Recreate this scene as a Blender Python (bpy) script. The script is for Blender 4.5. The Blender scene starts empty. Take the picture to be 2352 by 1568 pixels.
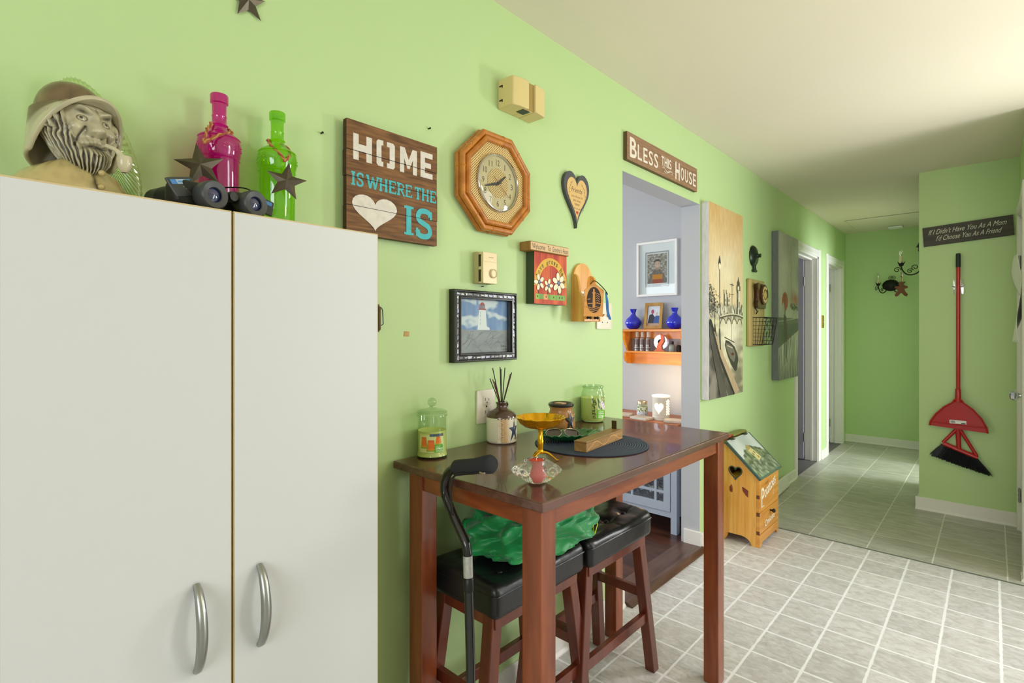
import bpy, bmesh, math, random
from mathutils import Vector, Matrix, noise
R = math.radians
PI = math.pi
sc = bpy.context.scene
C = sc.collection
random.seed(7)

def lin(c):
    return c/12.92 if c <= 0.04045 else ((c+0.055)/1.055)**2.4
def hx(h):
    h = h.lstrip('#')
    return tuple(lin(int(h[i:i+2], 16)/255) for i in (0, 2, 4)) + (1.0,)

# ------------------------------------------------------------------ camera
cam = bpy.data.cameras.new('camera')
cam.sensor_width = 36.0
cam.lens = 1195/2352*36
cam.shift_y = -22/2352
cam.clip_start = 0.02
cam.clip_end = 60
co = bpy.data.objects.new('camera', cam); C.objects.link(co)
co.location = (1.28, 0, 1.285)
co.rotation_euler = (R(90), 0, R(42.75))
sc.camera = co

# ------------------------------------------------------------------ world, light, exposure
w = bpy.data.worlds.new('sky'); sc.world = w; w.use_nodes = True
bg = w.node_tree.nodes['Background']
bg.inputs[0].default_value = (0.75, 0.88, 1.0, 1); bg.inputs[1].default_value = 1.2
sc.view_settings.view_transform = 'Standard'
sc.view_settings.look = 'None'
sc.view_settings.gamma = 1.0
sc.view_settings.exposure = 0.20

def area(name, loc, target, sx, sy, power, col):
    l = bpy.data.lights.new(name, 'AREA'); l.shape = 'RECTANGLE'; l.size = sx; l.size_y = sy
    l.energy = power; l.color = col
    o = bpy.data.objects.new(name, l); C.objects.link(o); o.location = loc
    d = Vector(target)-Vector(loc)
    o.rotation_euler = d.to_track_quat('-Z', 'Y').to_euler()
    return o
# warm ceiling light of the kitchen, outside the view
gl_ = bpy.data.lights.new('ceiling_lamp_glow', 'POINT'); gl_.energy = 16; gl_.color = (1.0, 0.90, 0.70); gl_.shadow_soft_size = 0.14
go_ = bpy.data.objects.new('ceiling_lamp_glow', gl_); C.objects.link(go_); go_.location = (2.0, 1.7, 1.95)
# daylight entering by the real windows / doors of the place
area('daylight_patio_door', (3.62, 2.91, 1.15), (0, 1.9, 1.1), 0.88, 1.9, 28, (0.93, 0.97, 1.0))
area('daylight_sink_window', (1.80, 3.70, 1.40), (0.5, 1.0, 1.30), 0.30, 0.55, 19, (0.98, 0.99, 1.0))
area('daylight_rear_window', (2.0, -2.1, 1.5), (1.2, 4.8, 1.4), 1.6, 1.2, 33, (0.92, 0.96, 1.0))
area('daylight_bedroom_window', (3.4, 6.1, 1.2), (0, 5.9, 1.2), 1.3, 1.4, 125, (0.86, 0.93, 1.0))
area('daylight_living_window', (-3.45, 1.9, 1.45), (0, 2.6, 1.0), 2.2, 1.3, 60, (0.90, 0.94, 1.0))
area('daylight_living_rear', (-1.8, -0.4, 1.4), (-0.9, 3.5, 1.2), 1.6, 1.2, 33, (0.92, 0.95, 1.0))
area('daylight_bath_window', (-1.9, 5.35, 1.5), (0, 5.35, 1.2), 0.7, 0.9, 10, (1, 1, 1))
area('daylight_back_room', (-1.9, 6.65, 1.5), (0, 6.65, 1.2), 0.7, 0.9, 14, (1, 1, 1))

# ------------------------------------------------------------------ materials
MATS = {}
def mat(name, col, rough=0.5, metal=0.0, spec=0.5, trans=0.0, ior=1.45, emit=None, es=0, coat=0, sss=0, bump=None, var=None):
    """Principled; bump=(scale, strength, distance), var=(scale, amount)"""
    if name in MATS: return MATS[name]
    m = bpy.data.materials.new(name); m.use_nodes = True
    nt = m.node_tree; b = nt.nodes['Principled BSDF']
    c = hx(col) if isinstance(col, str) else col
    b.inputs['Base Color'].default_value = c
    b.inputs['Roughness'].default_value = rough
    b.inputs['Metallic'].default_value = metal
    b.inputs['Specular IOR Level'].default_value = spec
    b.inputs['Transmission Weight'].default_value = trans
    b.inputs['IOR'].default_value = ior
    b.inputs['Coat Weight'].default_value = coat
    if emit:
        b.inputs['Emission Color'].default_value = hx(emit); b.inputs['Emission Strength'].default_value = es
    tc = None
    if bump or var:
        tc = nt.nodes.new('ShaderNodeTexCoord')
    if var:
        n = nt.nodes.new('ShaderNodeTexNoise'); n.inputs['Scale'].default_value = var[0]; n.inputs['Detail'].default_value = 5
        nt.links.new(tc.outputs['Object'], n.inputs['Vector'])
        mx = nt.nodes.new('ShaderNodeMix'); mx.data_type = 'RGBA'
        mx.inputs[6].default_value = tuple(x*(1-var[1]) for x in c[:3])+(1,)
        mx.inputs[7].default_value = tuple(min(1, x*(1+var[1])) for x in c[:3])+(1,)
        nt.links.new(n.outputs['Fac'], mx.inputs[0]); nt.links.new(mx.outputs[2], b.inputs['Base Color'])
    if bump:
        n = nt.nodes.new('ShaderNodeTexNoise'); n.inputs['Scale'].default_value = bump[0]; n.inputs['Detail'].default_value = 4
        nt.links.new(tc.outputs['Object'], n.inputs['Vector'])
        bp = nt.nodes.new('ShaderNodeBump'); bp.inputs['Strength'].default_value = bump[1]; bp.inputs['Distance'].default_value = bump[2]
        nt.links.new(n.outputs['Fac'], bp.inputs['Height']); nt.links.new(bp.outputs['Normal'], b.inputs['Normal'])
    MATS[name] = m
    return m

def wood(name, c1, c2, scale=(30, 4, 30), rough=0.4, dark=None, spec=0.5, coat=0.0, detail=6):
    """grain runs along the axis with the small scale (object space)"""
    m = bpy.data.materials.new(name); m.use_nodes = True
    nt = m.node_tree; b = nt.nodes['Principled BSDF']; L = nt.links
    tc = nt.nodes.new('ShaderNodeTexCoord'); mp = nt.nodes.new('ShaderNodeMapping')
    mp.inputs['Scale'].default_value = scale
    L.new(tc.outputs['Object'], mp.inputs['Vector'])
    n = nt.nodes.new('ShaderNodeTexNoise'); n.inputs['Scale'].default_value = 1.0; n.inputs['Detail'].default_value = detail
    n.inputs['Distortion'].default_value = 0.6
    L.new(mp.outputs[0], n.inputs['Vector'])
    cr = nt.nodes.new('ShaderNodeValToRGB')
    cr.color_ramp.elements[0].position = 0.32; cr.color_ramp.elements[0].color = hx(c1)
    cr.color_ramp.elements[1].position = 0.68; cr.color_ramp.elements[1].color = hx(c2)
    if dark:
        e = cr.color_ramp.elements.new(0.24); e.color = hx(dark)
    L.new(n.outputs['Fac'], cr.inputs[0]); L.new(cr.outputs[0], b.inputs['Base Color'])
    b.inputs['Roughness'].default_value = rough
    b.inputs['Specular IOR Level'].default_value = spec
    b.inputs['Coat Weight'].default_value = coat
    bp = nt.nodes.new('ShaderNodeBump'); bp.inputs['Strength'].default_value = 0.08; bp.inputs['Distance'].default_value = 0.002
    L.new(n.outputs['Fac'], bp.inputs['Height']); L.new(bp.outputs[0], b.inputs['Normal'])
    MATS[name] = m
    return m

def thin_glass(name, col, rough=0.03, gloss=0.02, body=0.0, bodycol=None):
    """one glass wall: tinted transmission, fresnel reflection, optionally some scattering in the coloured body"""
    m = bpy.data.materials.new(name); m.use_nodes = True
    nt = m.node_tree; nt.nodes.clear(); L = nt.links
    out = nt.nodes.new('ShaderNodeOutputMaterial')
    tr = nt.nodes.new('ShaderNodeBsdfTransparent'); tr.inputs[0].default_value = hx(col)
    gl = nt.nodes.new('ShaderNodeBsdfGlossy'); gl.inputs['Roughness'].default_value = rough
    gl.inputs[0].default_value = (1, 1, 1, 1)
    src = tr.outputs[0]
    if body:
        df = nt.nodes.new('ShaderNodeBsdfDiffuse'); df.inputs[0].default_value = hx(bodycol)
        tl = nt.nodes.new('ShaderNodeBsdfTranslucent'); tl.inputs[0].default_value = hx(bodycol)
        m1 = nt.nodes.new('ShaderNodeMixShader'); m1.inputs[0].default_value = 0.5
        L.new(df.outputs[0], m1.inputs[1]); L.new(tl.outputs[0], m1.inputs[2])
        m2 = nt.nodes.new('ShaderNodeMixShader'); m2.inputs[0].default_value = body
        L.new(tr.outputs[0], m2.inputs[1]); L.new(m1.outputs[0], m2.inputs[2]); src = m2.outputs[0]
    lw = nt.nodes.new('ShaderNodeLayerWeight'); lw.inputs[0].default_value = 0.5
    pw = nt.nodes.new('ShaderNodeMath'); pw.operation = 'POWER'; pw.inputs[1].default_value = 4.5
    L.new(lw.outputs['Facing'], pw.inputs[0])
    mu = nt.nodes.new('ShaderNodeMath'); mu.operation = 'MULTIPLY_ADD'; mu.inputs[1].default_value = 0.8; mu.inputs[2].default_value = 0.03+gloss
    L.new(pw.outputs[0], mu.inputs[0])
    mx = nt.nodes.new('ShaderNodeMixShader'); L.new(mu.outputs[0], mx.inputs[0])
    L.new(src, mx.inputs[1]); L.new(gl.outputs[0], mx.inputs[2]); L.new(mx.outputs[0], out.inputs[0])
    MATS[name] = m
    return m

def vcmat(name, rough=0.6, spec=0.4, bumpscale=None, coat=0, noise_amt=0.0, nscale=(60, 60, 60), metal=0):
    """colours come from the painted pattern stored on the mesh"""
    m = bpy.data.materials.new(name); m.use_nodes = True
    nt = m.node_tree; b = nt.nodes['Principled BSDF']; L = nt.links
    a = nt.nodes.new('ShaderNodeAttribute'); a.attribute_name = 'Col'
    b.inputs['Roughness'].default_value = rough; b.inputs['Specular IOR Level'].default_value = spec
    b.inputs['Coat Weight'].default_value = coat; b.inputs['Metallic'].default_value = metal
    if noise_amt:
        tc = nt.nodes.new('ShaderNodeTexCoord'); mp = nt.nodes.new('ShaderNodeMapping'); mp.inputs['Scale'].default_value = nscale
        n = nt.nodes.new('ShaderNodeTexNoise'); n.inputs['Scale'].default_value = 1; n.inputs['Detail'].default_value = 6
        L.new(tc.outputs['Object'], mp.inputs[0]); L.new(mp.outputs[0], n.inputs['Vector'])
        mr = nt.nodes.new('ShaderNodeMapRange'); mr.inputs['From Min'].default_value = 0.25; mr.inputs['From Max'].default_value = 0.75
        mr.inputs['To Min'].default_value = 1-noise_amt; mr.inputs['To Max'].default_value = 1+noise_amt*0.5
        L.new(n.outputs['Fac'], mr.inputs[0])
        vm = nt.nodes.new('ShaderNodeVectorMath'); vm.operation = 'SCALE'
        L.new(a.outputs['Color'], vm.inputs[0]); L.new(mr.outputs[0], vm.inputs['Scale'])
        L.new(vm.outputs[0], b.inputs['Base Color'])
    else:
        L.new(a.outputs['Color'], b.inputs['Base Color'])
    MATS[name] = m
    return m

GREEN = '#bcd698'
m_wall = mat('green_wall_paint', GREEN, 0.42, spec=0.35, bump=(60, 0.05, 0.002), var=(1.3, 0.03))
m_grey = mat('grey_wall_paint', '#b9bcc0', 0.5, spec=0.3, bump=(60, 0.05, 0.002), var=(1.5, 0.03))
m_ceil = mat('ceiling_paint', '#e8e0cb', 0.75, spec=0.2, bump=(90, 0.08, 0.002))
m_trim = mat('white_trim_paint', '#e6e3dc', 0.35, spec=0.4, var=(3, 0.03))
m_dkwood_floor = wood('dark_wood_floor', '#2e1b14', '#5b3626', (3, 14, 14), 0.3)
m_cab = mat('white_cabinet_laminate', '#cfd0cf', 0.35, spec=0.4)
m_cabedge = mat('yellowed_cabinet_edge', '#cdb98a', 0.5)
m_nickel = mat('brushed_nickel', '#a5a7a3', 0.32, metal=1.0)
m_chrome = mat('chrome', '#d8d8d8', 0.12, metal=1.0)
m_iron = mat('dark_iron', '#2b2a27', 0.55, metal=0.6, var=(20, 0.3))
m_blk = mat('black_plastic', '#141516', 0.4)
m_blkmetal = mat('black_enamel_tube', '#101113', 0.22, spec=0.7, coat=0.3)
m_foam = mat('black_foam_grip', '#26272a', 0.9, bump=(500, 0.3, 0.001))
m_leather = mat('black_leather', '#17171a', 0.33, spec=0.6, bump=(45, 0.35, 0.003))
m_tabletop = wood('dark_mahogany_top', '#4a2b1f', '#664033', (26, 3, 26), 0.24, spec=0.6, coat=0.25)
m_tableleg = wood('mahogany_frame', '#6f3218', '#944b26', (22, 22, 3), 0.26, spec=0.5, coat=0.2)
m_apron = wood('mahogany_apron', '#6f3218', '#944b26', (5, 4, 40), 0.26, spec=0.5, coat=0.2)
m_pine = wood('honey_pine', '#d28d33', '#eeb65b', (38, 38, 2.4), 0.35, dark='#8d4a16', coat=0.2)
m_pineh = wood('honey_pine_board', '#c9822d', '#e4a348', (3, 3, 40), 0.35, dark='#8d4a16', coat=0.2)
m_shelf = wood('orange_pine', '#d7811f', '#f0a23c', (4, 30, 30), 0.3, dark='#b2601a', coat=0.2)
m_cream = mat('aged_cream_plastic', '#ddc98a', 0.4)
m_paint = vcmat('painted_surface', 0.55)
m_paintg = vcmat('painted_glossy', 0.25, 0.5, coat=0.2)
m_paintw = vcmat('painted_rough_wood', 0.6, 0.3, noise_amt=0.45, nscale=(40, 12, 160))
m_canvas = vcmat('painted_canvas', 0.5, 0.35, noise_amt=0.16, nscale=(80, 60, 14))
m_clear = thin_glass('clear_jar_glass', '#e8f0e4')
m_pane = thin_glass('window_glass', '#f6f9f9', gloss=0.0)
m_offwhite = mat('offwhite_wall', '#dcd8cc', 0.6)
m_pink = thin_glass('magenta_glass', '#f46ad0', 0.05, 0.04, 0.38, '#e010a8')
m_lime = thin_glass('lime_glass', '#c6f04a', 0.05, 0.04, 0.38, '#9be00c')
m_cobalt = mat('cobalt_blue_glass', '#1226c8', 0.06, spec=0.8, coat=0.6, bump=(220, 0.2, 0.002))
m_crystal = mat('cut_crystal', '#ffffff', 0.04, trans=0.93, ior=1.30)
m_gold = mat('gold_glass', '#f2b420', 0.14, metal=0.75)
m_greeng = mat('dark_green_glass', '#0a5c26', 0.06, spec=0.9, coat=0.6)
m_wax = mat('yellow_green_wax', '#dfe48c', 0.5, spec=0.4)
m_redwax = mat('red_wax', '#cf3a20', 0.4)
m_white = mat('white_paint', '#f0efea', 0.4)

# ------------------------------------------------------------------ mesh builder
class MB:
    def __init__(s):
        s.v = []; s.f = []; s.mi = []; s.col = []; s.M = Matrix.Identity(4); s.anycol = False
    def add(s, verts, faces, mi=0, col=None):
        o = len(s.v)
        s.v += [tuple(s.M @ Vector(p)) for p in verts]
        for f in faces:
            s.f.append(tuple(i+o for i in f)); s.mi.append(mi); s.col.append(col)
        if col is not None: s.anycol = True
        return o
    def box(s, a, b, mi=0, col=None, sides=None):
        x0, y0, z0 = a; x1, y1, z1 = b
        V = [(x0,y0,z0),(x1,y0,z0),(x1,y1,z0),(x0,y1,z0),(x0,y0,z1),(x1,y0,z1),(x1,y1,z1),(x0,y1,z1)]
        F = {'-z':(0,3,2,1),'+z':(4,5,6,7),'-y':(0,1,5,4),'+x':(1,2,6,5),'+y':(2,3,7,6),'-x':(3,0,4,7)}
        o = len(s.v)
        s.v += [tuple(s.M @ Vector(p)) for p in V]
        for k, f in F.items():
            s.f.append(tuple(i+o for i in f)); s.mi.append(sides.get(k, mi) if sides else mi); s.col.append(col)
        if col is not None: s.anycol = True
    def prism(s, pts, axis, a, b, mi=0, col=None, capcol=None):
        """pts 2-D outline; axis 'x': pts are (y,z), 'y': (x,z), 'z': (x,y); extruded a..b"""
        def P(p, t):
            return {'x': (t, p[0], p[1]), 'y': (p[0], t, p[1]), 'z': (p[0], p[1], t)}[axis]
        n = len(pts)
        V = [P(p, a) for p in pts]+[P(p, b) for p in pts]
        s.add(V, [tuple(range(n))[::-1]], mi, col); o = len(s.v)-2*n
        s.f.append(tuple(o+n+i for i in range(n))); s.mi.append(mi); s.col.append(capcol if capcol is not None else col)
        for i in range(n):
            j = (i+1) % n
            s.f.append((o+i, o+j, o+n+j, o+n+i)); s.mi.append(mi); s.col.append(col)
    def lathe(s, prof, c=(0,0,0), seg=32, mi=0, col=None, colf=None, rad=None, axis='z', close=False):
        """prof [(r,h)...]"""
        V = []; F = []
        n = len(prof)
        for (r, h) in prof:
            for k in range(seg):
                a = 2*PI*k/seg
                rr = r*(rad(a, h) if rad else 1)
                p = {'z': (rr*math.cos(a), rr*math.sin(a), h), 'x': (h, rr*math.cos(a), rr*math.sin(a)), 'y': (rr*math.cos(a), h, rr*math.sin(a))}[axis]
                V.append((c[0]+p[0], c[1]+p[1], c[2]+p[2]))
        for i in range(n-1):
            cc = colf(prof[i], prof[i+1]) if colf else col
            for k in range(seg):
                k2 = (k+1) % seg
                s_f = (i*seg+k, i*seg+k2, (i+1)*seg+k2, (i+1)*seg+k)
                F.append((s_f, cc))
        o = len(s.v)
        s.v += [tuple(s.M @ Vector(p)) for p in V]
        for f, cc in F:
            s.f.append(tuple(i+o for i in f)); s.mi.append(mi); s.col.append(cc)
            if cc is not None: s.anycol = True
        if prof[0][0] > 1e-6 and close:
            s.f.append(tuple(o+k for k in range(seg))[::-1]); s.mi.append(mi); s.col.append(col)
        if prof[-1][0] > 1e-6 and close:
            s.f.append(tuple(o+(n-1)*seg+k for k in range(seg))); s.mi.append(mi); s.col.append(col)
    def tube(s, pts, r, seg=8, mi=0, col=None, cap=True, flat=None):
        pts = [Vector(p) for p in pts]; n = len(pts)
        rs = r if isinstance(r, (list, tuple)) else [r]*n
        V = []; up = None
        for i, p in enumerate(pts):
            d = (pts[min(i+1, n-1)]-pts[max(i-1, 0)])
            if d.length < 1e-9: d = Vector((0,0,1))
            d.normalize()
            if up is None:
                up = Vector((0,0,1)) if abs(d.z) < 0.9 else Vector((1,0,0))
            side = d.cross(up)
            if side.length < 1e-6: side = d.cross(Vector((0,1,0)))
            side.normalize(); up = side.cross(d).normalized()
            for k in range(seg):
                a = 2*PI*k/seg
                e = flat if flat else 1
                V.append(p+side*math.cos(a)*rs[i]+up*math.sin(a)*rs[i]*e)
        F = []
        for i in range(n-1):
            for k in range(seg):
                k2 = (k+1) % seg
                F.append((i*seg+k, i*seg+k2, (i+1)*seg+k2, (i+1)*seg+k))
        if cap:
            F.append(tuple(range(seg))[::-1]); F.append(tuple((n-1)*seg+k for k in range(seg)))
        s.add(V, F, mi, col)
    def sphere(s, c, r, seg=16, rings=10, mi=0, col=None):
        rr = r if isinstance(r, (tuple, list)) else (r, r, r)
        V = [(c[0], c[1], c[2]-rr[2])]
        for i in range(1, rings):
            t = -PI/2+PI*i/rings
            for k in range(seg):
                a = 2*PI*k/seg
                V.append((c[0]+rr[0]*math.cos(t)*math.cos(a), c[1]+rr[1]*math.cos(t)*math.sin(a), c[2]+rr[2]*math.sin(t)))
        V.append((c[0], c[1], c[2]+rr[2]))
        F = []
        for k in range(seg):
            F.append((0, 1+(k+1) % seg, 1+k))
            F.append((len(V)-1, 1+(rings-2)*seg+k, 1+(rings-2)*seg+(k+1) % seg))
        for i in range(rings-2):
            for k in range(seg):
                k2 = (k+1) % seg
                F.append((1+i*seg+k, 1+i*seg+k2, 1+(i+1)*seg+k2, 1+(i+1)*seg+k))
        s.add(V, F, mi, col)
    def grid(s, fn, nu, nv, mi=0, col=None, colf=None, flip=False):
        """fn(u,v)->xyz, u,v in 0..1"""
        V = [fn(i/nu, j/nv) for j in range(nv+1) for i in range(nu+1)]
        o = len(s.v)
        s.v += [tuple(s.M @ Vector(p)) for p in V]
        if colf:
            CC = [colf(i/nu, j/nv) for j in range(nv+1) for i in range(nu+1)]
            s.anycol = True
        for j in range(nv):
            for i in range(nu):
                q = (j*(nu+1)+i, j*(nu+1)+i+1, (j+1)*(nu+1)+i+1, (j+1)*(nu+1)+i)
                if flip: q = q[::-1]
                s.f.append(tuple(o+k for k in q)); s.mi.append(mi)
                s.col.append([CC[k] for k in q] if colf else col)
        if col is not None: s.anycol = True
    def rbox(s, c, size, r, n=10, disp=None, mi=0, col=None):
        """rounded box made of a cube grid, disp(p, nrm)->p"""
        hx_, hy_, hz_ = [q/2 for q in size]
        faces = [((1,0,0),(0,1,0),(0,0,1)), ((-1,0,0),(0,0,1),(0,1,0)), ((0,1,0),(0,0,1),(1,0,0)),
                 ((0,-1,0),(1,0,0),(0,0,1)), ((0,0,1),(1,0,0),(0,1,0)), ((0,0,-1),(0,1,0),(1,0,0))]
        for N, U, W in faces:
            N = Vector(N); U = Vector(U); W = Vector(W)
            def f(u, v):
                p = N+U*(2*u-1)+W*(2*v-1)
                q = Vector((p.x*hx_, p.y*hy_, p.z*hz_))
                i_ = Vector((max(-hx_+r, min(hx_-r, q.x)), max(-hy_+r, min(hy_-r, q.y)), max(-hz_+r, min(hz_-r, q.z))))
                d = q-i_
                nn = d.normalized() if d.length > 1e-9 else N.copy()
                q = i_+nn*r if d.length > 1e-9 else q
                if disp: q = disp(q, nn)
                return Vector(c)+q
            s.grid(f, n, n, mi, col)
    def build(s, name, mats, parent=None, smooth=True, ang=35, bevel=0, merge=0, seg=2, loc=None):
        me = bpy.data.meshes.new(name)
        me.from_pydata(s.v, [], s.f)
        if not isinstance(mats, (list, tuple)): mats = [mats]
        for m in mats: me.materials.append(m)
        me.polygons.foreach_set('material_index', s.mi)
        if s.anycol:
            ca = me.color_attributes.new('Col', 'FLOAT_COLOR', 'CORNER')
            buf = []
            for f, c in zip(s.f, s.col):
                if c is None: c = (0.5, 0.5, 0.5, 1)
                if isinstance(c, list):
                    for q in c: buf += list(q[:3])+[1.0]
                else:
                    buf += (list(c[:3])+[1.0])*len(f)
            ca.data.foreach_set('color', buf)
        if merge:
            bm = bmesh.new(); bm.from_mesh(me); bmesh.ops.remove_doubles(bm, verts=bm.verts, dist=merge)
            bmesh.ops.recalc_face_normals(bm, faces=bm.faces)
            bm.to_mesh(me); bm.free()
        if smooth:
            me.polygons.foreach_set('use_smooth', [True]*len(me.polygons))
            me.set_sharp_from_angle(angle=R(ang))
        me.update()
        o = bpy.data.objects.new(name, me); C.objects.link(o)
        if parent: o.parent = parent
        if loc: o.location = loc
        if bevel:
            b = o.modifiers.new('bevel', 'BEVEL'); b.width = bevel; b.segments = seg; b.limit_method = 'ANGLE'; b.angle_limit = R(50)
        return o

def thing(name, label, cat, loc=(0,0,0), rz=0, group=None):
    o = bpy.data.objects.new(name, None); C.objects.link(o)
    o.empty_display_size = 0.05
    o.location = loc; o.rotation_euler = (0, 0, rz); o['label'] = label; o['category'] = cat
    if group: o['group'] = group
    return o
def tag(o, label, cat, group=None, kind=None):
    o['label'] = label; o['category'] = cat
    if group: o['group'] = group
    if kind: o['kind'] = kind
    return o
def struct(o): o['kind'] = 'structure'; return o
def copy_tree(o, parent=None):
    c = o.copy(); C.objects.link(c)
    if parent: c.parent = parent
    for ch in list(o.children): copy_tree(ch, c)
    return c

_tx = {}
def text_geo(body):
    if body in _tx: return _tx[body]
    cu = bpy.data.curves.new('tmp', 'FONT'); cu.body = body; cu.resolution_u = 3
    ob = bpy.data.objects.new('tmp', cu); C.objects.link(ob)
    dg = bpy.context.evaluated_depsgraph_get()
    me = ob.evaluated_get(dg).to_mesh()
    V = [(v.co.x, v.co.y) for v in me.vertices]; F = [tuple(p.vertices) for p in me.polygons]
    ob.evaluated_get(dg).to_mesh_clear()
    bpy.data.objects.remove(ob); bpy.data.curves.remove(cu)
    xs = [p[0] for p in V]; ys = [p[1] for p in V]
    x0, x1, y0, y1 = min(xs), max(xs), min(ys), max(ys)
    V = [((x-x0)/(x1-x0), (y-y0)/(y1-y0)) for x, y in V]
    _tx[body] = (V, F); return _tx[body]

class Panel:
    """a flat surface one can paint on: (s,t) metres on a plane, layers a hair apart"""
    def __init__(s, mb, o=(0,0,0), S=(0,1,0), T=(0,0,1), mi=0, step=1.5e-5):
        s.mb = mb; s.o = Vector(o); s.S = Vector(S).normalized(); s.T = Vector(T).normalized()
        s.N = s.S.cross(s.T); s.k = 1; s.mi = mi; s.step = step
    def P(s, p): return s.o+s.S*p[0]+s.T*p[1]+s.N*(s.k*s.step)
    def poly(s, pts, col, inc=True):
        if isinstance(col, str): col = hx(col)
        if inc: s.k += 1
        s.mb.add([s.P(p) for p in pts], [tuple(range(len(pts)))], s.mi, col)
    def rect(s, a, b, c, d, col): s.poly([(a, b), (c, b), (c, d), (a, d)], col)
    def disc(s, c, r, col, n=16, ry=None, rot=0):
        ry = ry or r
        s.poly([(c[0]+r*math.cos(t)*math.cos(rot)-ry*math.sin(t)*math.sin(rot), c[1]+r*math.cos(t)*math.sin(rot)+ry*math.sin(t)*math.cos(rot)) for t in [2*PI*k/n for k in range(n)]], col)
    def line(s, pts, w, col, taper=False):
        if isinstance(col, str): col = hx(col)
        s.k += 1
        n = len(pts); L = []; Rr = []
        for i in range(n):
            a = Vector(pts[max(i-1, 0)]); b = Vector(pts[min(i+1, n-1)])
            d = (b-a); d = d.normalized() if d.length > 1e-9 else Vector((1, 0))
            ww = w/2*(1-i/(n-1)*0.85 if taper else 1)
            p = Vector(pts[i]); nn = Vector((-d.y, d.x))*ww
            L.append(p+nn); Rr.append(p-nn)
        V = [s.P(p) for p in L]+[s.P(p) for p in Rr]
        s.mb.add(V, [(n+i, n+i+1, i+1, i) for i in range(n-1)], s.mi, col)
    def text(s, body, x0, y0, x1, y1, col, slant=0, rot=0, bold=0):
        if isinstance(col, str): col = hx(col)
        V, F = text_geo(body); s.k += 1
        w, h = x1-x0, y1-y0
        cr, sr = math.cos(rot), math.sin(rot)
        offs = [(0, 0)] if not bold else [(-bold, 0), (bold, 0), (0, bold), (0, -bold)]
        for ox, oy in offs:
            pts = []
            for x, y in V:
                X_ = x*w+y*h*slant+ox; Y_ = y*h+oy
                pts.append(s.P((x0+X_*cr-Y_*sr, y0+X_*sr+Y_*cr)))
            s.mb.add(pts, F, s.mi, col); s.k += 1
    def raster(s, x0, y0, x1, y1, nx, ny, fn):
        s.k += 1
        def f(u, v): return s.P((x0+(x1-x0)*u, y0+(y1-y0)*v))
        s.mb.grid(f, nx, ny, s.mi, None, colf=fn)
def mix(a, b, t):
    t = max(0, min(1, t)); return tuple(a[i]*(1-t)+b[i]*t for i in range(3))+(1,)
def nz(x, y, z=0.0): return noise.noise(Vector((x, y, z)))
def arc(cx, cy, r, a0, a1, n=12, ry=None):
    ry = ry or r
    return [(cx+r*math.cos(R(a0+(a1-a0)*i/n)), cy+ry*math.sin(R(a0+(a1-a0)*i/n))) for i in range(n+1)]
def heart(cx, cy, w, h, n=40):
    P_ = []
    for i in range(n):
        t = 2*PI*i/n
        x = 16*math.sin(t)**3; y = 13*math.cos(t)-5*math.cos(2*t)-2*math.cos(3*t)-math.cos(4*t)
        P_.append((cx+x/32*w, cy+(y+2.5)/29*h))
    return P_[::-1]
def star2(cx, cy, r, ri, n=5, rot=90, jit=None):
    return [(cx+(r if i % 2 == 0 else ri)*math.cos(R(rot+i*180/n)), cy+(r if i % 2 == 0 else ri)*math.sin(R(rot+i*180/n))) for i in range(2*n)]
def smooth_path(pts, n=6):
    P_ = [Vector(p) for p in pts]; out = []
    for i in range(len(P_)-1):
        p0 = P_[max(i-1, 0)]; p1 = P_[i]; p2 = P_[i+1]; p3 = P_[min(i+2, len(P_)-1)]
        for k in range(n):
            t = k/n
            out.append(0.5*((2*p1)+(-p0+p2)*t+(2*p0-5*p1+4*p2-p3)*t*t+(-p0+3*p1-3*p2+p3)*t**3))
    out.append(P_[-1]); return out
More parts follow.
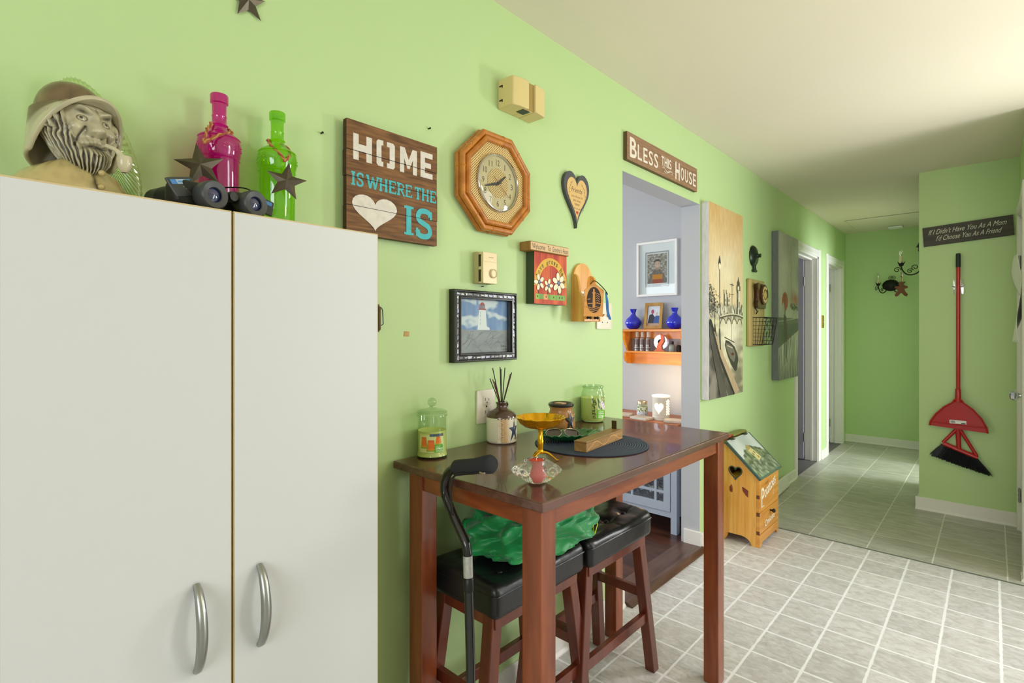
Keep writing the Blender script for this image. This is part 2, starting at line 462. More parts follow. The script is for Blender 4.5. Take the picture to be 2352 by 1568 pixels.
# ------------------------------------------------------------------ floors
def tile_mat(name, x0, px, y0, py, g, c1, c2, grout, nsc, bands=(1, 1)):
    m = bpy.data.materials.new(name); m.use_nodes = True
    nt = m.node_tree; b = nt.nodes['Principled BSDF']; L = nt.links; N = nt.nodes.new
    tc = N('ShaderNodeTexCoord'); sp = N('ShaderNodeSeparateXYZ'); L.new(tc.outputs['Object'], sp.inputs[0])
    def mth(op, a, bb=None):
        n = N('ShaderNodeMath'); n.operation = op
        for i, q in enumerate((a, bb)):
            if q is None: continue
            if isinstance(q, (int, float)): n.inputs[i].default_value = q
            else: L.new(q, n.inputs[i])
        return n.outputs[0]
    # the vinyl's printed grout wobbles a little
    nw = N('ShaderNodeTexNoise'); nw.inputs['Scale'].default_value = 25; nw.inputs['Detail'].default_value = 3
    L.new(tc.outputs['Object'], nw.inputs['Vector'])
    wob = mth('MULTIPLY', mth('SUBTRACT', nw.outputs['Fac'], 0.5), 0.008)
    cells = []; dist = []
    for ax, o_, p in (('X', x0, px), ('Y', y0, py)):
        t = mth('DIVIDE', mth('SUBTRACT', sp.outputs[ax], o_), p)
        cells.append(mth('FLOOR', t))
        fr = mth('FRACT', t)
        d = mth('MULTIPLY', mth('SUBTRACT', 0.5, mth('ABSOLUTE', mth('SUBTRACT', fr, 0.5))), p)
        dist.append(mth('ADD', d, wob))
    dmin = mth('MINIMUM', dist[0], dist[1])
    mr = N('ShaderNodeMapRange'); mr.inputs['From Min'].default_value = g*0.55; mr.inputs['From Max'].default_value = g*1.0
    L.new(dmin, mr.inputs[0])
    cb = N('ShaderNodeCombineXYZ'); L.new(cells[0], cb.inputs[0]); L.new(cells[1], cb.inputs[1])
    wn = N('ShaderNodeTexWhiteNoise'); wn.noise_dimensions = '3D'; L.new(cb.outputs[0], wn.inputs['Vector'])
    mp = N('ShaderNodeMapping'); mp.inputs['Scale'].default_value = (bands[0]*nsc, bands[1]*nsc, 1)
    L.new(tc.outputs['Object'], mp.inputs['Vector'])
    va = N('ShaderNodeVectorMath'); va.operation = 'MULTIPLY_ADD'; va.inputs[1].default_value = (7, 7, 7)
    L.new(wn.outputs['Color'], va.inputs[0]); L.new(mp.outputs[0], va.inputs[2])
    n1 = N('ShaderNodeTexNoise'); n1.inputs['Scale'].default_value = 1.0; n1.inputs['Detail'].default_value = 8; n1.inputs['Roughness'].default_value = 0.68
    n1.inputs['Distortion'].default_value = 0.8
    L.new(va.outputs[0], n1.inputs['Vector'])
    mr2 = N('ShaderNodeMapRange'); mr2.inputs['From Min'].default_value = 0.3; mr2.inputs['From Max'].default_value = 0.7
    L.new(n1.outputs['Fac'], mr2.inputs[0])
    mx = N('ShaderNodeMix'); mx.data_type = 'RGBA'; mx.inputs[6].default_value = hx(c1); mx.inputs[7].default_value = hx(c2)
    L.new(mr2.outputs[0], mx.inputs[0])
    tone = N('ShaderNodeMapRange'); tone.inputs['To Min'].default_value = 0.9; tone.inputs['To Max'].default_value = 1.06
    L.new(wn.outputs['Value'], tone.inputs[0])
    sc_ = N('ShaderNodeVectorMath'); sc_.operation = 'SCALE'; L.new(mx.outputs[2], sc_.inputs[0]); L.new(tone.outputs[0], sc_.inputs['Scale'])
    m2 = N('ShaderNodeMix'); m2.data_type = 'RGBA'; m2.inputs[6].default_value = hx(grout)
    L.new(mr.outputs[0], m2.inputs[0]); L.new(sc_.outputs[0], m2.inputs[7])
    L.new(m2.outputs[2], b.inputs['Base Color'])
    b.inputs['Roughness'].default_value = 0.38; b.inputs['Specular IOR Level'].default_value = 0.4
    bp = N('ShaderNodeBump'); bp.inputs['Strength'].default_value = 0.35; bp.inputs['Distance'].default_value = 0.002
    hh = mth('ADD', mth('MULTIPLY', n1.outputs['Fac'], 0.35), mr.outputs[0])
    L.new(hh, bp.inputs['Height']); L.new(bp.outputs[0], b.inputs['Normal'])
    return m
m_ktile = tile_mat('kitchen_vinyl_tile', 0.562, 0.1857, 3.522, 0.1897, 0.0062, '#b2adaa', '#dddbdc', '#ebebee', 22, (1.0, 1.7))
m_htile = tile_mat('hall_vinyl_tile', 0.422, 0.305, 4.0, 0.61, 0.0042, '#9c9b8f', '#c9c7bd', '#dad8cd', 9, (0.8, 3.0))

def slab(name, a, b, m, **k):
    mb = MB(); mb.box(a, b, **k); return struct(mb.build(name, m, smooth=False))
YT = 3.69
mb = MB(); mb.box((0, -2.3, -0.05), (3.7, YT, 0)); struct(mb.build('floor_kitchen', m_ktile, smooth=False))
mb = MB(); mb.box((-0.0, YT, -0.05), (1.46, 7.25, 0.0)); struct(mb.build('floor_hall', m_htile, smooth=False))
mb = MB(); mb.box((-3.7, -1.0, -0.05), (-0.0, 4.6, 0.0)); struct(mb.build('floor_living', m_dkwood_floor, smooth=False))
mb = MB(); mb.box((-2.1, 4.6, -0.05), (0, 7.3, -0.001)); struct(mb.build('floor_back', mat('dark_back_floor', '#5d5a5c', 0.5), smooth=False))
mb = MB(); mb.box((1.46, 4.79, -0.05), (3.7, 7.3, 0)); struct(mb.build('floor_bedroom', mat('bedroom_floor', '#b9a58a', 0.5), smooth=False))
mb = MB(); mb.box((1.46, YT, -0.05), (3.7, 4.79, -0.02)); struct(mb.build('floor_porch', mat('porch_floor', '#8f8f8c', 0.8), smooth=False))
# seam strip between the two vinyl floors and dark wooden threshold in the opening
mb = MB(); mb.box((0.245, YT-0.006, 0.0), (1.405, YT+0.007, 0.0025)); struct(mb.build('trim_1', mat('seam_strip', '#6f756c', 0.5, metal=0.3), smooth=False, bevel=0.001))
mb = MB()
mb.prism([(-0.115, 0), (0.05, 0), (0.05, 0.004), (0.03, 0.017), (0.018, 0.02), (0.012, 0.017), (-0.115, 0.014)], 'y', 2.155, 3.022)
struct(mb.build('trim_2', wood('threshold_wood', '#4b342b', '#6c5043', (24, 3, 24), 0.3), ang=25))

# ------------------------------------------------------------------ ceiling
mb = MB(); mb.box((-3.7, -2.3, 2.44), (3.7, 7.4, 2.5)); struct(mb.build('ceiling', m_ceil, smooth=False))

# ------------------------------------------------------------------ walls
H = 2.44
O1 = (2.15, 3.028, 2.043)          # opening to the living room
D1 = (5.10, 5.875, 2.03); D2 = (6.275, 6.985, 2.03)
mb = MB(); T0 = -0.115
sd = {'+x': 0, '-x': 1, '-y': 1, '+y': 1, '-z': 1, '+z': 1}
def wl(y0, y1, z0, z1): mb.box((T0, y0, z0), (0, y1, z1), sides=sd)
wl(-2.3, O1[0], 0, H); wl(O1[0], O1[1], O1[2], H); wl(O1[1], D1[0], 0, H); wl(D1[0], D1[1], D1[2], H)
wl(D1[1], D2[0], 0, H); wl(D2[0], D2[1], D2[2], H); wl(D2[1], 7.3, 0, H)
struct(mb.build('wall_left', [m_wall, m_grey], smooth=False))
mb = MB(); mb.box((-0.115, 7.2, 0), (3.7, 7.3, H)); struct(mb.build('wall_far', m_wall, smooth=False))
# the broom wall and its return down the hall, with the bedroom doorway
mb = MB()
mb.box((0.885, 4.79, 0), (3.7, 4.88, H))
mb.box((0.885, 4.88, 0), (0.975, 5.55, H)); mb.box((0.885, 5.55, 2.03), (0.975, 6.40, H)); mb.box((0.885, 6.40, 0), (0.975, 7.2, H))
struct(mb.build('wall_broom', m_wall, smooth=False))
# entry wall with the outside door
D3 = (3.935, 4.70, 2.03)
mb = MB()
mb.box((1.41, 3.76, 0), (1.51, D3[0], H)); mb.box((1.41, D3[0], D3[2]), (1.51, D3[1], H)); mb.box((1.41, D3[1], 0), (1.51, 4.79, H))
struct(mb.build('wall_entry', m_wall, smooth=False))
# kitchen walls beside and behind the camera
mb = MB()
mb.box((1.51, 3.76, 0), (1.54, 3.86, H)); mb.box((2.06, 3.76, 0), (3.7, 3.86, H)); mb.box((1.54, 3.76, 0), (2.06, 3.86, 0.95)); mb.box((1.54, 3.76, 1.86), (2.06, 3.86, H))
struct(mb.build('wall_sink', m_offwhite, smooth=False))
mb = MB()
mb.box((3.65, -2.3, 0), (3.75, 2.42, H)); mb.box((3.65, 3.40, 0), (3.75, 3.86, H)); mb.box((3.65, 2.42, 2.12), (3.75, 3.40, H))
mb.box((3.65, 4.79, 0), (3.75, 5.45, H)); mb.box((3.65, 6.75, 0), (3.75, 7.3, H)); mb.box((3.65, 5.45, 0), (3.75, 6.75, 0.5)); mb.box((3.65, 5.45, 1.95), (3.75, 6.75, H))
struct(mb.build('wall_right', m_offwhite, smooth=False))
mb = MB()
mb.box((-0.115, -2.4, 0), (1.18, -2.3, H)); mb.box((2.82, -2.4, 0), (3.75, -2.3, H)); mb.box((1.18, -2.4, 0), (2.82, -2.3, 0.88)); mb.box((1.18, -2.4, 2.12), (2.82, -2.3, H))
struct(mb.build('wall_rear', m_offwhite, smooth=False))
# living room and the two rooms off the hall
mb = MB()
mb.box((-3.7, 3.5, 0), (-0.115, 3.6, H)); mb.box((-3.7, -1.0, 0), (-3.6, 0.8, H)); mb.box((-3.7, 3.0, 0), (-3.6, 3.5, H)); mb.box((-3.7, 0.8, 0), (-3.6, 3.0, 0.8)); mb.box((-3.7, 0.8, 2.1), (-3.6, 3.0, H))
mb.box((-3.7, -1.1, 0), (-0.115, -1.0, H))
struct(mb.build('wall_living', m_grey, smooth=False))
m_bath = mat('pale_room_paint', '#c9c6cc', 0.5)
mb = MB()
mb.box((-2.1, 4.55, 0), (-0.115, 4.6, H)); mb.box((-2.1, 6.05, 0), (-0.115, 6.12, H)); mb.box((-2.15, 4.6, 0), (-2.1, 7.3, H)); mb.box((-2.1, 7.2, 0), (-0.115, 7.3, H))
struct(mb.build('wall_back', m_bath, smooth=False))

# windows of the kitchen / bedroom / living room (outside the view, light source and reflections)
def window_obj(n, axis, at, a0, a1, z0, z1, bars=1):
    mb = MB(); t = 0.045
    def bx(p, q, zz0, zz1, d0=-0.03, d1=0.03, m=0, b=mb):
        if axis == 'x': b.box((at+d0, p, zz0), (at+d1, q, zz1), m)
        else: b.box((p, at+d0, zz0), (q, at+d1, zz1), m)
    bx(a0, a0+t, z0, z1); bx(a1-t, a1, z0, z1); bx(a0+t, a1-t, z0, z0+t); bx(a0+t, a1-t, z1-t, z1)
    for i in range(bars):
        c = a0+(a1-a0)*(i+1)/(bars+1); bx(c-t/2, c+t/2, z0+t, z1-t)
    o = struct(mb.build('window_%d' % n, m_trim, smooth=False))
    g = MB(); bx(a0+t, a1-t, z0+t, z1-t, -0.003, 0.003, 0, g)
    g.build('pane', m_pane, o, smooth=False)
window_obj(1, 'x', 3.70, 2.42, 3.40, 0.0, 2.12, 0)
window_obj(2, 'y', 3.81, 1.54, 2.06, 0.95, 1.86, 0)
window_obj(3, 'y', -2.35, 1.18, 2.82, 0.88, 2.12)
window_obj(4, 'x', 3.70, 5.45, 6.75, 0.5, 1.95)
window_obj(5, 'x', -3.65, 0.8, 3.0, 0.8, 2.1, 2)

# baseboards
def base_y(name, x, y0, y1, h=0.085, t=0.014, s=1):
    mb = MB()
    mb.prism([(x, 0), (x+s*(t+0.008), 0), (x+s*(t+0.008), 0.006), (x+s*t, 0.016), (x+s*t, h-0.006), (x+s*0.006, h), (x, h)], 'y', y0, y1)
    return struct(mb.build(name, m_trim, ang=30))
def base_x(name, y, x0, x1, h=0.085, t=0.014, s=-1):
    mb = MB()
    mb.prism([(y, 0), (y+s*(t+0.008), 0), (y+s*(t+0.008), 0.006), (y+s*t, 0.016), (y+s*t, h-0.006), (y+s*0.006, h), (y, h)], 'x', x0, x1)
    return struct(mb.build(name, m_trim, ang=30))
base_y('baseboard_left', 0, -2.3, 2.148); base_y('baseboard_left_middle', 0, 3.03, 5.035)
mbb = MB(); mbb.box((-0.095, 3.014, 0.012), (0.0125, 3.03, 0.098)); struct(mbb.build('baseboard_opening', m_trim, smooth=False, bevel=0.003))
base_y('baseboard_left_hall', 0, 5.952, 6.205); base_x('baseboard_far', 7.2, 0.0, 0.885); base_x('baseboard_broom', 4.79, 0.865, 1.395, h=0.09)
base_y('baseboard_broom_return', 0.885, 4.775, 5.49, s=-1)
base_y('baseboard_entry', 1.41, 3.75, 3.87, s=-1)

# door casings and jambs
def casing(name, y0, y1, ztop, x=0.0, s=1, wd=0.072, t=0.016, depth=0.115, split=True):
    mb = MB()
    prof = [(0, 0), (s*t*0.6, 0), (s*t, wd*0.2), (s*t*0.75, wd*0.6), (s*t*0.9, wd*0.85), (s*t*0.45, wd), (0, wd)]
    # legs
    mb.prism([(x+p[0], y0-p[1]) for p in prof], 'z', 0, ztop+wd)
    mb.prism([(x+p[0], y1+p[1]) for p in prof][::-1], 'z', 0, ztop+wd)
    mb.prism([(x+p[0], ztop+p[1]) for p in prof], 'y', y0-0.001, y1+0.001)
    # jambs with stops
    a, b = (x-s*depth, x) if s > 0 else (x, x-s*depth)
    mb.box((a, y0-0.001, 0), (b, y0+0.018, ztop)); mb.box((a, y1-0.018, 0), (b, y1+0.001, ztop)); mb.box((a, y0, ztop-0.018), (b, y1, ztop+0.001))
    c = x-s*0.045; c0, c1 = min(c, c-s*0.02), max(c, c-s*0.02)
    mb.box((c0, y0+0.018, 0), (c1, y0+0.03, ztop-0.018)); mb.box((c0, y1-0.03, 0), (c1, y1-0.018, ztop-0.018)); mb.box((c0, y0+0.018, ztop-0.03), (c1, y1-0.018, ztop-0.018))
    return struct(mb.build(name, m_trim, ang=30))
casing('trim_3', D1[0], D1[1], D1[2]); casing('trim_4', D2[0], D2[1], D2[2])
casing('trim_5', 5.57, 6.38, 2.02, x=0.885, s=-1, depth=0.09)
casing('trim_6', D3[0], D3[1], D3[2], x=1.41, s=-1, wd=0.065, depth=0.1)

# doors
def hinge_obj(par, x, y, z, ax='y'):
    h = MB(); h.lathe([(0.006, -0.045), (0.006, 0.045)], (x, y, z), 10, close=True)
    for k in (-0.03, 0, 0.03): h.lathe([(0.0075, k-0.006), (0.0075, k+0.006)], (x, y, z), 10, close=True)
    h.box((x-0.002, y-0.02, z-0.045), (x+0.002, y+0.02, z+0.045))
    h.build('hinge', m_nickel, par)
def door_leaf(n, hinge, wdt, ang, h, m, knob_side=1, knob=True):
    d = bpy.data.objects.new('door_%d' % n, None); C.objects.link(d); struct(d)
    d.location = (hinge[0], hinge[1], 0.012); d.rotation_euler = (0, 0, ang)
    mb = MB(); mb.box((0.0, 0, 0), (wdt, 0.035, h-0.02)); mb.build('leaf', m, d, smooth=False, bevel=0.002)
    for z in (0.22, 1.78): hinge_obj(d, -0.006, 0.02, z)
    if knob:
        k = MB(); k.lathe([(0.03, 0), (0.03, 0.006), (0.011, 0.01), (0.011, 0.035), (0.024, 0.045), (0.028, 0.058), (0.02, 0.07), (0, 0.073)], (wdt-0.06, 0.035, 0.93), 20, axis='y')
        k.lathe([(0.03, 0), (0.03, -0.006), (0.011, -0.01), (0.011, -0.035), (0.024, -0.045), (0.028, -0.058), (0.02, -0.07), (0, -0.073)], (wdt-0.06, 0.0, 0.93), 20, axis='y')
        k.build('knob', m_nickel, d)
    return d
m_gdoor = mat('mauve_grey_door_paint', '#8d8a94', 0.45)
door_leaf(1, (-0.118, D1[1]-0.03), 0.70, R(186), 2.02, m_gdoor)
door_leaf(2, (-0.118, D2[1]-0.03), 0.66, R(188), 2.02, m_white)
# closed outside door in the entry wall, hinges at its far edge, glass knob
d3 = bpy.data.objects.new('door_3', None); C.objects.link(d3); struct(d3); d3.location = (1.417, D3[0]+0.022, 0.012)
mb = MB(); W3 = D3[1]-D3[0]-0.044
mb.box((0, 0, 0), (0.04, W3, 2.0))
for (a, b, c, d) in ((0.1, 0.33, 0.15, 0.85), (0.39, 0.62, 0.15, 0.85), (0.1, 0.33, 0.98, 1.85), (0.39, 0.62, 0.98, 1.85)):
    mb.box((-0.004, a, c), (0.001, b, d))
mb.build('leaf', m_white, d3, smooth=False, bevel=0.003)
hinge_obj(d3, -0.012, W3+0.006, 0.22); hinge_obj(d3, -0.012, W3+0.006, 1.72)
k = MB(); k.lathe([(0.032, 0), (0.032, -0.005), (0.012, -0.009), (0.012, -0.03)], (0, 0.07, 0.92), 20, axis='x'); k.build('rosette', m_chrome, d3)
k = MB(); k.lathe([(0.013, -0.028), (0.026, -0.036), (0.031, -0.05), (0.026, -0.064), (0.012, -0.07), (0, -0.071)], (0, 0.07, 0.92), 10, axis='x'); k.build('knob', thin_glass('clear_knob_glass', '#c9d4dc', gloss=0.5), d3, ang=10)

# ceiling hatch and detector
mb = MB(); t = 0.03
x0, x1, y0, y1 = 0.15, 0.84, 6.33, 6.86
mb.box((x0, y0, 2.4345), (x1, y1, 2.4385))
mb.box((x0-0.006, y0-0.006, 2.4385), (x1+0.006, y1+0.006, 2.4397), 1)
struct(mb.build('trim_7', [m_ceil, m_blk], smooth=False))
mb = MB(); mb.rbox((0.50, 7.03, 2.4265), (0.13, 0.13, 0.026), 0.012, 6)
tag(mb.build('smoke_detector', m_white), 'square white smoke detector on the ceiling near the far hall wall', 'smoke detector')
# ================================================================== white storage cabinet
XF = 0.30
cb = thing('storage_cabinet', 'tall white two-door storage cabinet with yellowed top edge against green wall', 'cabinet', (0, 0.335, 0))
y0c, y1c = 0.045-0.335, 0.632-0.335
mb = MB()
for a, b in ((y0c, y0c+0.016), (y1c-0.016, y1c)): mb.box((0.012, a, 0), (0.279, b, 1.498))
mb.box((0.012, y0c+0.016, 0.06), (0.279, y1c-0.016, 0.076)); mb.box((0.012, y0c+0.016, 0), (0.26, y1c-0.016, 0.06)); mb.box((0.012, y0c+0.016, 0.076), (0.018, y1c-0.016, 1.482))
mb.build('carcass', m_cabedge, cb, smooth=False, bevel=0.001)
mb = MB(); mb.box((0.012, y0c+0.0165, 1.482), (0.2805, y1c-0.017, 1.4985)); mb.build('top_panel', m_cabedge, cb, smooth=False, bevel=0.001)
mid = 0.338-0.335
for nm, a, b, hy, hz, in (('door', y0c, mid-0.0017, 0.281, 0.7895), ('door', mid+0.0017, y1c, 0.383, 0.79)):
    mb = MB()
    mb.box((0.281, a+0.0015, 0.064), (XF, b-0.0015, 1.4945))
    mb.box((0.2815, a, 0.063), (XF-0.0012, a+0.0016, 1.4950), 1); mb.box((0.2815, b-0.0016, 0.063), (XF-0.0012, b, 1.4950), 1); mb.box((0.2815, a, 1.4945), (XF-0.0012, b, 1.4972), 1)
    d = mb.build(nm, [m_cab, m_cabedge], cb, smooth=False)
    h = MB(); n = 18; P_ = []; rs = []
    for i in range(n+1):
        u = i/n; z = hz-0.072+0.144*u
        P_.append((XF+0.001+0.030*math.sin(PI*u)**0.62, hy-0.335, z)); rs.append(0.0055+0.0032*math.sin(PI*u)**0.5)
    h.tube(P_, rs, 12)
    h.build('handle', m_nickel, d)

# ================================================================== sailor bust
bust = thing('sailor_bust', 'antiqued ivory bust of a bearded fisherman in a rain hat with pipe', 'figurine', (0.170, 0.140, 1.4985), R(20))
BZ = 0.118       # head centre above the cabinet top
IV = (0.55, 0.50, 0.32, 1); DK = (0.045, 0.038, 0.025, 1); TAN = (0.50, 0.40, 0.17, 1); BRN = (0.20, 0.13, 0.06, 1)
def g2(x, s): return math.exp(-(x/s)**2)
def head(u, v):
    az = (u-0.5)*2*PI; el = (v-0.5)*PI
    x, y, z = math.cos(el)*math.cos(az), math.cos(el)*math.sin(az), math.sin(el)
    zz = z*0.068
    d = 0.0; dark = 0.0; aa = abs(az)
    fz = zz
    if aa < 1.9:
        d += g2(az, 0.10+0.07*max(0, min(1, (0.020-fz)/0.03)))*0.013*max(0, min(1, (0.028-fz)/0.032))*(1 if fz > -0.005 else g2(fz+0.005, 0.0085))
        d += g2(az, 0.18)*g2(fz+0.008, 0.0080)*0.0085                     # nose ball
        d += g2(aa-0.20, 0.075)*g2(fz+0.009, 0.006)*0.010                # wings
        dark += 0.8*g2(aa-0.13, 0.06)*g2(fz+0.0165, 0.0018)
        dark += 0.7*g2(aa-0.31, 0.03)*g2(fz+0.008, 0.007)
        sock = g2(aa-0.42, 0.20)*g2(fz-0.011, 0.0085); d -= sock*0.007
        eb = g2(aa-0.43, 0.13)*g2(fz-0.0095, 0.0050); d += eb*0.0065
        e2 = ((aa-0.43)/0.155)**2+((fz-0.0095)/0.0048)**2                # eye outline
        dark += 0.95*g2(e2-1, 0.35)
        if e2 < 0.75: dark -= 0.4
        pu = ((aa-0.40 if az > 0 else aa-0.46)/0.050)**2+((fz-0.0098)/0.0026)**2
        if pu < 1: dark = 1.3
        bz = 0.0215+0.004*math.sin((aa-0.15)*3)
        brow = g2((aa-0.42)/0.27, 1)*g2(fz-bz, 0.0042); d += brow*0.0085
        dark += 0.95*g2(fz-bz+0.0050, 0.0020)*g2(aa-0.44, 0.22)
        dark += 0.7*g2(az, 0.05)*g2(fz-0.024, 0.006)
        d += g2(aa-0.60, 0.22)*g2(fz+0.006, 0.010)*0.0075               # cheek
        wr = math.sin(fz*1500+1.6*math.cos(az*3.5)+az)
        wm_ = g2(fz-0.038, 0.009)*g2(az, 0.7); d += 0.0010*wr*wm_; dark += 0.55*max(0, -wr)*wm_
        fold = g2(aa-0.36-(0.004-fz)*11+0.10, 0.035)*(1 if -0.034 < fz < -0.002 else 0); d -= 0.003*fold; dark += 0.95*fold
        cw_ = math.sin(aa*55+fz*500); cwm = g2(aa-0.78, 0.10)*g2(fz+0.014, 0.010); dark += 0.5*max(0, cw_)*cwm
        mz = -0.0225-0.010*aa-0.004*aa*aa
        mu = g2(aa-0.24, 0.26)*g2(fz-mz, 0.0052); d += mu*0.0115
        ms_ = math.sin(aa*42-fz*260); d += mu*0.0010*ms_; dark += 0.35*mu*max(0, -ms_)
        dark += 0.8*g2(fz-mz+0.0072, 0.0018)*g2(aa-0.25, 0.30)
        d -= g2(az, 0.22)*g2(fz+0.0325, 0.0020)*0.003; dark += 0.9*g2(az, 0.20)*g2(fz+0.0325, 0.0016)
        d += g2(az, 0.18)*g2(fz+0.0365, 0.0028)*0.0045
    lim = -0.033+0.058*min(1, max(0, (aa-0.52)/0.55))
    bm_ = 0
    if zz < lim and aa < 2.3: bm_ = min(1, (lim-zz)/0.005)
    if bm_ > 0:
        ph_ = az*40+3.6*nz(az*2.2, zz*45, 1)+1.8*nz(az*7, zz*110, 6)+zz*60
        st = math.sin(ph_)
        d += bm_*(0.0050+0.0022*st+0.0014*nz(az*8, zz*120, 3)); dark += bm_*min(1, max(0, -st+0.35)*1.2)
        d += bm_*max(0, math.cos(az))*0.012*g2(zz+0.055, 0.020)
    if abs(aa-1.25) < 0.16 and abs(zz) < 0.012: d += 0.005
    p = Vector((x*(0.047 if x > 0 else 0.034), y*0.043, zz))
    nrm = Vector((x, y, z*0.7)).normalized()
    p = p+nrm*d
    if zz > 0.03:
        sh_ = (zz-0.03)/0.038; p.x = p.x*(1-0.30*sh_)-0.010*sh_; p.y *= 1-0.22*sh_; p.z -= 0.014*sh_
    if zz < -0.02: p.x += 0.012*((-zz-0.02)/0.04); p.y *= 1-0.25*((-zz-0.02)/0.045)
    return p, max(0, min(1, dark))
NU, NV = 360, 250
cache = {}
def hfn(u, v):
    k = (round(u*NU), round(v*NV))
    if k not in cache: cache[k] = head(u, v)
    return cache[k]
mb = MB(); mb.M = Matrix.Translation((0.012, 0, BZ)) @ Matrix.Rotation(R(5), 4, 'Y')
mb.grid(lambda u, v: hfn(u, v)[0], NU, NV, 0, colf=lambda u, v: mix(mix(IV, DK, 0.22+0.30*nz(u*30, v*20, 4)), DK, hfn(u, v)[1]*0.95))
mb.build('head', m_paintg, bust, ang=180, merge=1e-5)
def torso(u, v):
    az = u*2*PI
    w_ = 0.088*(1-0.60*v**2.0); dpt = 0.060*(1-0.50*v**2)
    zz = 0.068*v
    x = dpt*math.cos(az); y = w_*math.sin(az)
    b = 0.003*nz(math.cos(az)*3+5, math.sin(az)*3, v*5)
    return Vector((x+b, y+b, zz-0.012*abs(math.sin(az))**3*v))
mb = MB()
mb.grid(torso, 96, 30, 0, colf=lambda u, v: mix(TAN, DK, 0.8*g2(((u+0.5) % 1)-0.5, 0.006)+0.5*max(0, nz(u*44, v*4, 2))+0.6*g2(v-0.97, 0.07)))
mb.add([(0, 0, 0.068)]+[tuple(torso(i/96, 1)) for i in range(96)], [(0, 1+i, 1+(i+1) % 96) for i in range(96)], 0, TAN)
for s_ in ():
    mb.grid(lambda u, v, s_=s_: (0.052+0.012*(1-v)-0.014*u, s_*(0.003+0.038*u), 0.060-0.022*v+0.004*math.sin(u*3)), 8, 6, 0, TAN)
for i in range(2): mb.sphere((0.062-0.001*i, 0.006, 0.042-0.022*i), 0.005, 10, 8, 0, TAN)
mb.build('coat', m_paintg, bust, ang=60, merge=1e-5)
HT = Matrix.Translation((0.0, 0, 0.0)) @ Matrix.Rotation(R(-3), 4, 'Y')
def crown(u, v):
    az = u*2*PI; el = v*PI/2
    r = math.cos(el)**0.75
    seam = 1+0.012*math.cos(az*6)*r
    return Vector(((0.0495 if math.cos(az) > 0 else 0.042)*r*seam*math.cos(az), 0.0495*r*seam*math.sin(az), BZ+0.024+0.052*math.sin(el)-0.012*(1-math.cos(az))/2*(1-v)))
mb = MB(); mb.M = HT
mb.grid(crown, 64, 20, 0, colf=lambda u, v: mix(BRN, DK, 0.2+0.4*nz(u*20, v*4)+0.3*g2((u*6) % 1-0.5, 0.03)))
mb.build('hat_crown', m_paintg, bust, ang=60, merge=1e-5)
def brim(u, v):
    az = (u-0.5)*2*PI
    back = (1-math.cos(az))/2
    side_ = math.sin(az)**2
    ext = v*(0.012+0.012*(1-back)**3+0.008*back)-0.002
    drop = 0.004*(1-back)+v*(0.004*(1-back)+0.074*min(1, back*2.0)**1.3+0.012*back**3)
    z = BZ+0.031-0.010*back-drop+0.010*(1-back)**3*v+0.003*math.sin(az*3+1)*v
    rx, ry = (0.054+ext*1.05 if math.cos(az) > 0 else 0.044+ext*0.5), 0.052+ext*0.45
    return Vector((rx*math.cos(az)+0.004*v*(1-back), ry*math.sin(az), z))
mb = MB(); mb.M = HT
mb.grid(brim, 96, 18, 0, colf=lambda u, v: mix(mix(mix(BRN, DK, 0.25), IV, (v-0.30)/0.12), DK, 0.10+0.45*max(0, nz(u*9, v*3, 8))))
b_ = mb.build('hat_brim', m_paintg, bust, ang=180, merge=1e-5)
sm = b_.modifiers.new('thick', 'SOLIDIFY'); sm.thickness = 0.0065; sm.offset = 0
ss = b_.modifiers.new('sub', 'SUBSURF'); ss.levels = 1; ss.render_levels = 1
mb = MB()
mb.tube(smooth_path([(0.066, 0.010, BZ-0.031), (0.079, 0.018, BZ-0.038), (0.084, 0.025, BZ-0.050)], 5), [0.0035]*6+[0.0045]*5, 10, 0, IV)
mb.lathe([(0.004, -0.02), (0.009, -0.014), (0.011, 0.0), (0.010, 0.006), (0.007, 0.006), (0.006, -0.006), (0, -0.006)], (0.084, 0.027, BZ-0.052), 18, 0, IV)
mb.build('pipe', m_paintg, bust)

# ribbed glass dish standing on edge behind the bust, leaning to one side
mb = MB()
tlt = R(13); ra, rb2 = 0.062, 0.128
def dishf(u, v):
    a = u*2*PI
    rib = 1+0.010*math.cos(a*56)*v
    y, z = ra*math.cos(a)*v*rib, rb2*math.sin(a)*v*rib
    return Vector((0.022*(1-v*v)*(1+0.10*math.cos(a*56)), y*math.cos(tlt)-z*math.sin(-tlt)*-1, z*math.cos(tlt)+y*math.sin(tlt)*-1))
mb.grid(dishf, 336, 10)
o = mb.build('ribbed_glass_dish', thin_glass('pale_ribbed_glass', '#eaf4d4', 0.08, 0.10, 0.12, '#dbe6c0'), ang=180, loc=(0.042, 0.193, 1.4985+0.1275), merge=1e-6)
sm = o.modifiers.new('thick', 'SOLIDIFY'); sm.thickness = 0.002
tag(o, 'pale ribbed oval glass dish standing on edge behind the bearded bust', 'glass dish')

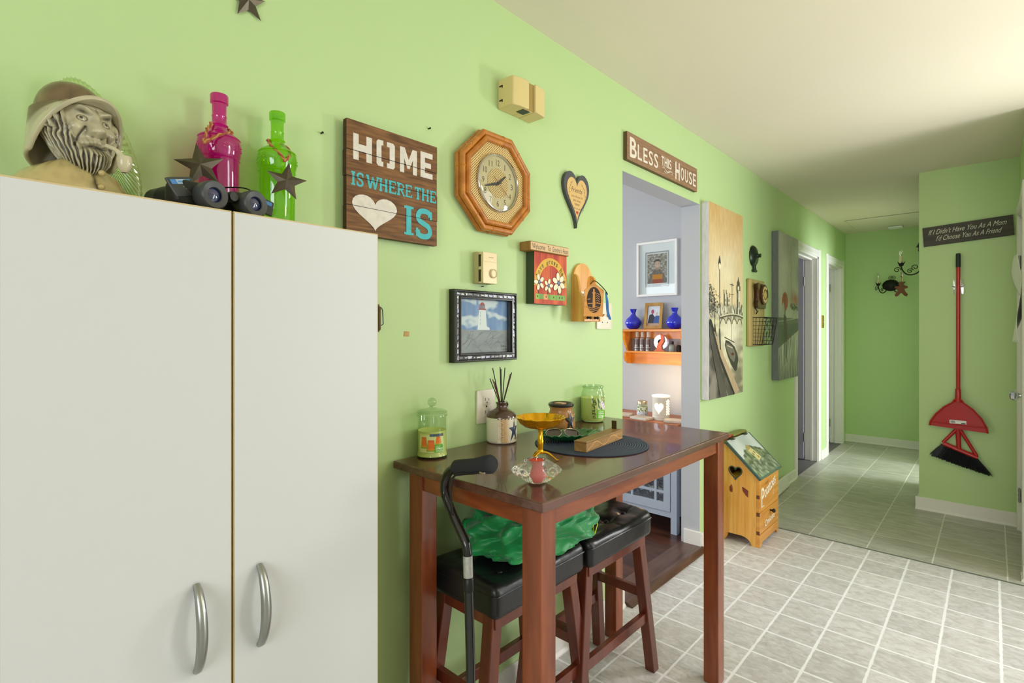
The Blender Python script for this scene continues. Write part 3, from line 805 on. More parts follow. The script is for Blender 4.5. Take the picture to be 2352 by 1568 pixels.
# ================================================================== coloured bottles and their stars
def bottle(name, y, m, lab):
    t = thing(name, lab, 'bottle', (0.050, y, 1.4985))
    prof = [(0, 0.001), (0.034, 0.001), (0.040, 0.006), (0.0405, 0.02), (0.0385, 0.03), (0.0385, 0.155), (0.041, 0.158), (0.0385, 0.161), (0.041, 0.166), (0.0430, 0.185), (0.0425, 0.195), (0.0395, 0.201), (0.0415, 0.203),
            (0.038, 0.207), (0.027, 0.214), (0.018, 0.222), (0.0145, 0.230), (0.0175, 0.2325), (0.0145, 0.235), (0.0138, 0.25), (0.0148, 0.252), (0.0138, 0.254), (0.0142, 0.278), (0.0175, 0.280), (0.0180, 0.296), (0.0165, 0.2985), (0.012, 0.2985), (0.0105, 0.28)]
    mb = MB(); mb.lathe(prof, (0, 0, 0), 40)
    # embossed flowers round the shoulder
    for k in range(12):
        a = 2*PI*k/12
        for q in range(5):
            b = 2*PI*q/5
            rr = 0.0425; aa = a+0.11*math.cos(b); z = 0.182+0.0048*math.sin(b)
            mb.sphere((rr*math.cos(aa), rr*math.sin(aa), z), 0.0017, 6, 4)
    mb.build('glass_body', m, t, ang=50)
    return t
bottle('magenta_bottle', 0.397, m_pink, 'tall magenta glass bottle with long neck on white cabinet')
bottle('lime_bottle', 0.5215, m_lime, 'tall lime green glass bottle with long neck on white cabinet')
m_rust = mat('rusty_star_metal', '#5d5546', 0.38, metal=0.75, var=(30, 0.25))
m_twine = vcmat('twine', 0.9)
def barn_star(name, loc, r, rot, lab, aim=(1, -0.15, 0), twine=None, grp=None):
    t = thing(name, lab, 'star', loc)
    mb = MB(); N_ = Vector(aim).normalized(); S_ = Vector((0, 0, 1)).cross(N_).normalized(); T_ = N_.cross(S_)
    pts = star2(0, 0, r, r*0.42, 5, rot)
    V = [N_*(r*0.22)]+[S_*p[0]+T_*p[1] for p in pts]+[N_*0.0]
    F = [(0, 1+i, 1+(i+1) % 10) for i in range(10)]+[(11, 1+(i+1) % 10, 1+i) for i in range(10)]
    mb.add(V, F)
    mb.build('star_body', m_rust, t, smooth=False)
    if twine:
        mb = MB()
        for k, pth in enumerate(twine):
            sp = smooth_path(pth, 7)
            c1 = hx('#b98a4f'); c2 = hx('#a5533d')
            for off in (0.0, PI):
                q = []
                for i, p in enumerate(sp):
                    a = i*0.9+off
                    q.append(Vector(p)+Vector((0.0, math.cos(a), math.sin(a)))*0.0019)
                mb.tube(q, 0.0021, 6, 0, c1 if off == 0 else c2)
        mb.build('twine', m_twine, t)
    return t
# magenta: star hangs low on a raffia loop
barn_star('hanging_star', (0.105, 0.3445, 1.620), 0.047, 100, 'dull grey-green metal star hanging from the magenta bottle', (1, -0.35, 0.1), [[(-0.003, 0.006, 0.048), (-0.010, 0.012, 0.068), (-0.026, 0.020, 0.088), (-0.040, 0.032, 0.104), (-0.056, 0.036, 0.112)], [(-0.003, 0.006, 0.048), (-0.006, 0.030, 0.070), (-0.022, 0.058, 0.088), (-0.036, 0.072, 0.096), (-0.056, 0.070, 0.108)]])
barn_star('hanging_star', (0.105, 0.518, 1.6255), 0.045, 82, 'dark shiny metal star hanging from the lime green bottle', (1, -0.35, 0.1), [[(-0.003, -0.003, 0.046), (-0.012, -0.008, 0.062), (-0.030, -0.020, 0.082), (-0.046, -0.022, 0.098), (-0.060, -0.012, 0.104)], [(-0.003, -0.003, 0.046), (-0.010, 0.010, 0.060), (-0.028, 0.020, 0.078), (-0.044, 0.022, 0.092), (-0.060, 0.014, 0.102)]])
# wall star clipped by the top of the frame
barn_star('wall_star', (0.006, 0.471, 2.054), 0.045, 97, 'brown metal star mounted on green wall above the bottles', (1, 0, 0))
mb = MB(); mb.lathe([(0.0015, 0), (0.0015, -0.012)], (0.006, 0.471, 2.0), 6)

# ================================================================== binoculars
bn = thing('binoculars', 'black binoculars with blue name strips lying on the cabinet edge', 'binoculars', (0.24, 0.33, 1.4985))
m_bblk = mat('pebbled_black', '#1c1e1b', 0.45, bump=(350, 0.3, 0.001)); m_lens = mat('lens_glass', '#1a2350', 0.04, spec=1, coat=1)
m_bgrey = mat('dark_grey_rubber', '#3d3f3f', 0.4)
ax = Vector((-0.965, -0.26, 0)).normalized()
frames = []
for nm, e in (('left', Vector((0.044, -0.014, 0.026))), ('right', Vector((0.030, 0.060, 0.026)))):
    A = Matrix(((ax.x, -ax.y, 0, e.x), (ax.y, ax.x, 0, e.y), (0, 0, 1, e.z), (0, 0, 0, 1)))   # local x = barrel axis
    frames.append(A)
    mb = MB(); mb.M = A
    mb.lathe([(0.0125, 0.005), (0.0135, 0.002), (0.0225, 0.0), (0.025, 0.003), (0.025, 0.02), (0.0235, 0.024), (0.0235, 0.03), (0.021, 0.034), (0.021, 0.045)], (0, 0, 0), 32, 1, axis='x')
    off = 0.014 if nm == 'left' else -0.014
    mb.lathe([(0, 0.05), (0.021, 0.05), (0.0235, 0.07), (0.0245, 0.115), (0.0255, 0.117), (0.0255, 0.120), (0.0245, 0.122), (0.0252, 0.150), (0.023, 0.152), (0.02, 0.150), (0.019, 0.145), (0, 0.145)], (0, off, 0), 32, 0, axis='x')
    # prism housing
    mb.rbox((0.056, off*0.9, 0.001), (0.050, 0.070, 0.052), 0.018, 6, mi=0)
    b = mb.build('barrel', [m_bblk, m_bgrey], bn, ang=40)
    l = MB(); l.M = A; l.lathe([(0, 0.0025), (0.006, 0.0032), (0.0125, 0.0062)], (0, 0, 0), 24, axis='x'); l.build('eyepiece_lens', m_lens, b)
    # cover plate on the eyepiece side of the housing with its name strip
    sgn = 1 if nm == 'left' else -1
    TM = A @ Matrix.Translation((0.036, off+0.020*sgn, 0.010)) @ Matrix.Rotation(R(-24*sgn), 4, 'X') @ Matrix.Rotation(R(18), 4, 'Y') @ Matrix.Rotation(R(20*sgn), 4, 'Z')
    p = MB(); p.M = TM; p.rbox((0, 0, 0), (0.006, 0.060 if nm == 'left' else 0.050, 0.036), 0.003, 6)
    p.build('cover_plate', m_bgrey, b)
    p = MB(); p.M = TM
    qn = Panel(p, (-0.0032, 0.026, 0.004), (0, -1, 0), (0, 0, 1))
    qn.rect(0.0, 0.0, 0.046, 0.0085, '#4f8ad0'); qn.rect(0.013, 0.0, 0.034, 0.0085, '#a9c3e0'); qn.line([(0.016, 0.0042), (0.031, 0.0042)], 0.003, '#5f9ad8'); qn.line([(0.020, -0.005), (0.034, -0.005)], 0.002, '#8a8d8c'); qn.line([(0.024, -0.009), (0.032, -0.009)], 0.0016, '#8a8d8c')
    p.build('name_strip', m_paint, b)
mb = MB()
mid_ = (Vector((0.044, -0.014, 0.026))+Vector((0.030, 0.060, 0.026)))/2
A = Matrix(((ax.x, -ax.y, 0, mid_.x), (ax.y, ax.x, 0, mid_.y), (0, 0, 1, mid_.z+0.006), (0, 0, 0, 1)))
mb.M = A
mb.lathe([(0, 0.008), (0.008, 0.008), (0.0095, 0.011), (0.0095, 0.022), (0.006, 0.025), (0.006, 0.11), (0, 0.11)], (0, 0, 0), 20, axis='x')
mb.rbox((0.03, 0, 0.0), (0.012, 0.04, 0.014), 0.005, 5); mb.rbox((0.085, 0, 0.0), (0.02, 0.05, 0.014), 0.005, 5)
mb.build('bridge', m_bblk, bn)
mb = MB()
st = smooth_path([(-0.012, 0.0, 0.050), (0.0, 0.03, 0.056), (0.02, 0.05, 0.052), (0.022, 0.07, 0.036), (0.0, 0.085, 0.03)], 6)
mb.tube(st, 0.0035, 8, flat=0.35); mb.build('strap', m_blk, bn)
# ================================================================== HOME sign
hs = thing('home_sign', 'square brown plank sign reading HOME IS WHERE THE heart IS', 'sign', (0, 0.71, 1.547))
WW, HH = 0.303, 0.303
def plankcol(u, v, base=('#6d4829', '#93693f', '#47301b')):
    n = nz(u*2, v*30, 3)*0.5+nz(u*8, v*120, 1)*0.4
    c = mix(hx(base[0]), hx(base[1]), 0.5+n)
    return mix(c, hx(base[2]), max(0, nz(u*5+9, v*18, 5))*1.2)
mb = MB(); zs = [0, 0.075, 0.152, 0.222, HH]
pc = hx('#4a3019')
for i in range(4):
    off = (0.0, 0.003, -0.003, 0.002)[i]
    mb.box((0.012, 0.0+off*0.3, zs[i]+0.0006), (0.030, WW+off*0.5, zs[i+1]-0.0006), 0, pc)
mb.box((0.0, 0.04, 0.03), (0.012, 0.08, HH-0.03), 0, pc); mb.box((0.0, WW-0.08, 0.03), (0.012, WW-0.04, HH-0.03), 0, pc)
for i in range(4):
    mb.grid(lambda u, v, i=i: (0.03015, u*WW, zs[i]+0.0006+(zs[i+1]-zs[i]-0.0012)*v), 50, 16, 0, colf=lambda u, v, i=i: plankcol(u, v+i*1.7))
mb.build('plank_panel', m_paintw, hs, smooth=False)
m_letters = vcmat('worn_letter_paint', 0.65, 0.3, noise_amt=0.12, nscale=(300, 60, 60))
mb = MB(); p = Panel(mb, (0.0304, 0, 0)); WH = '#dcd6ca'; TQ = '#4fb6bb'
def S(x): return x*WW
def T_(y): return (1-y)*HH
def blk(x0, y0, x1, y1, c=WH): p.rect(S(x0), T_(y1), S(x1), T_(y0), c)
def pg(pts, c=WH): p.poly([(S(a), T_(b)) for a, b in pts], c)
# H
blk(0.065, 0.115, 0.118, 0.345); blk(0.195, 0.115, 0.252, 0.345); blk(0.118, 0.20, 0.195, 0.262)
# O made of two brackets
pg([(0.300, 0.125), (0.318, 0.105), (0.372, 0.105), (0.372, 0.150), (0.352, 0.150), (0.352, 0.300), (0.372, 0.300), (0.372, 0.345), (0.318, 0.345), (0.300, 0.325)][::-1])
pg([(0.498, 0.125), (0.480, 0.105), (0.410, 0.105), (0.410, 0.150), (0.440, 0.150), (0.440, 0.300), (0.410, 0.300), (0.410, 0.345), (0.480, 0.345), (0.498, 0.325)])
# M
pg([(0.555, 0.345), (0.555, 0.105), (0.610, 0.105), (0.655, 0.215), (0.700, 0.105), (0.752, 0.105), (0.752, 0.345), (0.705, 0.345), (0.705, 0.205), (0.665, 0.300), (0.640, 0.300), (0.603, 0.205), (0.603, 0.345)][::-1])
# E
pg([(0.795, 0.090), (0.945, 0.090), (0.945, 0.142), (0.850, 0.142), (0.850, 0.190), (0.925, 0.190), (0.925, 0.240), (0.850, 0.240), (0.850, 0.290), (0.945, 0.290), (0.945, 0.342), (0.795, 0.342)][::-1])
def slab(ch, x0, x1, y0, y1, w, c, sf=0.035):
    """slab-serif capital drawn with strokes"""
    W_, H_ = x1-x0, y1-y0
    def q(a, b): return (S(x0+a*W_), T_(y0+b*H_))
    def ln(pts, ww=None): p.line([q(a, b) for a, b in pts], (ww or w)*WW, c)
    def srf(a, b, l=0.16):
        p.line([q(a-l, b), q(a+l, b)], sf*HH*0.45 if sf else w, c)
    e = 0.05
    if ch == 'I': ln([(0.5, 0), (0.5, 1)]); srf(0.5, e, 0.5); srf(0.5, 1-e, 0.5)
    if ch == 'H':
        ln([(0.2, 0), (0.2, 1)]); ln([(0.8, 0), (0.8, 1)]); ln([(0.2, 0.5), (0.8, 0.5)], w*0.7)
        for a in (0.2, 0.8): srf(a, e); srf(a, 1-e)
    if ch == 'T': ln([(0.5, 0), (0.5, 1)]); ln([(0.02, 0.07), (0.98, 0.07)], w*0.7); srf(0.5, 1-e, 0.24); ln([(0.05, 0.0), (0.05, 0.25)], w*0.5); ln([(0.95, 0.0), (0.95, 0.25)], w*0.5)
    if ch == 'E':
        ln([(0.2, 0), (0.2, 1)]); ln([(0.0, e), (0.92, e)], w*0.7); ln([(0.2, 0.5), (0.7, 0.5)], w*0.6); ln([(0.0, 1-e), (0.96, 1-e)], w*0.7)
        ln([(0.92, 0), (0.92, 0.25)], w*0.5); ln([(0.96, 0.75), (0.96, 1)], w*0.5); ln([(0.7, 0.38), (0.7, 0.62)], w*0.5)
    if ch == 'W':
        ln([(0.08, 0), (0.3, 1)]); ln([(0.3, 1), (0.5, 0.15)], w*0.8); ln([(0.5, 0.15), (0.7, 1)]); ln([(0.7, 1), (0.92, 0)], w*0.8)
        srf(0.08, e, 0.12); srf(0.92, e, 0.12); srf(0.5, 0.15, 0.08)
    if ch == 'R':
        ln([(0.2, 0), (0.2, 1)]); srf(0.15, e, 0.16); srf(0.2, 1-e, 0.2)
        ln([(0.2, 0.06), (0.55, 0.06), (0.75, 0.12), (0.82, 0.28), (0.75, 0.44), (0.55, 0.52), (0.2, 0.52)], w*0.75)
        ln([(0.5, 0.52), (0.72, 0.75), (0.85, 0.97), (0.98, 0.97)], w*0.8)
    if ch == 'S':
        pts = [(0.90, 0.22), (0.80, 0.08), (0.55, 0.04), (0.28, 0.08), (0.14, 0.24), (0.22, 0.40), (0.50, 0.50), (0.78, 0.60), (0.88, 0.78), (0.74, 0.93), (0.46, 0.97), (0.20, 0.92), (0.10, 0.76)]
        p.line([q(a[0], a[1]) for a in smooth_path([(a, b, 0) for a, b in pts], 4)], w*0.85*WW, c)
        ln([(0.93, 0.02), (0.93, 0.32)], w*0.45); ln([(0.08, 0.68), (0.08, 0.98)], w*0.45)
yy0, yy1 = 0.455, 0.572
for ch, a, b in (('I', 0.045, 0.085), ('S', 0.098, 0.165), ('W', 0.195, 0.325), ('H', 0.325, 0.42), ('E', 0.43, 0.51), ('R', 0.52, 0.61), ('E', 0.615, 0.69), ('T', 0.725, 0.80), ('H', 0.805, 0.90), ('E', 0.91, 0.985)):
    slab(ch, a, b, yy0, yy1, 0.021, TQ)
p.poly(heart(S(0.285), T_(0.795), 0.142, 0.094), WH)
slab('I', 0.60, 0.71, 0.655, 0.935, 0.058, TQ, 0.05); slab('S', 0.735, 0.935, 0.665, 0.935, 0.062, TQ, 0.05)
# plank seams show through the paint
for z in zs[1:4]: p.rect(0, z-0.0007, WW, z+0.0007, '#1c120a')
mb.build('lettering', m_letters, hs, smooth=False)

# ================================================================== clock
ck = thing('wall_clock', 'octagonal bamboo-framed clock with woven cane panel and round chrome dial', 'clock', (0, 1.2745, 1.793))
m_bam = wood('bamboo_varnish', '#a85f12', '#c8802a', (20, 20, 20), 0.22, dark='#7b3f0c', coat=0.4)
def octa(r, n=8): return [(r/math.cos(PI/8)*math.cos(PI/8+i*PI/4), r/math.cos(PI/8)*math.sin(PI/8+i*PI/4)) for i in range(n)]
mb = MB()
o_ = octa(0.150)
mb.prism(o_, 'x', 0.0, 0.028)
mb.build('backing', mat('clock_back_wood', '#7d4a18', 0.5), ck, smooth=False)
mb = MB()
for r, xx, rad in ((0.158, 0.032, 0.0105), (0.139, 0.038, 0.0095), (0.161, 0.012, 0.010)):
    o_ = octa(r)
    for i in range(8):
        a = Vector((xx, o_[i][0], o_[i][1])); b = Vector((xx, o_[(i+1) % 8][0], o_[(i+1) % 8][1]))
        mb.tube([a, b], rad, 12)
        mb.sphere(a, rad, 12, 8)
        for q in (0.3,) if i % 2 else (0.62,):
            c = a.lerp(b, q); d = (b-a).normalized()*0.0012
            mb.tube([c-d*2.2, c-d, c+d, c+d*2.2], [rad*1.0, rad*1.13, rad*1.13, rad*1.0], 12)
mb.build('bamboo_frame', m_bam, ck, ang=40)
# cane weave with holes
m = bpy.data.materials.new('woven_cane'); m.use_nodes = True; nt = m.node_tree; L = nt.links; b = nt.nodes['Principled BSDF']
tc = nt.nodes.new('ShaderNodeTexCoord'); vo = nt.nodes.new('ShaderNodeTexVoronoi'); vo.inputs['Scale'].default_value = 1; vo.inputs['Randomness'].default_value = 0.0
mp = nt.nodes.new('ShaderNodeMapping'); mp.inputs['Rotation'].default_value = (R(45), 0, 0); mp.inputs['Scale'].default_value = (0.0001, 165, 165)
L.new(tc.outputs['Object'], mp.inputs[0]); L.new(mp.outputs[0], vo.inputs['Vector'])
mr = nt.nodes.new('ShaderNodeMapRange'); mr.inputs['From Min'].default_value = 0.26; mr.inputs['From Max'].default_value = 0.34
L.new(vo.outputs['Distance'], mr.inputs[0])
mx = nt.nodes.new('ShaderNodeMix'); mx.data_type = 'RGBA'; mx.inputs[6].default_value = hx('#5a3c16'); mx.inputs[7].default_value = hx('#e2c27c')
L.new(mr.outputs[0], mx.inputs[0]); L.new(mx.outputs[2], b.inputs['Base Color']); b.inputs['Roughness'].default_value = 0.5
bp = nt.nodes.new('ShaderNodeBump'); bp.inputs['Strength'].default_value = 0.6; bp.inputs['Distance'].default_value = 0.001; L.new(mr.outputs[0], bp.inputs['Height']); L.new(bp.outputs[0], b.inputs['Normal'])
m_cane = m
mb = MB(); mb.prism(octa(0.134), 'x', 0.026, 0.034); mb.build('cane_panel', m_cane, ck, smooth=False)
mb = MB(); DR = 0.0985
mb.lathe([(DR-0.004, 0.030), (DR, 0.034), (DR+0.0005, 0.040), (DR-0.002, 0.0445), (DR-0.005, 0.0455), (DR-0.0065, 0.043), (DR-0.0065, 0.037)], (0, 0, 0), 64, axis='x'); mb.build('bezel', m_chrome, ck, ang=60)
mb = MB(); p = Panel(mb, (0.0355, 0, 0))
p.disc((0, 0), DR-0.005, '#c9b98a', 48)
for n in range(1, 13):
    if n in (7, 8): continue
    a = R(90-30*n); r = 0.0695; w_ = 0.0165 if n >= 10 else (0.0035 if n == 1 else 0.0105); h_ = 0.0195
    p.text(str(n), r*math.cos(a)-w_/2, r*math.sin(a)-h_/2, r*math.cos(a)+w_/2, r*math.sin(a)+h_/2, '#3c3420')
p.text('7', -0.040, -0.070, -0.030, -0.0505, '#3c3420'); p.text('8', -0.0655, -0.0445, -0.055, -0.025, '#3c3420')
p.rect(-0.012, -0.0475, 0.012, -0.0425, '#8a5a2a'); p.rect(-0.0105, -0.0467, 0.0105, -0.0433, '#d8cba0')
dial = mb.build('dial', m_paint, ck, smooth=False)
mb = MB(); mb.lathe([(0, 0.0364), (0.050, 0.0364)], (0, 0, 0), 40, axis='x'); mb.build('dial_cane_centre', m_cane, dial)
def hand(nm, ang_, l, w0, x, col, tail=0.015):
    mb = MB(); d = Vector((math.cos(ang_), math.sin(ang_))); n_ = Vector((-d.y, d.x))
    pts = [-d*tail+n_*w0*0.35, -d*tail-n_*w0*0.35, d*l*0.35-n_*w0*0.5, d*l-n_*w0*0.2, d*l+n_*w0*0.2, d*l*0.35+n_*w0*0.5]
    mb.prism([tuple(q) for q in pts], 'x', x, x+0.0008); mb.build(nm, col, ck, smooth=False)
m_hand = mat('dark_hand', '#2a2a26', 0.4); 
hand('hour_hand', R(90-51), 0.048, 0.010, 0.0375, m_hand); hand('minute_hand', R(90-252), 0.066, 0.009, 0.039, m_hand)
hand('second_hand', R(90-130), 0.07, 0.0016, 0.0405, mat('red_hand', '#a6402c', 0.4), 0.03)
mb = MB(); mb.lathe([(0.004, 0.036), (0.004, 0.043), (0, 0.043)], (0, 0, 0), 12, axis='x'); mb.build('hub', m_hand, ck)
mb = MB(); mb.lathe([(DR-0.0055, 0.0440), (0.07, 0.0500), (0.04, 0.0530), (0.0001, 0.0545)], (0, 0, 0), 48, axis='x'); mb.build('glass_cover', m_pane, ck)

# ================================================================== door chime
ch = thing('door_chime', 'cream plastic door chime box high on green wall above the clock', 'door chime', (0, 1.415, 2.118))
mb = MB()
mb.prism([(0, -0.104), (0.060, -0.104), (0.070, -0.100), (0.079, -0.072), (0.083, -0.030), (0, -0.030)], 'z', -0.05, 0.05)
mb.prism([(0, 0.004), (0.083, 0.004), (0.082, 0.030), (0.078, 0.062), (0.070, 0.067), (0, 0.067)], 'z', -0.05, 0.05)
mb.box((0, -0.030, -0.0495), (0.072, 0.004, 0.0495))
c_ = mb.build('cover', m_cream, ch, ang=30, bevel=0.003)
mb = MB(); mb.box((0.0722, -0.0295, -0.0485), (0.0735, 0.0035, 0.0485)); mb.build('speaker_strip', mat('tan_strip', '#a88f4e', 0.5), ch, smooth=False)
mb = MB(); mb.box((0.035, -0.046, -0.0512), (0.068, -0.010, -0.0502)); mb.build('sound_opening', m_blk, ch, smooth=False)
for z in (-0.024, 0.026):
    mb = MB(); mb.prism([(0.008, z-0.002), (0.019, z-0.002), (0.019, z-0.006), (0.024, z-0.006), (0.024, z+0.003), (0.008, z+0.003)], 'y', -0.1047, -0.1037); mb.build('vent_slot', m_blk, ch, smooth=False)

# ================================================================== thermostat
th = thing('thermostat', 'beige wall thermostat with round dial above the lighthouse picture', 'thermostat', (0, 1.236, 1.4985))
mb = MB(); mb.box((0, -0.044, -0.052), (0.022, 0.026, 0.054)); mb.build('back_plate', mat('thermostat_back', '#b9b07a', 0.5), th, smooth=False, bevel=0.002)
m_thc = mat('beige_metal_cover', '#e0cda4', 0.35, metal=0.2)
mb = MB(); mb.box((0.022, -0.040, -0.052), (0.045, 0.0255, 0.052)); mb.build('cover', m_thc, th, smooth=False, bevel=0.0015)
mb = MB(); mb.lathe([(0.0155, 0.0452), (0.0155, 0.050), (0.0125, 0.052), (0.0115, 0.0495), (0, 0.0495)], (0, 0.006, -0.018), 32, axis='x'); mb.build('dial', m_thc, th)
mb = MB(); p = Panel(mb, (0.0452, 0, 0)); p.rect(-0.038, 0.0195, 0.024, 0.0202, '#b29a6c'); p.rect(-0.014, 0.034, 0.008, 0.0365, '#a8987a')
mb.box((0.024, -0.0403, 0.004), (0.034, -0.0398, 0.044), 0, hx('#2c2a1c')); mb.box((0.024, -0.0403, -0.046), (0.034, -0.0398, -0.006), 0, hx('#2c2a1c'))
mb.build('markings', m_paint, th, smooth=False)

# ================================================================== lighthouse picture
lh = thing('lighthouse_picture', 'black framed painting of a white lighthouse with red lantern on grey rocks', 'picture', (0, 1.088, 1.186))
LW, LH = 0.294, 0.236
mb = MB(); f = 0.030
def frame(mb, W_, H_, f, x0, x1, inner=0.006, mi=0):
    prof = [(0, 0), (x1*0.85, 0), (x1, f*0.12), (x1, f*0.22), (x1*0.82, f*0.30), (x1*0.82, f*0.70), (x1*0.95, f*0.78), (x1*0.95, f*0.9), (x1*0.7, f), (x0, f)]
    cs = [(0, 0, 1, 1), (W_, 0, -1, 1), (W_, H_, -1, -1), (0, H_, 1, -1)]
    V = []
    for cx_, cz_, sx, sz in cs:
        for x, d in prof: V.append((x, cx_+sx*d, cz_+sz*d))
    n = len(prof); F = []
    for i in range(4):
        j = (i+1) % 4
        for k in range(n-1): F.append((i*n+k, j*n+k, j*n+k+1, i*n+k+1))
    mb.add(V, F, mi)
frame(mb, LW, LH, f, 0.004, 0.030)
fr = mb.build('frame', mat('black_lacquer', '#161614', 0.25, coat=0.3), lh, ang=25)
mb = MB(); rnd = random.Random(3)
p = Panel(mb, (0.0248, 0, 0))
for side in range(4):
    Ls = (LW, LH, LW, LH)[side]; t = 0.01
    while t < Ls-0.012:
        ln_ = rnd.uniform(0.006, 0.018); a, b = t, min(t+ln_, Ls-0.01); d0 = f*0.34+rnd.uniform(0, f*0.08); d1 = f*0.64-rnd.uniform(0, f*0.1)
        col = rnd.choice(['#c9cbd6', '#9a9ba0', '#b9c2dd', '#e0e0e0', '#77787a'])
        sk = rnd.uniform(-0.004, 0.004)
        def q(u, d):
            return {0: (u, d), 1: (LW-d, u), 2: (u, LH-d), 3: (d, u)}[side]
        pts = [q(a, d0), q(b+sk, d0+0.001), q(b, d1), q(a+sk, d1)]
        if side in (1, 2): pts = pts[::-1] if side == 2 else pts
        p.poly(pts, col); t += ln_+rnd.uniform(0.002, 0.008)
mb.build('marbled_inlay', m_paintg, fr, smooth=False)
mb = MB(); W_, H_ = LW-2*f, LH-2*f
p = Panel(mb, (0.008, f, f), step=2e-5)
def seacol(u, v):
    if v < 0.43+0.015*nz(u*6, 1):
        n = nz(u*3, v*4, 2)*0.5+nz(u*12, v*9, 1)*0.25
        return mix(hx('#a7a9aa'), hx('#8d8f92'), 0.5+n)
    c = mix(hx('#5f86bd'), hx('#8ea9cf'), 0.4+nz(u*12, v*1.6, 4)*0.9)
    cl = nz(u*2.6+2, v*4.5, 7)+0.35*nz(u*9, v*12, 1)
    band = g2(v-0.63-0.10*math.sin(u*3), 0.09)+g2(v-0.95, 0.1)*(1 if u < 0.35 else 0.3)
    return mix(c, hx('#dfe4e8'), 3.5*(cl+band*0.55-0.22))
p.raster(0, 0, W_, H_, 110, 90, seacol)
cx_ = W_*0.465
p.poly([(cx_-0.022, H_*0.43), (cx_+0.036, H_*0.43), (cx_+0.036, H_*0.47), (cx_+0.022, H_*0.5), (cx_+0.017, H_*0.815), (cx_-0.014, H_*0.815)], '#f3f3f1')
p.rect(cx_-0.015, H_*0.815, cx_+0.018, H_*0.84, '#b32c30'); p.rect(cx_-0.010, H_*0.84, cx_+0.012, H_*0.905, '#7c8b9c'); p.poly([(cx_-0.012, H_*0.905), (cx_+0.014, H_*0.905), (cx_+0.008, H_*0.95), (cx_+0.001, H_*0.965), (cx_-0.006, H_*0.95)], '#b32c30')
for x in (-0.011, -0.004, 0.004, 0.012): p.line([(cx_+x, H_*0.83), (cx_+x, H_*0.91)], 0.0022, '#b32c30')
for z in (0.76, 0.70, 0.62, 0.55): p.rect(cx_-0.009, H_*z-0.003, cx_-0.0075, H_*z+0.004, '#8d979c')
rnd = random.Random(5)
for k in range(26):
    x, y = rnd.uniform(0, W_*0.9), rnd.uniform(0.01, H_*0.36); a = rnd.uniform(-0.5, 0.9); q = [(x, y)]
    for j in range(4): q.append((min(W_, max(0, q[-1][0]+0.014*math.cos(a))), min(H_*0.4, max(0, q[-1][1]+0.012*math.sin(a))))); a += rnd.uniform(-0.5, 0.5)
    p.line(q, 0.0016, '#7e8083')
p.text('To Mom', W_*0.84, H_*0.085, W_*0.965, H_*0.125, '#1a1a1a', slant=0.3); p.text('Love 8m', W_*0.86, H_*0.03, W_*0.98, H_*0.065, '#1a1a1a', slant=0.3)
mb.build('painting', m_paint, lh, smooth=False)
mb = MB(); mb.box((0.0115, f-0.001, f-0.001), (0.0125, LW-f+0.001, LH-f+0.001)); mb.build('glass_pane', m_pane, lh, smooth=False)
mb = MB(); mb.lathe([(0.0015, 0), (0.0015, 0.01)], (0, 0, 0), 8, axis='x')
tag(mb.build('nail', m_iron, loc=(0, 1.232, 1.440)), 'small dark nail in green wall just above the lighthouse picture', 'nail')

# ================================================================== welcome plaque
wp = thing('welcome_plaque', 'red painted wood plaque with daisies under a Welcome To Grandma\'s House board', 'plaque', (0, 1.425, 1.39))
mb = MB(); y0p, y1p = 0.037, 0.234; zt = 0.192
mb.box((0.0, y0p, 0.0), (0.040, y1p, zt), 0, hx('#3d4a30'))
p = Panel(mb, (0.0402, y0p, 0)); PW = y1p-y0p
p.raster(0, 0, PW, zt, 60, 60, lambda u, v: mix(hx('#b2321f'), hx('#d9692e'), 0.30+1.3*nz(u*5.5, v*1.2, 3)+0.5*nz(u*26, v*3, 1)))
for k in range(1, 6): p.rect(PW*k/6, 0.03, PW*k/6+0.0008, zt, '#7c1f14')
p.rect(0.008, 0.018, PW-0.006, 0.037, '#6f9a45')
for a, b, c in ((0.008, 0.028, '#88b84c'), (0.055, 0.078, '#e59a5a'), (0.095, 0.128, '#7fae46'), (0.134, 0.185, '#79a94a')): p.rect(a, 0.017, b, 0.037, c)
for a in (0.017, 0.066, 0.112, 0.148, 0.165): p.rect(a, 0.024, a+0.006, 0.031, '#3c3b1a')
rb = [(PW*0.5+x, 0.068+y) for x, y in arc(0, 0, 0.1, 0, 180, 30, 0.108)]+[(PW*0.5+x, 0.068+y) for x, y in arc(0, 0, 0.072, 180, 0, 30, 0.080)]
rb = [(max(0.0, min(PW, a)), b) for a, b in rb]
for i in range(30):
    p.poly([rb[i+1], rb[i], rb[61-i], rb[60-i]], mix(hx('#e3b93a'), hx('#d29a2c'), 0.5+nz(i*0.4, 1)), inc=False)
p.k += 1
wds = 'love grows here'
for i, chh in enumerate(wds):
    if chh == ' ': continue
    a = 157-143*i/(len(wds)-1); r_ = 0.087 if chh not in 'glh' else 0.087
    ca, sa = math.cos(R(a)), math.sin(R(a)); bx, by = PW*0.5+0.0775*ca, 0.068+0.085*sa
    if bx < 0.003 or bx > PW-0.003: bx = min(PW-0.006, max(0.006, bx))
    rr = R(a-90); w_ = 0.004 if chh in 'l' else 0.0095; hh_ = 0.019 if chh in 'lh' else 0.0135
    p.text(chh, bx-w_/2*math.cos(rr), by-w_/2*math.sin(rr)-(0.004 if chh == 'g' else 0), bx+w_/2*math.cos(rr)*0+(-w_/2*math.cos(rr))+w_, by-w_/2*math.sin(rr)-(0.004 if chh == 'g' else 0)+hh_, '#5c5a1c', rot=rr, bold=0.0004)
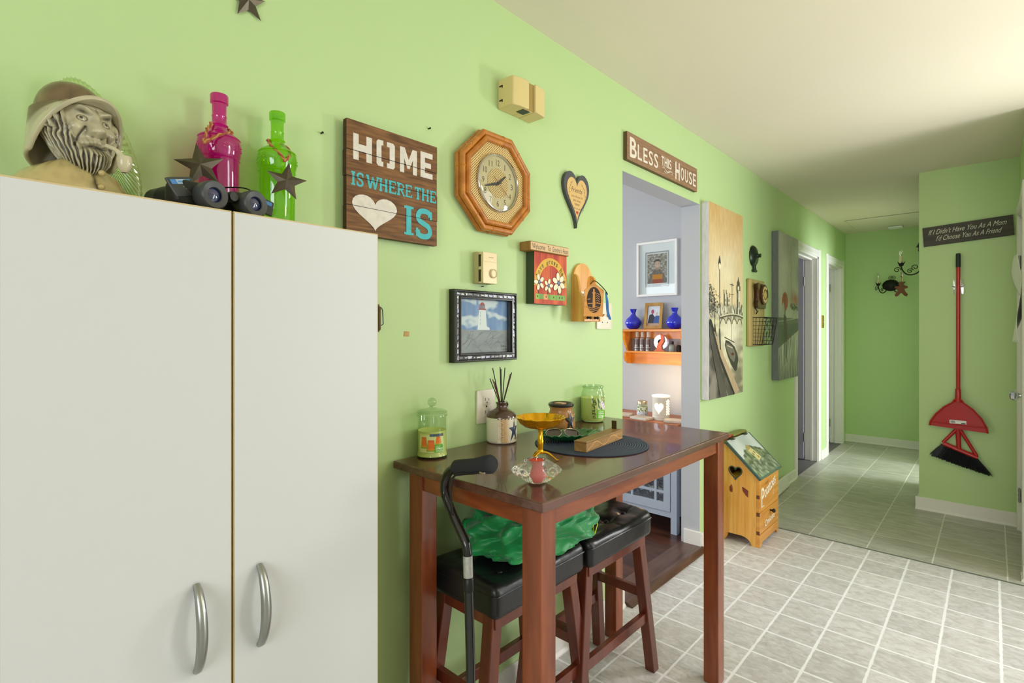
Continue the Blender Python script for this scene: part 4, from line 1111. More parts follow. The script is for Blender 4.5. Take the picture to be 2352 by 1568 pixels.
def daisy(cx_, cy_, r, n, rot):
    p.line([(cx_, cy_), (cx_-0.003, 0.037)], 0.005, '#4c5a34')
    for k in range(n):
        a = R(rot+360*k/n); c_ = (cx_+r*0.6*math.cos(a), cy_+r*0.62*math.sin(a))
        if c_[0]-r*0.2 < 0 or c_[0]+r*0.2 > PW: c_ = (min(PW-r*0.25, max(r*0.25, c_[0])), c_[1])
        p.disc(c_, r*0.42, '#6b3a1c', 14, r*0.29, a); p.disc(c_, r*0.38, '#ece3c2', 14, r*0.25, a)
    p.disc((cx_, cy_), r*0.22, '#4b4a6c', 14); p.disc((cx_+0.001, cy_+0.001), r*0.13, '#6d8db0', 10)
daisy(0.028, 0.080, 0.031, 5, 35); daisy(0.082, 0.070, 0.028, 5, 75); daisy(0.145, 0.084, 0.041, 6, 100)
mb.build('painted_board', m_paint, wp, smooth=False)
mb = MB(); mb.box((0.0, 0.0, zt-0.0), (0.052, 0.236, zt+0.034), 0, hx('#9c7438'))
mb.build('top_board_core', vcmat('aged_board', 0.6, noise_amt=0.2), wp, smooth=False, bevel=0.004)
mb = MB(); p = Panel(mb, (0.0524, 0.0, zt))
p.rect(0.003, 0.003, 0.233, 0.031, '#d9b98c')
for wd_, a, b in (('Welcome', 0.010, 0.085), ('To', 0.098, 0.118), ("Grandma's", 0.128, 0.185), ('House', 0.193, 0.226)): p.text(wd_, a, 0.007, b, 0.0265, '#241a12', slant=0.12)
mb.build('board_lettering', m_paint, wp, smooth=False)

# ================================================================== letter holder and key tag
lt = thing('letter_holder', 'rounded pine letter holder on green wall with peg hooks below', 'letter holder', (0, 1.745, 1.328))
def arch(w_, h_, n=16): return [(0, 0), (w_, 0), (w_, h_-w_/2)]+[(w_/2+w_/2*math.cos(PI*i/n), h_-w_/2+w_/2*math.sin(PI*i/n)) for i in range(1, n)]+[(0, h_-w_/2)]
mb = MB(); mb.prism([(a, b) for a, b in arch(0.135, 0.245)], 'x', 0.0, 0.012); mb.build('back_board', m_pine, lt, ang=40)
mb = MB(); side = [(0.012, 0.0), (0.060, 0.0), (0.060, 0.055), (0.056, 0.10), (0.040, 0.125), (0.036, 0.16), (0.030, 0.185), (0.020, 0.195), (0.012, 0.195)]

m_olive = wood('shaded_pine', '#9a7a2c', '#b8934a', (30, 30, 3), 0.45)
for y in (0.0, 0.121):
    mb = MB(); mb.prism(side, 'y', y, y+0.012); mb.build('side_board', m_pine, lt, ang=40)
mb = MB(); mb.box((0.05, 0.012, 0.02), (0.0598, 0.121, 0.09)); mb.box((0.012, 0.012, 0.018), (0.05, 0.121, 0.028)); mb.build('front_board', m_pine, lt, smooth=False)
mb = MB(); mb.box((0.0602, 0.0, 0.0), (0.066, 0.105, 0.028)); mb.build('hook_rail', m_pineh, lt, smooth=False, bevel=0.001)
for y in (0.022, 0.075):
    mb = MB(); mb.lathe([(0.006, 0.066), (0.004, 0.074), (0.007, 0.080), (0.005, 0.084), (0, 0.085)], (0, y, 0.015), 12, axis='x'); mb.build('peg', m_iron, lt)
mb = MB(); mb.box((0.022, 0.03, 0.03), (0.0235, 0.085, 0.125)); mb.box((0.027, 0.05, 0.03), (0.0285, 0.1, 0.118))
tag(mb.build('paper_note', m_white, loc=(0, 1.745, 1.328), smooth=False), 'white paper note tucked in the pine letter holder', 'paper')
kt = thing('wooden_key_tag', 'house-shaped wooden fretwork lighthouse tag with blue strap on the letter holder', 'key tag', (0.082, 1.712, 1.347), R(-28))
mb = MB(); mb.prism([(0, 0), (0.086, 0), (0.092, 0.105), (0.045, 0.136), (0.006, 0.105)], 'x', 0, 0.004); mb.build('wood_tag', m_pineh, kt, smooth=False)
mb = MB(); p = Panel(mb, (0.0043, 0.047, 0.066), step=2e-5)
p.disc((0, 0), 0.032, '#2b1608', 28, 0.052)
p.poly([(-0.007, -0.03), (0.006, -0.03), (0.004, 0.028), (-0.005, 0.028)], '#c78a42'); p.rect(-0.008, 0.026, 0.007, 0.031, '#c78a42'); p.rect(-0.004, 0.031, 0.003, 0.044, '#c78a42')
for q in range(5): p.line([(0.008, 0.022-q*0.009), (0.016, 0.027-q*0.009), (0.026, 0.020-q*0.009)], 0.002, '#c78a42')
for q in range(3): p.line([(-0.025, -0.028-q*0.007), (-0.008, -0.033-q*0.007), (0.01, -0.027-q*0.007), (0.024, -0.031-q*0.007)], 0.0025, '#c78a42')
p.line([(-0.03, 0.002), (-0.016, 0.004)], 0.003, '#c78a42'); p.line([(-0.028, -0.015), (-0.007, -0.014)], 0.003, '#c78a42'); p.line([(0.005, -0.012), (0.029, -0.014)], 0.003, '#c78a42')
mb.build('fretwork', m_paint, kt, smooth=False)
mb = MB(); mb.tube(smooth_path([(0.006, 0.03, 0.128), (0.012, 0.045, 0.142), (0.012, 0.08, 0.118), (0.010, 0.104, 0.092), (0.006, 0.100, 0.086)], 5), 0.0018, 8); mb.build('ring', m_blkmetal, kt)
mb = MB()
for o_ in (0, 0.006): mb.tube(smooth_path([(0.008, 0.098, 0.098), (0.010, 0.100+o_, 0.06), (0.010, 0.103+o_, 0.02), (0.008, 0.115+o_, -0.012)], 5), 0.0032, 8, flat=0.4)
mb.build('strap', mat('blue_strap', '#2a6fb4', 0.6), kt)

# ================================================================== switches and outlet
def plate(name, y0, y1, z0, z1, lab, cat):
    t = thing(name, lab, cat, (0, y0, z0))
    w_, h_ = y1-y0, z1-z0
    mb = MB(); mb.rbox((0.004, w_/2, h_/2), (0.010, w_, h_), 0.0045, 8); mb.build('cover_plate', m_ivory, t, ang=60)
    return t, w_, h_
m_ivory = mat('ivory_plastic', '#e3dcc8', 0.35)
t, w_, h_ = plate('double_switch', 1.925, 2.046, 1.297, 1.414, 'ivory double light switch plate beside the opening, painted bird design', 'light switch')
for y in (w_*0.33, w_*0.67):
    mb = MB(); mb.box((0.009, y-0.004, h_/2-0.011), (0.0105, y+0.004, h_/2+0.011)); mb.prism([(0.009, -0.004), (0.022, 0.004), (0.022, 0.008), (0.009, 0.006)], 'y', y-0.003, y+0.003); 
    mb.M = Matrix.Identity(4)
    o = MB(); o.prism([(0.009, h_/2-0.004), (0.020, h_/2+0.004), (0.020, h_/2+0.009), (0.009, h_/2+0.006)], 'y', y-0.0035, y+0.0035); o.build('toggle', mat('gold_toggle', '#b5924a', 0.4), t, smooth=False)
    for z in (h_*0.26, h_*0.74):
        s_ = MB(); s_.lathe([(0.0028, 0.0088), (0.0028, 0.0096), (0, 0.0098)], (0, y, z), 10, axis='x'); s_.build('screw', m_iron, t)
t, w_, h_ = plate('wall_outlet', 1.204, 1.29, 0.974, 1.088, 'ivory duplex wall outlet behind the reed diffuser jug', 'outlet')
for z in (h_*0.31, h_*0.69):
    mb = MB(); mb.rbox((0.0095, w_/2, z), (0.004, 0.034, 0.030), 0.0018, 5)
    o = mb.build('socket', m_ivory, t)
    s_ = MB(); s_.box((0.0112, w_/2-0.009, z-0.002), (0.0118, w_/2-0.007, z+0.008)); s_.box((0.0112, w_/2+0.007, z-0.002), (0.0118, w_/2+0.009, z+0.006)); s_.lathe([(0.0025, 0.0112), (0.0025, 0.0118), (0, 0.0118)], (0, w_/2, z-0.008), 8, axis='x'); s_.build('slots', m_blk, o, smooth=False)
s_ = MB(); s_.lathe([(0.003, 0.009), (0.003, 0.0098), (0, 0.0098)], (0, w_/2, h_/2), 10, axis='x'); s_.build('screw', m_iron, t)
t, w_, h_ = plate('hall_switch', 6.02, 6.10, 1.325, 1.455, 'brass light switch on green wall between the two hall doors', 'light switch')
t.children[0].data.materials[0] = mat('brass', '#b99a4c', 0.35, metal=0.8)
o = MB(); o.prism([(0.009, h_/2-0.004), (0.020, h_/2+0.004), (0.020, h_/2+0.009), (0.009, h_/2+0.006)], 'y', w_/2-0.0035, w_/2+0.0035); o.build('toggle', m_ivory, t, smooth=False)

# ================================================================== heart plaque
hp = thing('heart_plaque', 'narrow heart plaque with grey rim and handwritten verse on tan centre', 'plaque', (0.0, 1.764, 1.714))
def pheart(w_, h_, cx_=0, cz_=0, n=44):
    P_ = []
    for i in range(n):
        t = 2*PI*i/n
        x = 16*math.sin(t)**3; y = 13*math.cos(t)-5*math.cos(2*t)-2*math.cos(3*t)-math.cos(4*t)
        y = (y+17)/29
        if y < 0.75: x = x*(0.55+0.45*(y/0.75)) if False else x*(1.0)
        P_.append((cx_+x/32*w_, cz_+(y**0.85)*h_))
    return P_[::-1]
mb = MB(); mb.prism(pheart(0.176, 0.228), 'x', 0, 0.016); mb.build('rim', mat('slate_grey_paint', '#4b4d50', 0.5), hp, ang=40, bevel=0.002)
mb = MB(); p = Panel(mb, (0.0166, 0, 0)); p.poly(pheart(0.140, 0.183, 0, 0.022), '#d9b573')
p.text('Friends', -0.040, 0.146, 0.034, 0.166, '#5a3420', slant=0.2)
for i, (tx, a, b) in enumerate((('are those in', -0.040, 0.038), ('life that', -0.026, 0.026), ('never', -0.016, 0.018), ('let us go', -0.024, 0.024))): p.text(tx, a, 0.125-i*0.0165, b, 0.134-i*0.0165, '#5a3420')
p.poly(heart(0.0, 0.062, 0.016, 0.017), '#b3352c')
for s_ in (-1, 1):
    q = [(s_*0.058*math.cos(R(a))*(0.9 if a < 0 else 1), 0.125+0.075*math.sin(R(a))) for a in range(60, -60, -12)]
    p.line(q, 0.0010, '#3b2c14')
    for i, (x, y) in enumerate(q[1:-1]): p.disc((x+(0.003 if i % 2 else -0.003), y), 0.0024, '#3b2c14', 8, 0.0012, i)
mb.build('verse_panel', m_paint, hp, smooth=False)

# ================================================================== BLESS THIS HOUSE
bs = thing('bless_sign', 'long brown wood sign reading BLESS THIS HOUSE above the opening', 'sign', (0.0, 2.158, 2.096))
BW, BH = 0.785, 0.132
mb = MB(); mb.box((0.0, 0, 0), (0.020, BW, BH), 0, hx('#6a553a'))
mb.grid(lambda u, v: (0.0203, u*BW, v*BH), 110, 24, 0, colf=lambda u, v: mix(hx('#8a6a50'), hx('#a3805f'), 0.5+nz(u*7, v*26, 2)+0.4*nz(u*40, v*90, 1)))
p = Panel(mb, (0.0205, 0, 0))
for z in (0.25, 0.5, 0.75): p.rect(0, BH*z-0.0006, BW, BH*z+0.0006, '#4e3826')
cw = '#e6dccb'
def narrow(txt, x, h0, h1, wd_, gap, st=0.0, bold=0.0012):
    for chh in txt:
        w_ = wd_*(0.35 if chh == 'I' else 1); p.text(chh, x, h0, x+w_, h1, cw, bold=bold); x += w_+gap
    return x
x = 0.028
p.text('B', x, 0.020, x+0.058, 0.110, cw, bold=0.003); x += 0.072
x = narrow('LESS', x, 0.024, 0.094, 0.040, 0.015)
x = 0.345; x = narrow('THIS', x, 0.052, 0.100, 0.026, 0.008)
p.text('H', 0.505, 0.016, 0.553, 0.108, cw, bold=0.003)
narrow('OUSE', 0.570, 0.024, 0.094, 0.038, 0.014)
p.line([(a, b) for a, b in [(0.355+0.0, 0.038), (0.36, 0.046), (0.372, 0.046), (0.385, 0.036), (0.41, 0.030), (0.44, 0.042), (0.462, 0.040), (0.466, 0.030), (0.458, 0.026)]], 0.0035, cw)
p.line([(0.372, 0.026), (0.40, 0.022), (0.43, 0.034), (0.445, 0.034)], 0.003, cw)
mb.build('sign_board', vcmat('painted_sign_wood', 0.6, 0.3, noise_amt=0.15, nscale=(30, 20, 160)), bs, smooth=False)

# ================================================================== canvases
def canvas(name, loc, w_, h_, d_, fn, side, lab, over, nx=70, ny=160):
    mb = MB(); mb.box((0.003, 0, 0), (d_, w_, h_), 0, hx(side))
    p = Panel(mb, (d_+0.0002, 0, 0), step=4e-6); p.raster(0, 0, w_, h_, nx, ny, fn); over(p, w_, h_)
    o = mb.build(name, m_canvas, smooth=False, loc=loc); return tag(o, lab, 'painting')
def c1(u, v):
    n = nz(u*4, v*7, 1)*0.5+nz(u*14, v*18, 2)*0.3
    sky = mix(hx('#dcc596'), hx('#cba465'), (v-0.55)*1.6+n*0.6)
    sky = mix(sky, hx('#e6dcb8'), g2(u-0.45, 0.4)*g2(v-0.66, 0.14)*0.8)
    wat = mix(hx('#cfc7a0'), hx('#7c7660'), 0.35+1.2*nz(u*3, v*26, 5)+0.5*n+0.8*max(0, 0.18-v)*4)
    wat = mix(wat, hx('#ebe6c8'), g2(u-0.6, 0.3)*g2(v-0.34, 0.12)*0.9)
    mid = mix(hx('#cfc9ad'), hx('#57523f'), 0.4+1.3*nz(u*16, v*24, 6))
    if v > 0.50: c = sky
    elif v > 0.42: c = mix(mid, sky, (v-0.47)*33)
    else: c = mix(wat, mid, (v-0.40)*50)
    edge = 0.40-u*0.55                       # quay
    if v < edge+0.02*n: c = mix(hx('#8a8377'), hx('#4b4640'), 0.4+1.5*nz(u*5, v*16, 9))
    return c
def c1over(p, W, H):
    P_ = lambda a, b: (a*W, b*H); K = '#2c2a24'; rnd = random.Random(11)
    for k in range(480):       # tree at the left edge
        x = abs(rnd.gauss(0, 0.115)); y = rnd.gauss(0.50, 0.05)
        if x > 0.30 or abs(y-0.50) > 0.10*(1-x/0.4): continue
        p.disc(P_(x, y), rnd.uniform(0.0022, 0.0065), rnd.choice(['#3a3830', '#514d40', '#6d6a58', '#2b2a25', '#4a463c', '#b9b49a', '#8f8a74']), 6)
    def tower(x0, x1, z0, z1, peak, dark='#4a463a', light='#d8d2b6'):
        p.rect(x0*W, z0*H, x1*W, z1*H, light); p.rect(x0*W, z0*H, (x0+(x1-x0)*0.4)*W, z1*H, dark)
        for i in range(9):
            xa = rnd.uniform(x0, x1-0.01); za = rnd.uniform(z0, z1-0.02); p.rect(xa*W, za*H, (xa+0.012)*W, (za+rnd.uniform(0.01, 0.04))*H, rnd.choice(['#6c6753', '#a39d83', '#38352c']))
        p.poly([P_(x0-0.01, z1), P_(x1+0.01, z1), P_((x0+x1)/2, peak)], dark)
    tower(0.80, 0.90, 0.44, 0.575, 0.585); p.rect(0.785*W, 0.572*H, 0.915*W, 0.600*H, '#7a735c'); p.disc(P_(0.85, 0.586), 0.013, '#e4dfc6', 14); p.rect(0.81*W, 0.600*H, 0.89*W, 0.612*H, '#4a463a'); p.poly([P_(0.80, 0.612), P_(0.90, 0.612), P_(0.865, 0.632), P_(0.85, 0.652), P_(0.835, 0.632)], '#55503f')
    for a_, b_, c_ in ((0.40, 0.48, 0.545), (0.49, 0.585, 0.53)):
        p.rect(a_*W, 0.44*H, b_*W, c_*H, '#cfc9ad'); p.rect(a_*W, 0.44*H, (a_+0.03)*W, c_*H, '#57523f')
        for x_ in (a_, b_-0.012): p.rect(x_*W, c_*H, (x_+0.012)*W, (c_+0.022)*H, '#4a463a')
        for q_ in range(3): p.rect((a_+0.035)*W, (0.455+q_*0.025)*H, (b_-0.012)*W, (0.468+q_*0.025)*H, '#8e8870')
    p.line([P_(0.65, 0.44), P_(0.65, 0.61)], 0.004, '#57523f'); p.line([P_(0.60, 0.545), P_(0.71, 0.548)], 0.003, '#57523f')
    for k in range(170):
        x = rnd.uniform(0.20, 0.97); z0 = rnd.uniform(0.425, 0.455); h_ = rnd.uniform(0.006, 0.035); w_ = rnd.uniform(0.008, 0.030)
        p.poly([P_(x, z0), P_(x+w_, z0), P_(x+w_*0.9, z0+h_), P_(x+w_*0.5, z0+h_*1.35), P_(x+w_*0.1, z0+h_)], rnd.choice(['#cbc5a8', '#a8a28a', '#8e8870', '#504b3d', '#e3dec6', '#d8d2b8', '#6c6753']))
    q = [(x, 0.415+0.018*math.sin((x-0.3)*4)) for x in [0.28+0.72*i/14 for i in range(15)]]
    p.line([P_(*a) for a in q], 0.008, '#57513f'); p.line([P_(a, b+0.008) for a, b in q], 0.006, '#d6cfb0')
    for k in range(4):
        cx_ = 0.38+0.17*k; p.line([P_(cx_+0.07*math.cos(R(a)), 0.385+0.030*math.sin(R(a))) for a in range(0, 181, 20)], 0.006, '#6b654f')
    # masts, boat
    p.line([P_(0.63, 0.425), P_(0.625, 0.24)], 0.003, K); p.line([P_(0.58, 0.60), P_(0.70, 0.598)], 0.004, K)
    boat = [(0.46, 0.300), (0.56, 0.292), (0.72, 0.262), (0.80, 0.225), (0.84, 0.19), (0.80, 0.14), (0.76, 0.125), (0.62, 0.165), (0.50, 0.225), (0.44, 0.272)]
    p.poly([P_(a, b) for a, b in boat][::-1], '#3b3731'); p.poly([P_(0.50+0.75*(a-0.50), 0.235+0.62*(b-0.22)) for a, b in boat][::-1], '#6f6a5b')
    p.disc(P_(0.66, 0.222), 0.026, '#5a2f22', 14, 0.010); p.line([P_(0.42, 0.315), P_(0.72, 0.285)], 0.005, '#2a2721'); p.line([P_(0.50, 0.27), P_(0.66, 0.255)], 0.006, '#c9c2a8')
    # quay wall, railing, rail shadow
    p.poly([P_(0.0, 0.405), P_(0.02, 0.40), P_(0.24, 0.23), P_(0.50, 0.0), P_(0.30, 0.0), P_(0.10, 0.22), P_(0.0, 0.33)][::-1], '#56504a')
    p.poly([P_(0.02, 0.41), P_(0.05, 0.405), P_(0.36, 0.215), P_(0.88, 0.022), P_(0.70, 0.0), P_(0.28, 0.20), P_(0.0, 0.385)][::-1], '#2f2c28')
    p.poly([P_(0.12, 0.345), P_(0.17, 0.340), P_(0.40, 0.215), P_(0.88, 0.018), P_(0.74, 0.0), P_(0.30, 0.215)][::-1], '#b89f7f')
    for k in range(34):
        t = k/33; x = 0.10+0.60*t; zt_ = 0.31-0.31*t*1.02
        p.line([P_(x, max(0.0, zt_)), P_(x-0.02, max(0.0, zt_-0.07))], 0.0035, K)
    # lamp posts
    p.line([P_(0.28, 0.70), P_(0.285, 0.27)], 0.0065, K); p.line([P_(0.28, 0.36), P_(0.30, 0.25)], 0.014, K); p.poly([P_(0.245, 0.695), P_(0.315, 0.695), P_(0.30, 0.718), P_(0.28, 0.742), P_(0.262, 0.718)], '#3b3a30'); p.disc(P_(0.28, 0.685), 0.016, '#efe6bf', 12, 0.020)
    p.line([P_(0.14, 0.52), P_(0.145, 0.33)], 0.005, K); p.line([P_(0.145, 0.38), P_(0.18, 0.32)], 0.012, K)
canvas('canvas_painting', (0.0, 3.043, 0.882), 0.563, 1.176, 0.05, c1, '#d8d7d3', 'tall sepia canvas painting of a river quay with lamp post and boat', c1over)
def c2(u, v):
    n = nz(u*3, v*6, 1)*0.6+nz(u*12, v*12, 2)*0.3
    c = mix(hx('#b8b7ab'), hx('#8a8b80'), 0.4+n)
    c = mix(c, hx('#d2cfc2'), g2(u-0.3, 0.35)*g2(v-0.75, 0.2)*0.6)
    c = mix(c, hx('#a8604e'), max(0, g2(v-0.56, 0.05)*g2(u-0.85, 0.3)*0.9+0.4*nz(u*10, v*9, 4)*g2(v-0.57, 0.05)))
    if v < 0.42: c = mix(hx('#666960'), hx('#42443e'), 0.4+n)
    edge = 0.215+0.12*u
    if v < edge:
        c = mix(hx('#b4b3aa'), hx('#52524d'), 0.45+n*0.6+0.8*nz(u*22-v*6, v*3, 3)+(0.12-v)*2.4)
        c = mix(c, hx('#dcdcd4'), max(0, nz(u*20-v*8, v*4, 8))*g2(v-0.2, 0.09)*1.8)
    return c
def c2over(p, W, H):
    P_ = lambda a, b: (a*W, b*H); K = '#22231f'; rnd = random.Random(4)
    for k in range(40): p.disc(P_(rnd.uniform(0.6, 1.0)*0.97, rnd.gauss(0.50, 0.012)), rnd.uniform(0.006, 0.014), rnd.choice(['#3b4034', '#4d4f41', '#5a4a3c']), 7)
    p.line([P_(0.0, 0.395), P_(0.25, 0.40), P_(0.95, 0.425)], 0.006, '#a9a99f')
    for k in range(20): x = 0.02+0.95*k/19; p.line([P_(x, 0.40+0.02*x), P_(x, 0.24+0.12*x)], 0.003, '#23241f'); p.line([P_(x, 0.40+0.02*x), P_(x, 0.37+0.02*x)], 0.004, '#8d8d85')
    p.line([P_(0.62, 0.93), P_(0.62, 0.60)], 0.006, '#7c7d74', taper=False)
    p.poly([P_(0.24, 0.53), P_(0.16, 0.50), P_(0.17, 0.55), P_(0.22, 0.585), P_(0.32, 0.60), P_(0.42, 0.58), P_(0.46, 0.54), P_(0.44, 0.505), P_(0.36, 0.47), P_(0.30, 0.475)][::-1], '#a5452b')
    p.poly([P_(0.26, 0.52), P_(0.28, 0.58), P_(0.34, 0.592), P_(0.33, 0.50)][::-1], '#7c2f1f')
    p.line([P_(0.33, 0.50), P_(0.31, 0.41)], 0.005, K)
    p.poly([P_(0.24, 0.44), P_(0.30, 0.455), P_(0.36, 0.43), P_(0.40, 0.36), P_(0.40, 0.28), P_(0.32, 0.26), P_(0.24, 0.30), P_(0.24, 0.38)][::-1], '#3a3a35')
    p.disc(P_(0.30, 0.455), 0.020, '#77695a', 12, 0.028); p.line([P_(0.34, 0.40), P_(0.42, 0.35), P_(0.44, 0.29), P_(0.40, 0.25)], 0.016, '#8a3a2c')
    p.line([P_(0.28, 0.28), P_(0.27, 0.15), P_(0.29, 0.10)], 0.012, K); p.line([P_(0.36, 0.27), P_(0.39, 0.16), P_(0.42, 0.11)], 0.012, K); p.line([P_(0.31, 0.27), P_(0.33, 0.13)], 0.006, K)
canvas('canvas_painting', (0.0, 4.395, 0.905), 0.565, 1.172, 0.05, c2, '#6f7472', 'tall grey rainy canvas painting of a figure under a red umbrella', c2over)

# ================================================================== bell ornament, telephone board
bl = thing('metal_wall_ornament', 'small dark green oval metal ornament above the telephone board', 'ornament', (0.0, 3.955, 1.815))
m_dg = mat('dark_green_metal', '#2f3a2e', 0.3, metal=0.6)
mb = MB(); mb.lathe([(0.0, 0.0), (0.075, 0.0), (0.078, 0.008), (0.066, 0.020), (0.040, 0.030), (0.016, 0.034), (0.012, 0.05), (0.016, 0.056), (0, 0.058)], (0, 0, 0.018), 32, axis='x'); mb.build('dome', m_dg, bl)
mb = MB(); mb.tube([(0.012, 0, -0.045), (0.014, 0.0, -0.08)], 0.012, 10); mb.tube([(0.014, -0.026, -0.088), (0.014, 0.026, -0.088)], 0.011, 12); mb.build('hook', m_dg, bl)
ph = thing('telephone_board', 'tan wooden board with brown rotary telephone and wire basket', 'wall decor', (0.0, 3.815, 1.182))
mb = MB(); mb.box((0, 0, 0), (0.028, 0.325, 0.480)); mb.build('board', wood('tan_distressed_board', '#a08a4e', '#c4ae72', (8, 8, 3), 0.6), ph, smooth=False, bevel=0.01, seg=3)
m_ph = mat('brown_enamel', '#51331f', 0.35, metal=0.3)
mb = MB(); mb.rbox((0.042, 0.175, 0.36), (0.030, 0.19, 0.18), 0.012, 6); tel = mb.build('telephone', m_ph, ph)
mb = MB(); mb.lathe([(0.074, 0.055), (0.074, 0.066), (0.068, 0.070), (0, 0.070)], (0, 0.195, 0.372), 40, axis='x'); mb.build('rotary_dial', m_ph, tel)
mb = MB(); p = Panel(mb, (0.0705, 0.195, 0.372))
for k in range(10): a = R(60+29*k); p.disc((0.050*math.cos(a), 0.050*math.sin(a)), 0.0125, '#cbb278', 14)
p.disc((0, 0), 0.030, '#c2a55f', 20); mb.build('finger_holes', m_paint, tel, smooth=False)
mb = MB(); mb.tube(smooth_path([(0.05, 0.062, 0.42), (0.062, 0.052, 0.37), (0.05, 0.062, 0.31)], 6), 0.009, 10)
mb.lathe([(0.012, -0.012), (0.022, 0.0), (0.024, 0.012), (0.0, 0.012)], (0.056, 0.062, 0.428), 16, axis='x'); mb.lathe([(0.012, -0.012), (0.022, 0.0), (0.024, 0.012), (0.0, 0.012)], (0.056, 0.062, 0.30), 16, axis='x'); mb.build('handset', m_ph, tel)
mb = MB(); mb.tube(smooth_path([(0.035, 0.075, 0.275), (0.05, 0.08, 0.25), (0.04, 0.092, 0.232), (0.05, 0.10, 0.255)], 5), 0.004, 8); mb.build('hook', m_dg, ph)
mb = MB(); rw = 0.0022
x0, x1b, x1t = 0.030, 0.090, 0.120; ya, yb = 0.055, 0.300; z0, z1 = 0.012, 0.205
for k in range(8):
    t = k/7; z = z0+(z1-z0)*t; xx = x1b+(x1t-x1b)*t; r_ = rw*1.5 if k in (0, 7) else rw*0.75
    mb.tube([(x0, ya, z), (xx, ya, z), (xx, yb, z), (x0, yb, z)], r_, 6)
for k in range(10): y = ya+(yb-ya)*k/9; mb.tube([(x0, y, z0), (x1b, y, z0), (x1t, y, z1)], rw*(1.4 if k in (0, 9) else 0.75), 6)
for k in range(1, 4):
    t = k/4
    for y in (ya, yb): mb.tube([(x0+(x1b-x0)*t, y, z0), (x0+(x1t-x0)*t, y, z1)], rw*0.75, 6)
mb.build('wire_basket', m_iron, ph)

# small things at the left: rusty latch, peeled patch, screw
lk = thing('rusty_latch', 'rusty metal latch on green wall beside the white cabinet edge', 'latch', (0.0, 0.80, 1.285))
mb = MB(); mb.box((0.0, 0, 0), (0.006, 0.026, 0.078)); mb.lathe([(0.004, -0.034), (0.006, -0.03), (0.006, 0.03), (0.004, 0.034)], (0.011, 0.020, 0.038), 12, close=True); mb.build('plate', mat('rust', '#5b4a30', 0.6, metal=0.5), lk, ang=30)
mb = MB(); mb.tube([(0.012, 0.026, 0.070), (0.014, 0.031, 0.062), (0.014, 0.033, 0.022), (0.012, 0.028, 0.018)], 0.0013, 8); mb.build('wire_bail', m_iron, lk)
mb = MB(); mb.prism([(0, 0), (0.019, -0.001), (0.020, 0.014), (0.003, 0.015)], 'x', 0, 0.0012)
tag(mb.build('tape_remnant', mat('old_tape', '#c49a62', 0.7, var=(90, 0.2)), loc=(0, 0.912, 1.272), smooth=False), 'small square of old tan tape stuck on green wall', 'tape')
for i, (y, z) in enumerate(((0.655, 1.80), (1.005, 1.912))):
    mb = MB(); mb.lathe([(0.0022, 0), (0.0022, 0.008), (0.003, 0.009), (0, 0.0095)], (0, 0, 0), 8, axis='x')
    tag(mb.build('wall_screw', m_iron, loc=(0, y, z)), ('small screw in green wall between the two bottles and HOME sign' if i == 0 else 'small brass screw in green wall between HOME sign and clock'), 'screw')
# ================================================================== table
TZ = 0.914
tb = thing('counter_table', 'counter-height dark mahogany table against the green wall', 'table', (0.29, 1.41, 0))
def L3(a): return (a[0]-0.29, a[1]-1.41, a[2])
mb = MB(); mb.box(L3((0.010, 0.868, TZ-0.022)), L3((0.566, 1.953, TZ))); mb.build('tabletop', m_tabletop, tb, smooth=False, bevel=0.004, seg=3)
lx = ((0.072, 0.128), (0.497, 0.552)); ly = ((0.880, 0.935), (1.885, 1.940))
for xa, xb in lx:
    for ya, yb in ly:
        mb = MB(); mb.box(L3((xa, ya, 0)), L3((xb, yb, TZ-0.0225))); mb.build('leg', m_tableleg, tb, smooth=False, bevel=0.003)
mb = MB()
zb = 0.847
mb.box(L3((0.528, 0.935, zb)), L3((0.546, 1.885, TZ-0.0225))); mb.box(L3((0.078, 0.935, zb)), L3((0.096, 1.885, TZ-0.0225)))
mb.box(L3((0.128, 0.886, zb)), L3((0.497, 0.904, TZ-0.0225))); mb.box(L3((0.128, 1.916, zb)), L3((0.497, 1.934, TZ-0.0225)))
mb.build('apron', m_apron, tb, smooth=False, bevel=0.001)

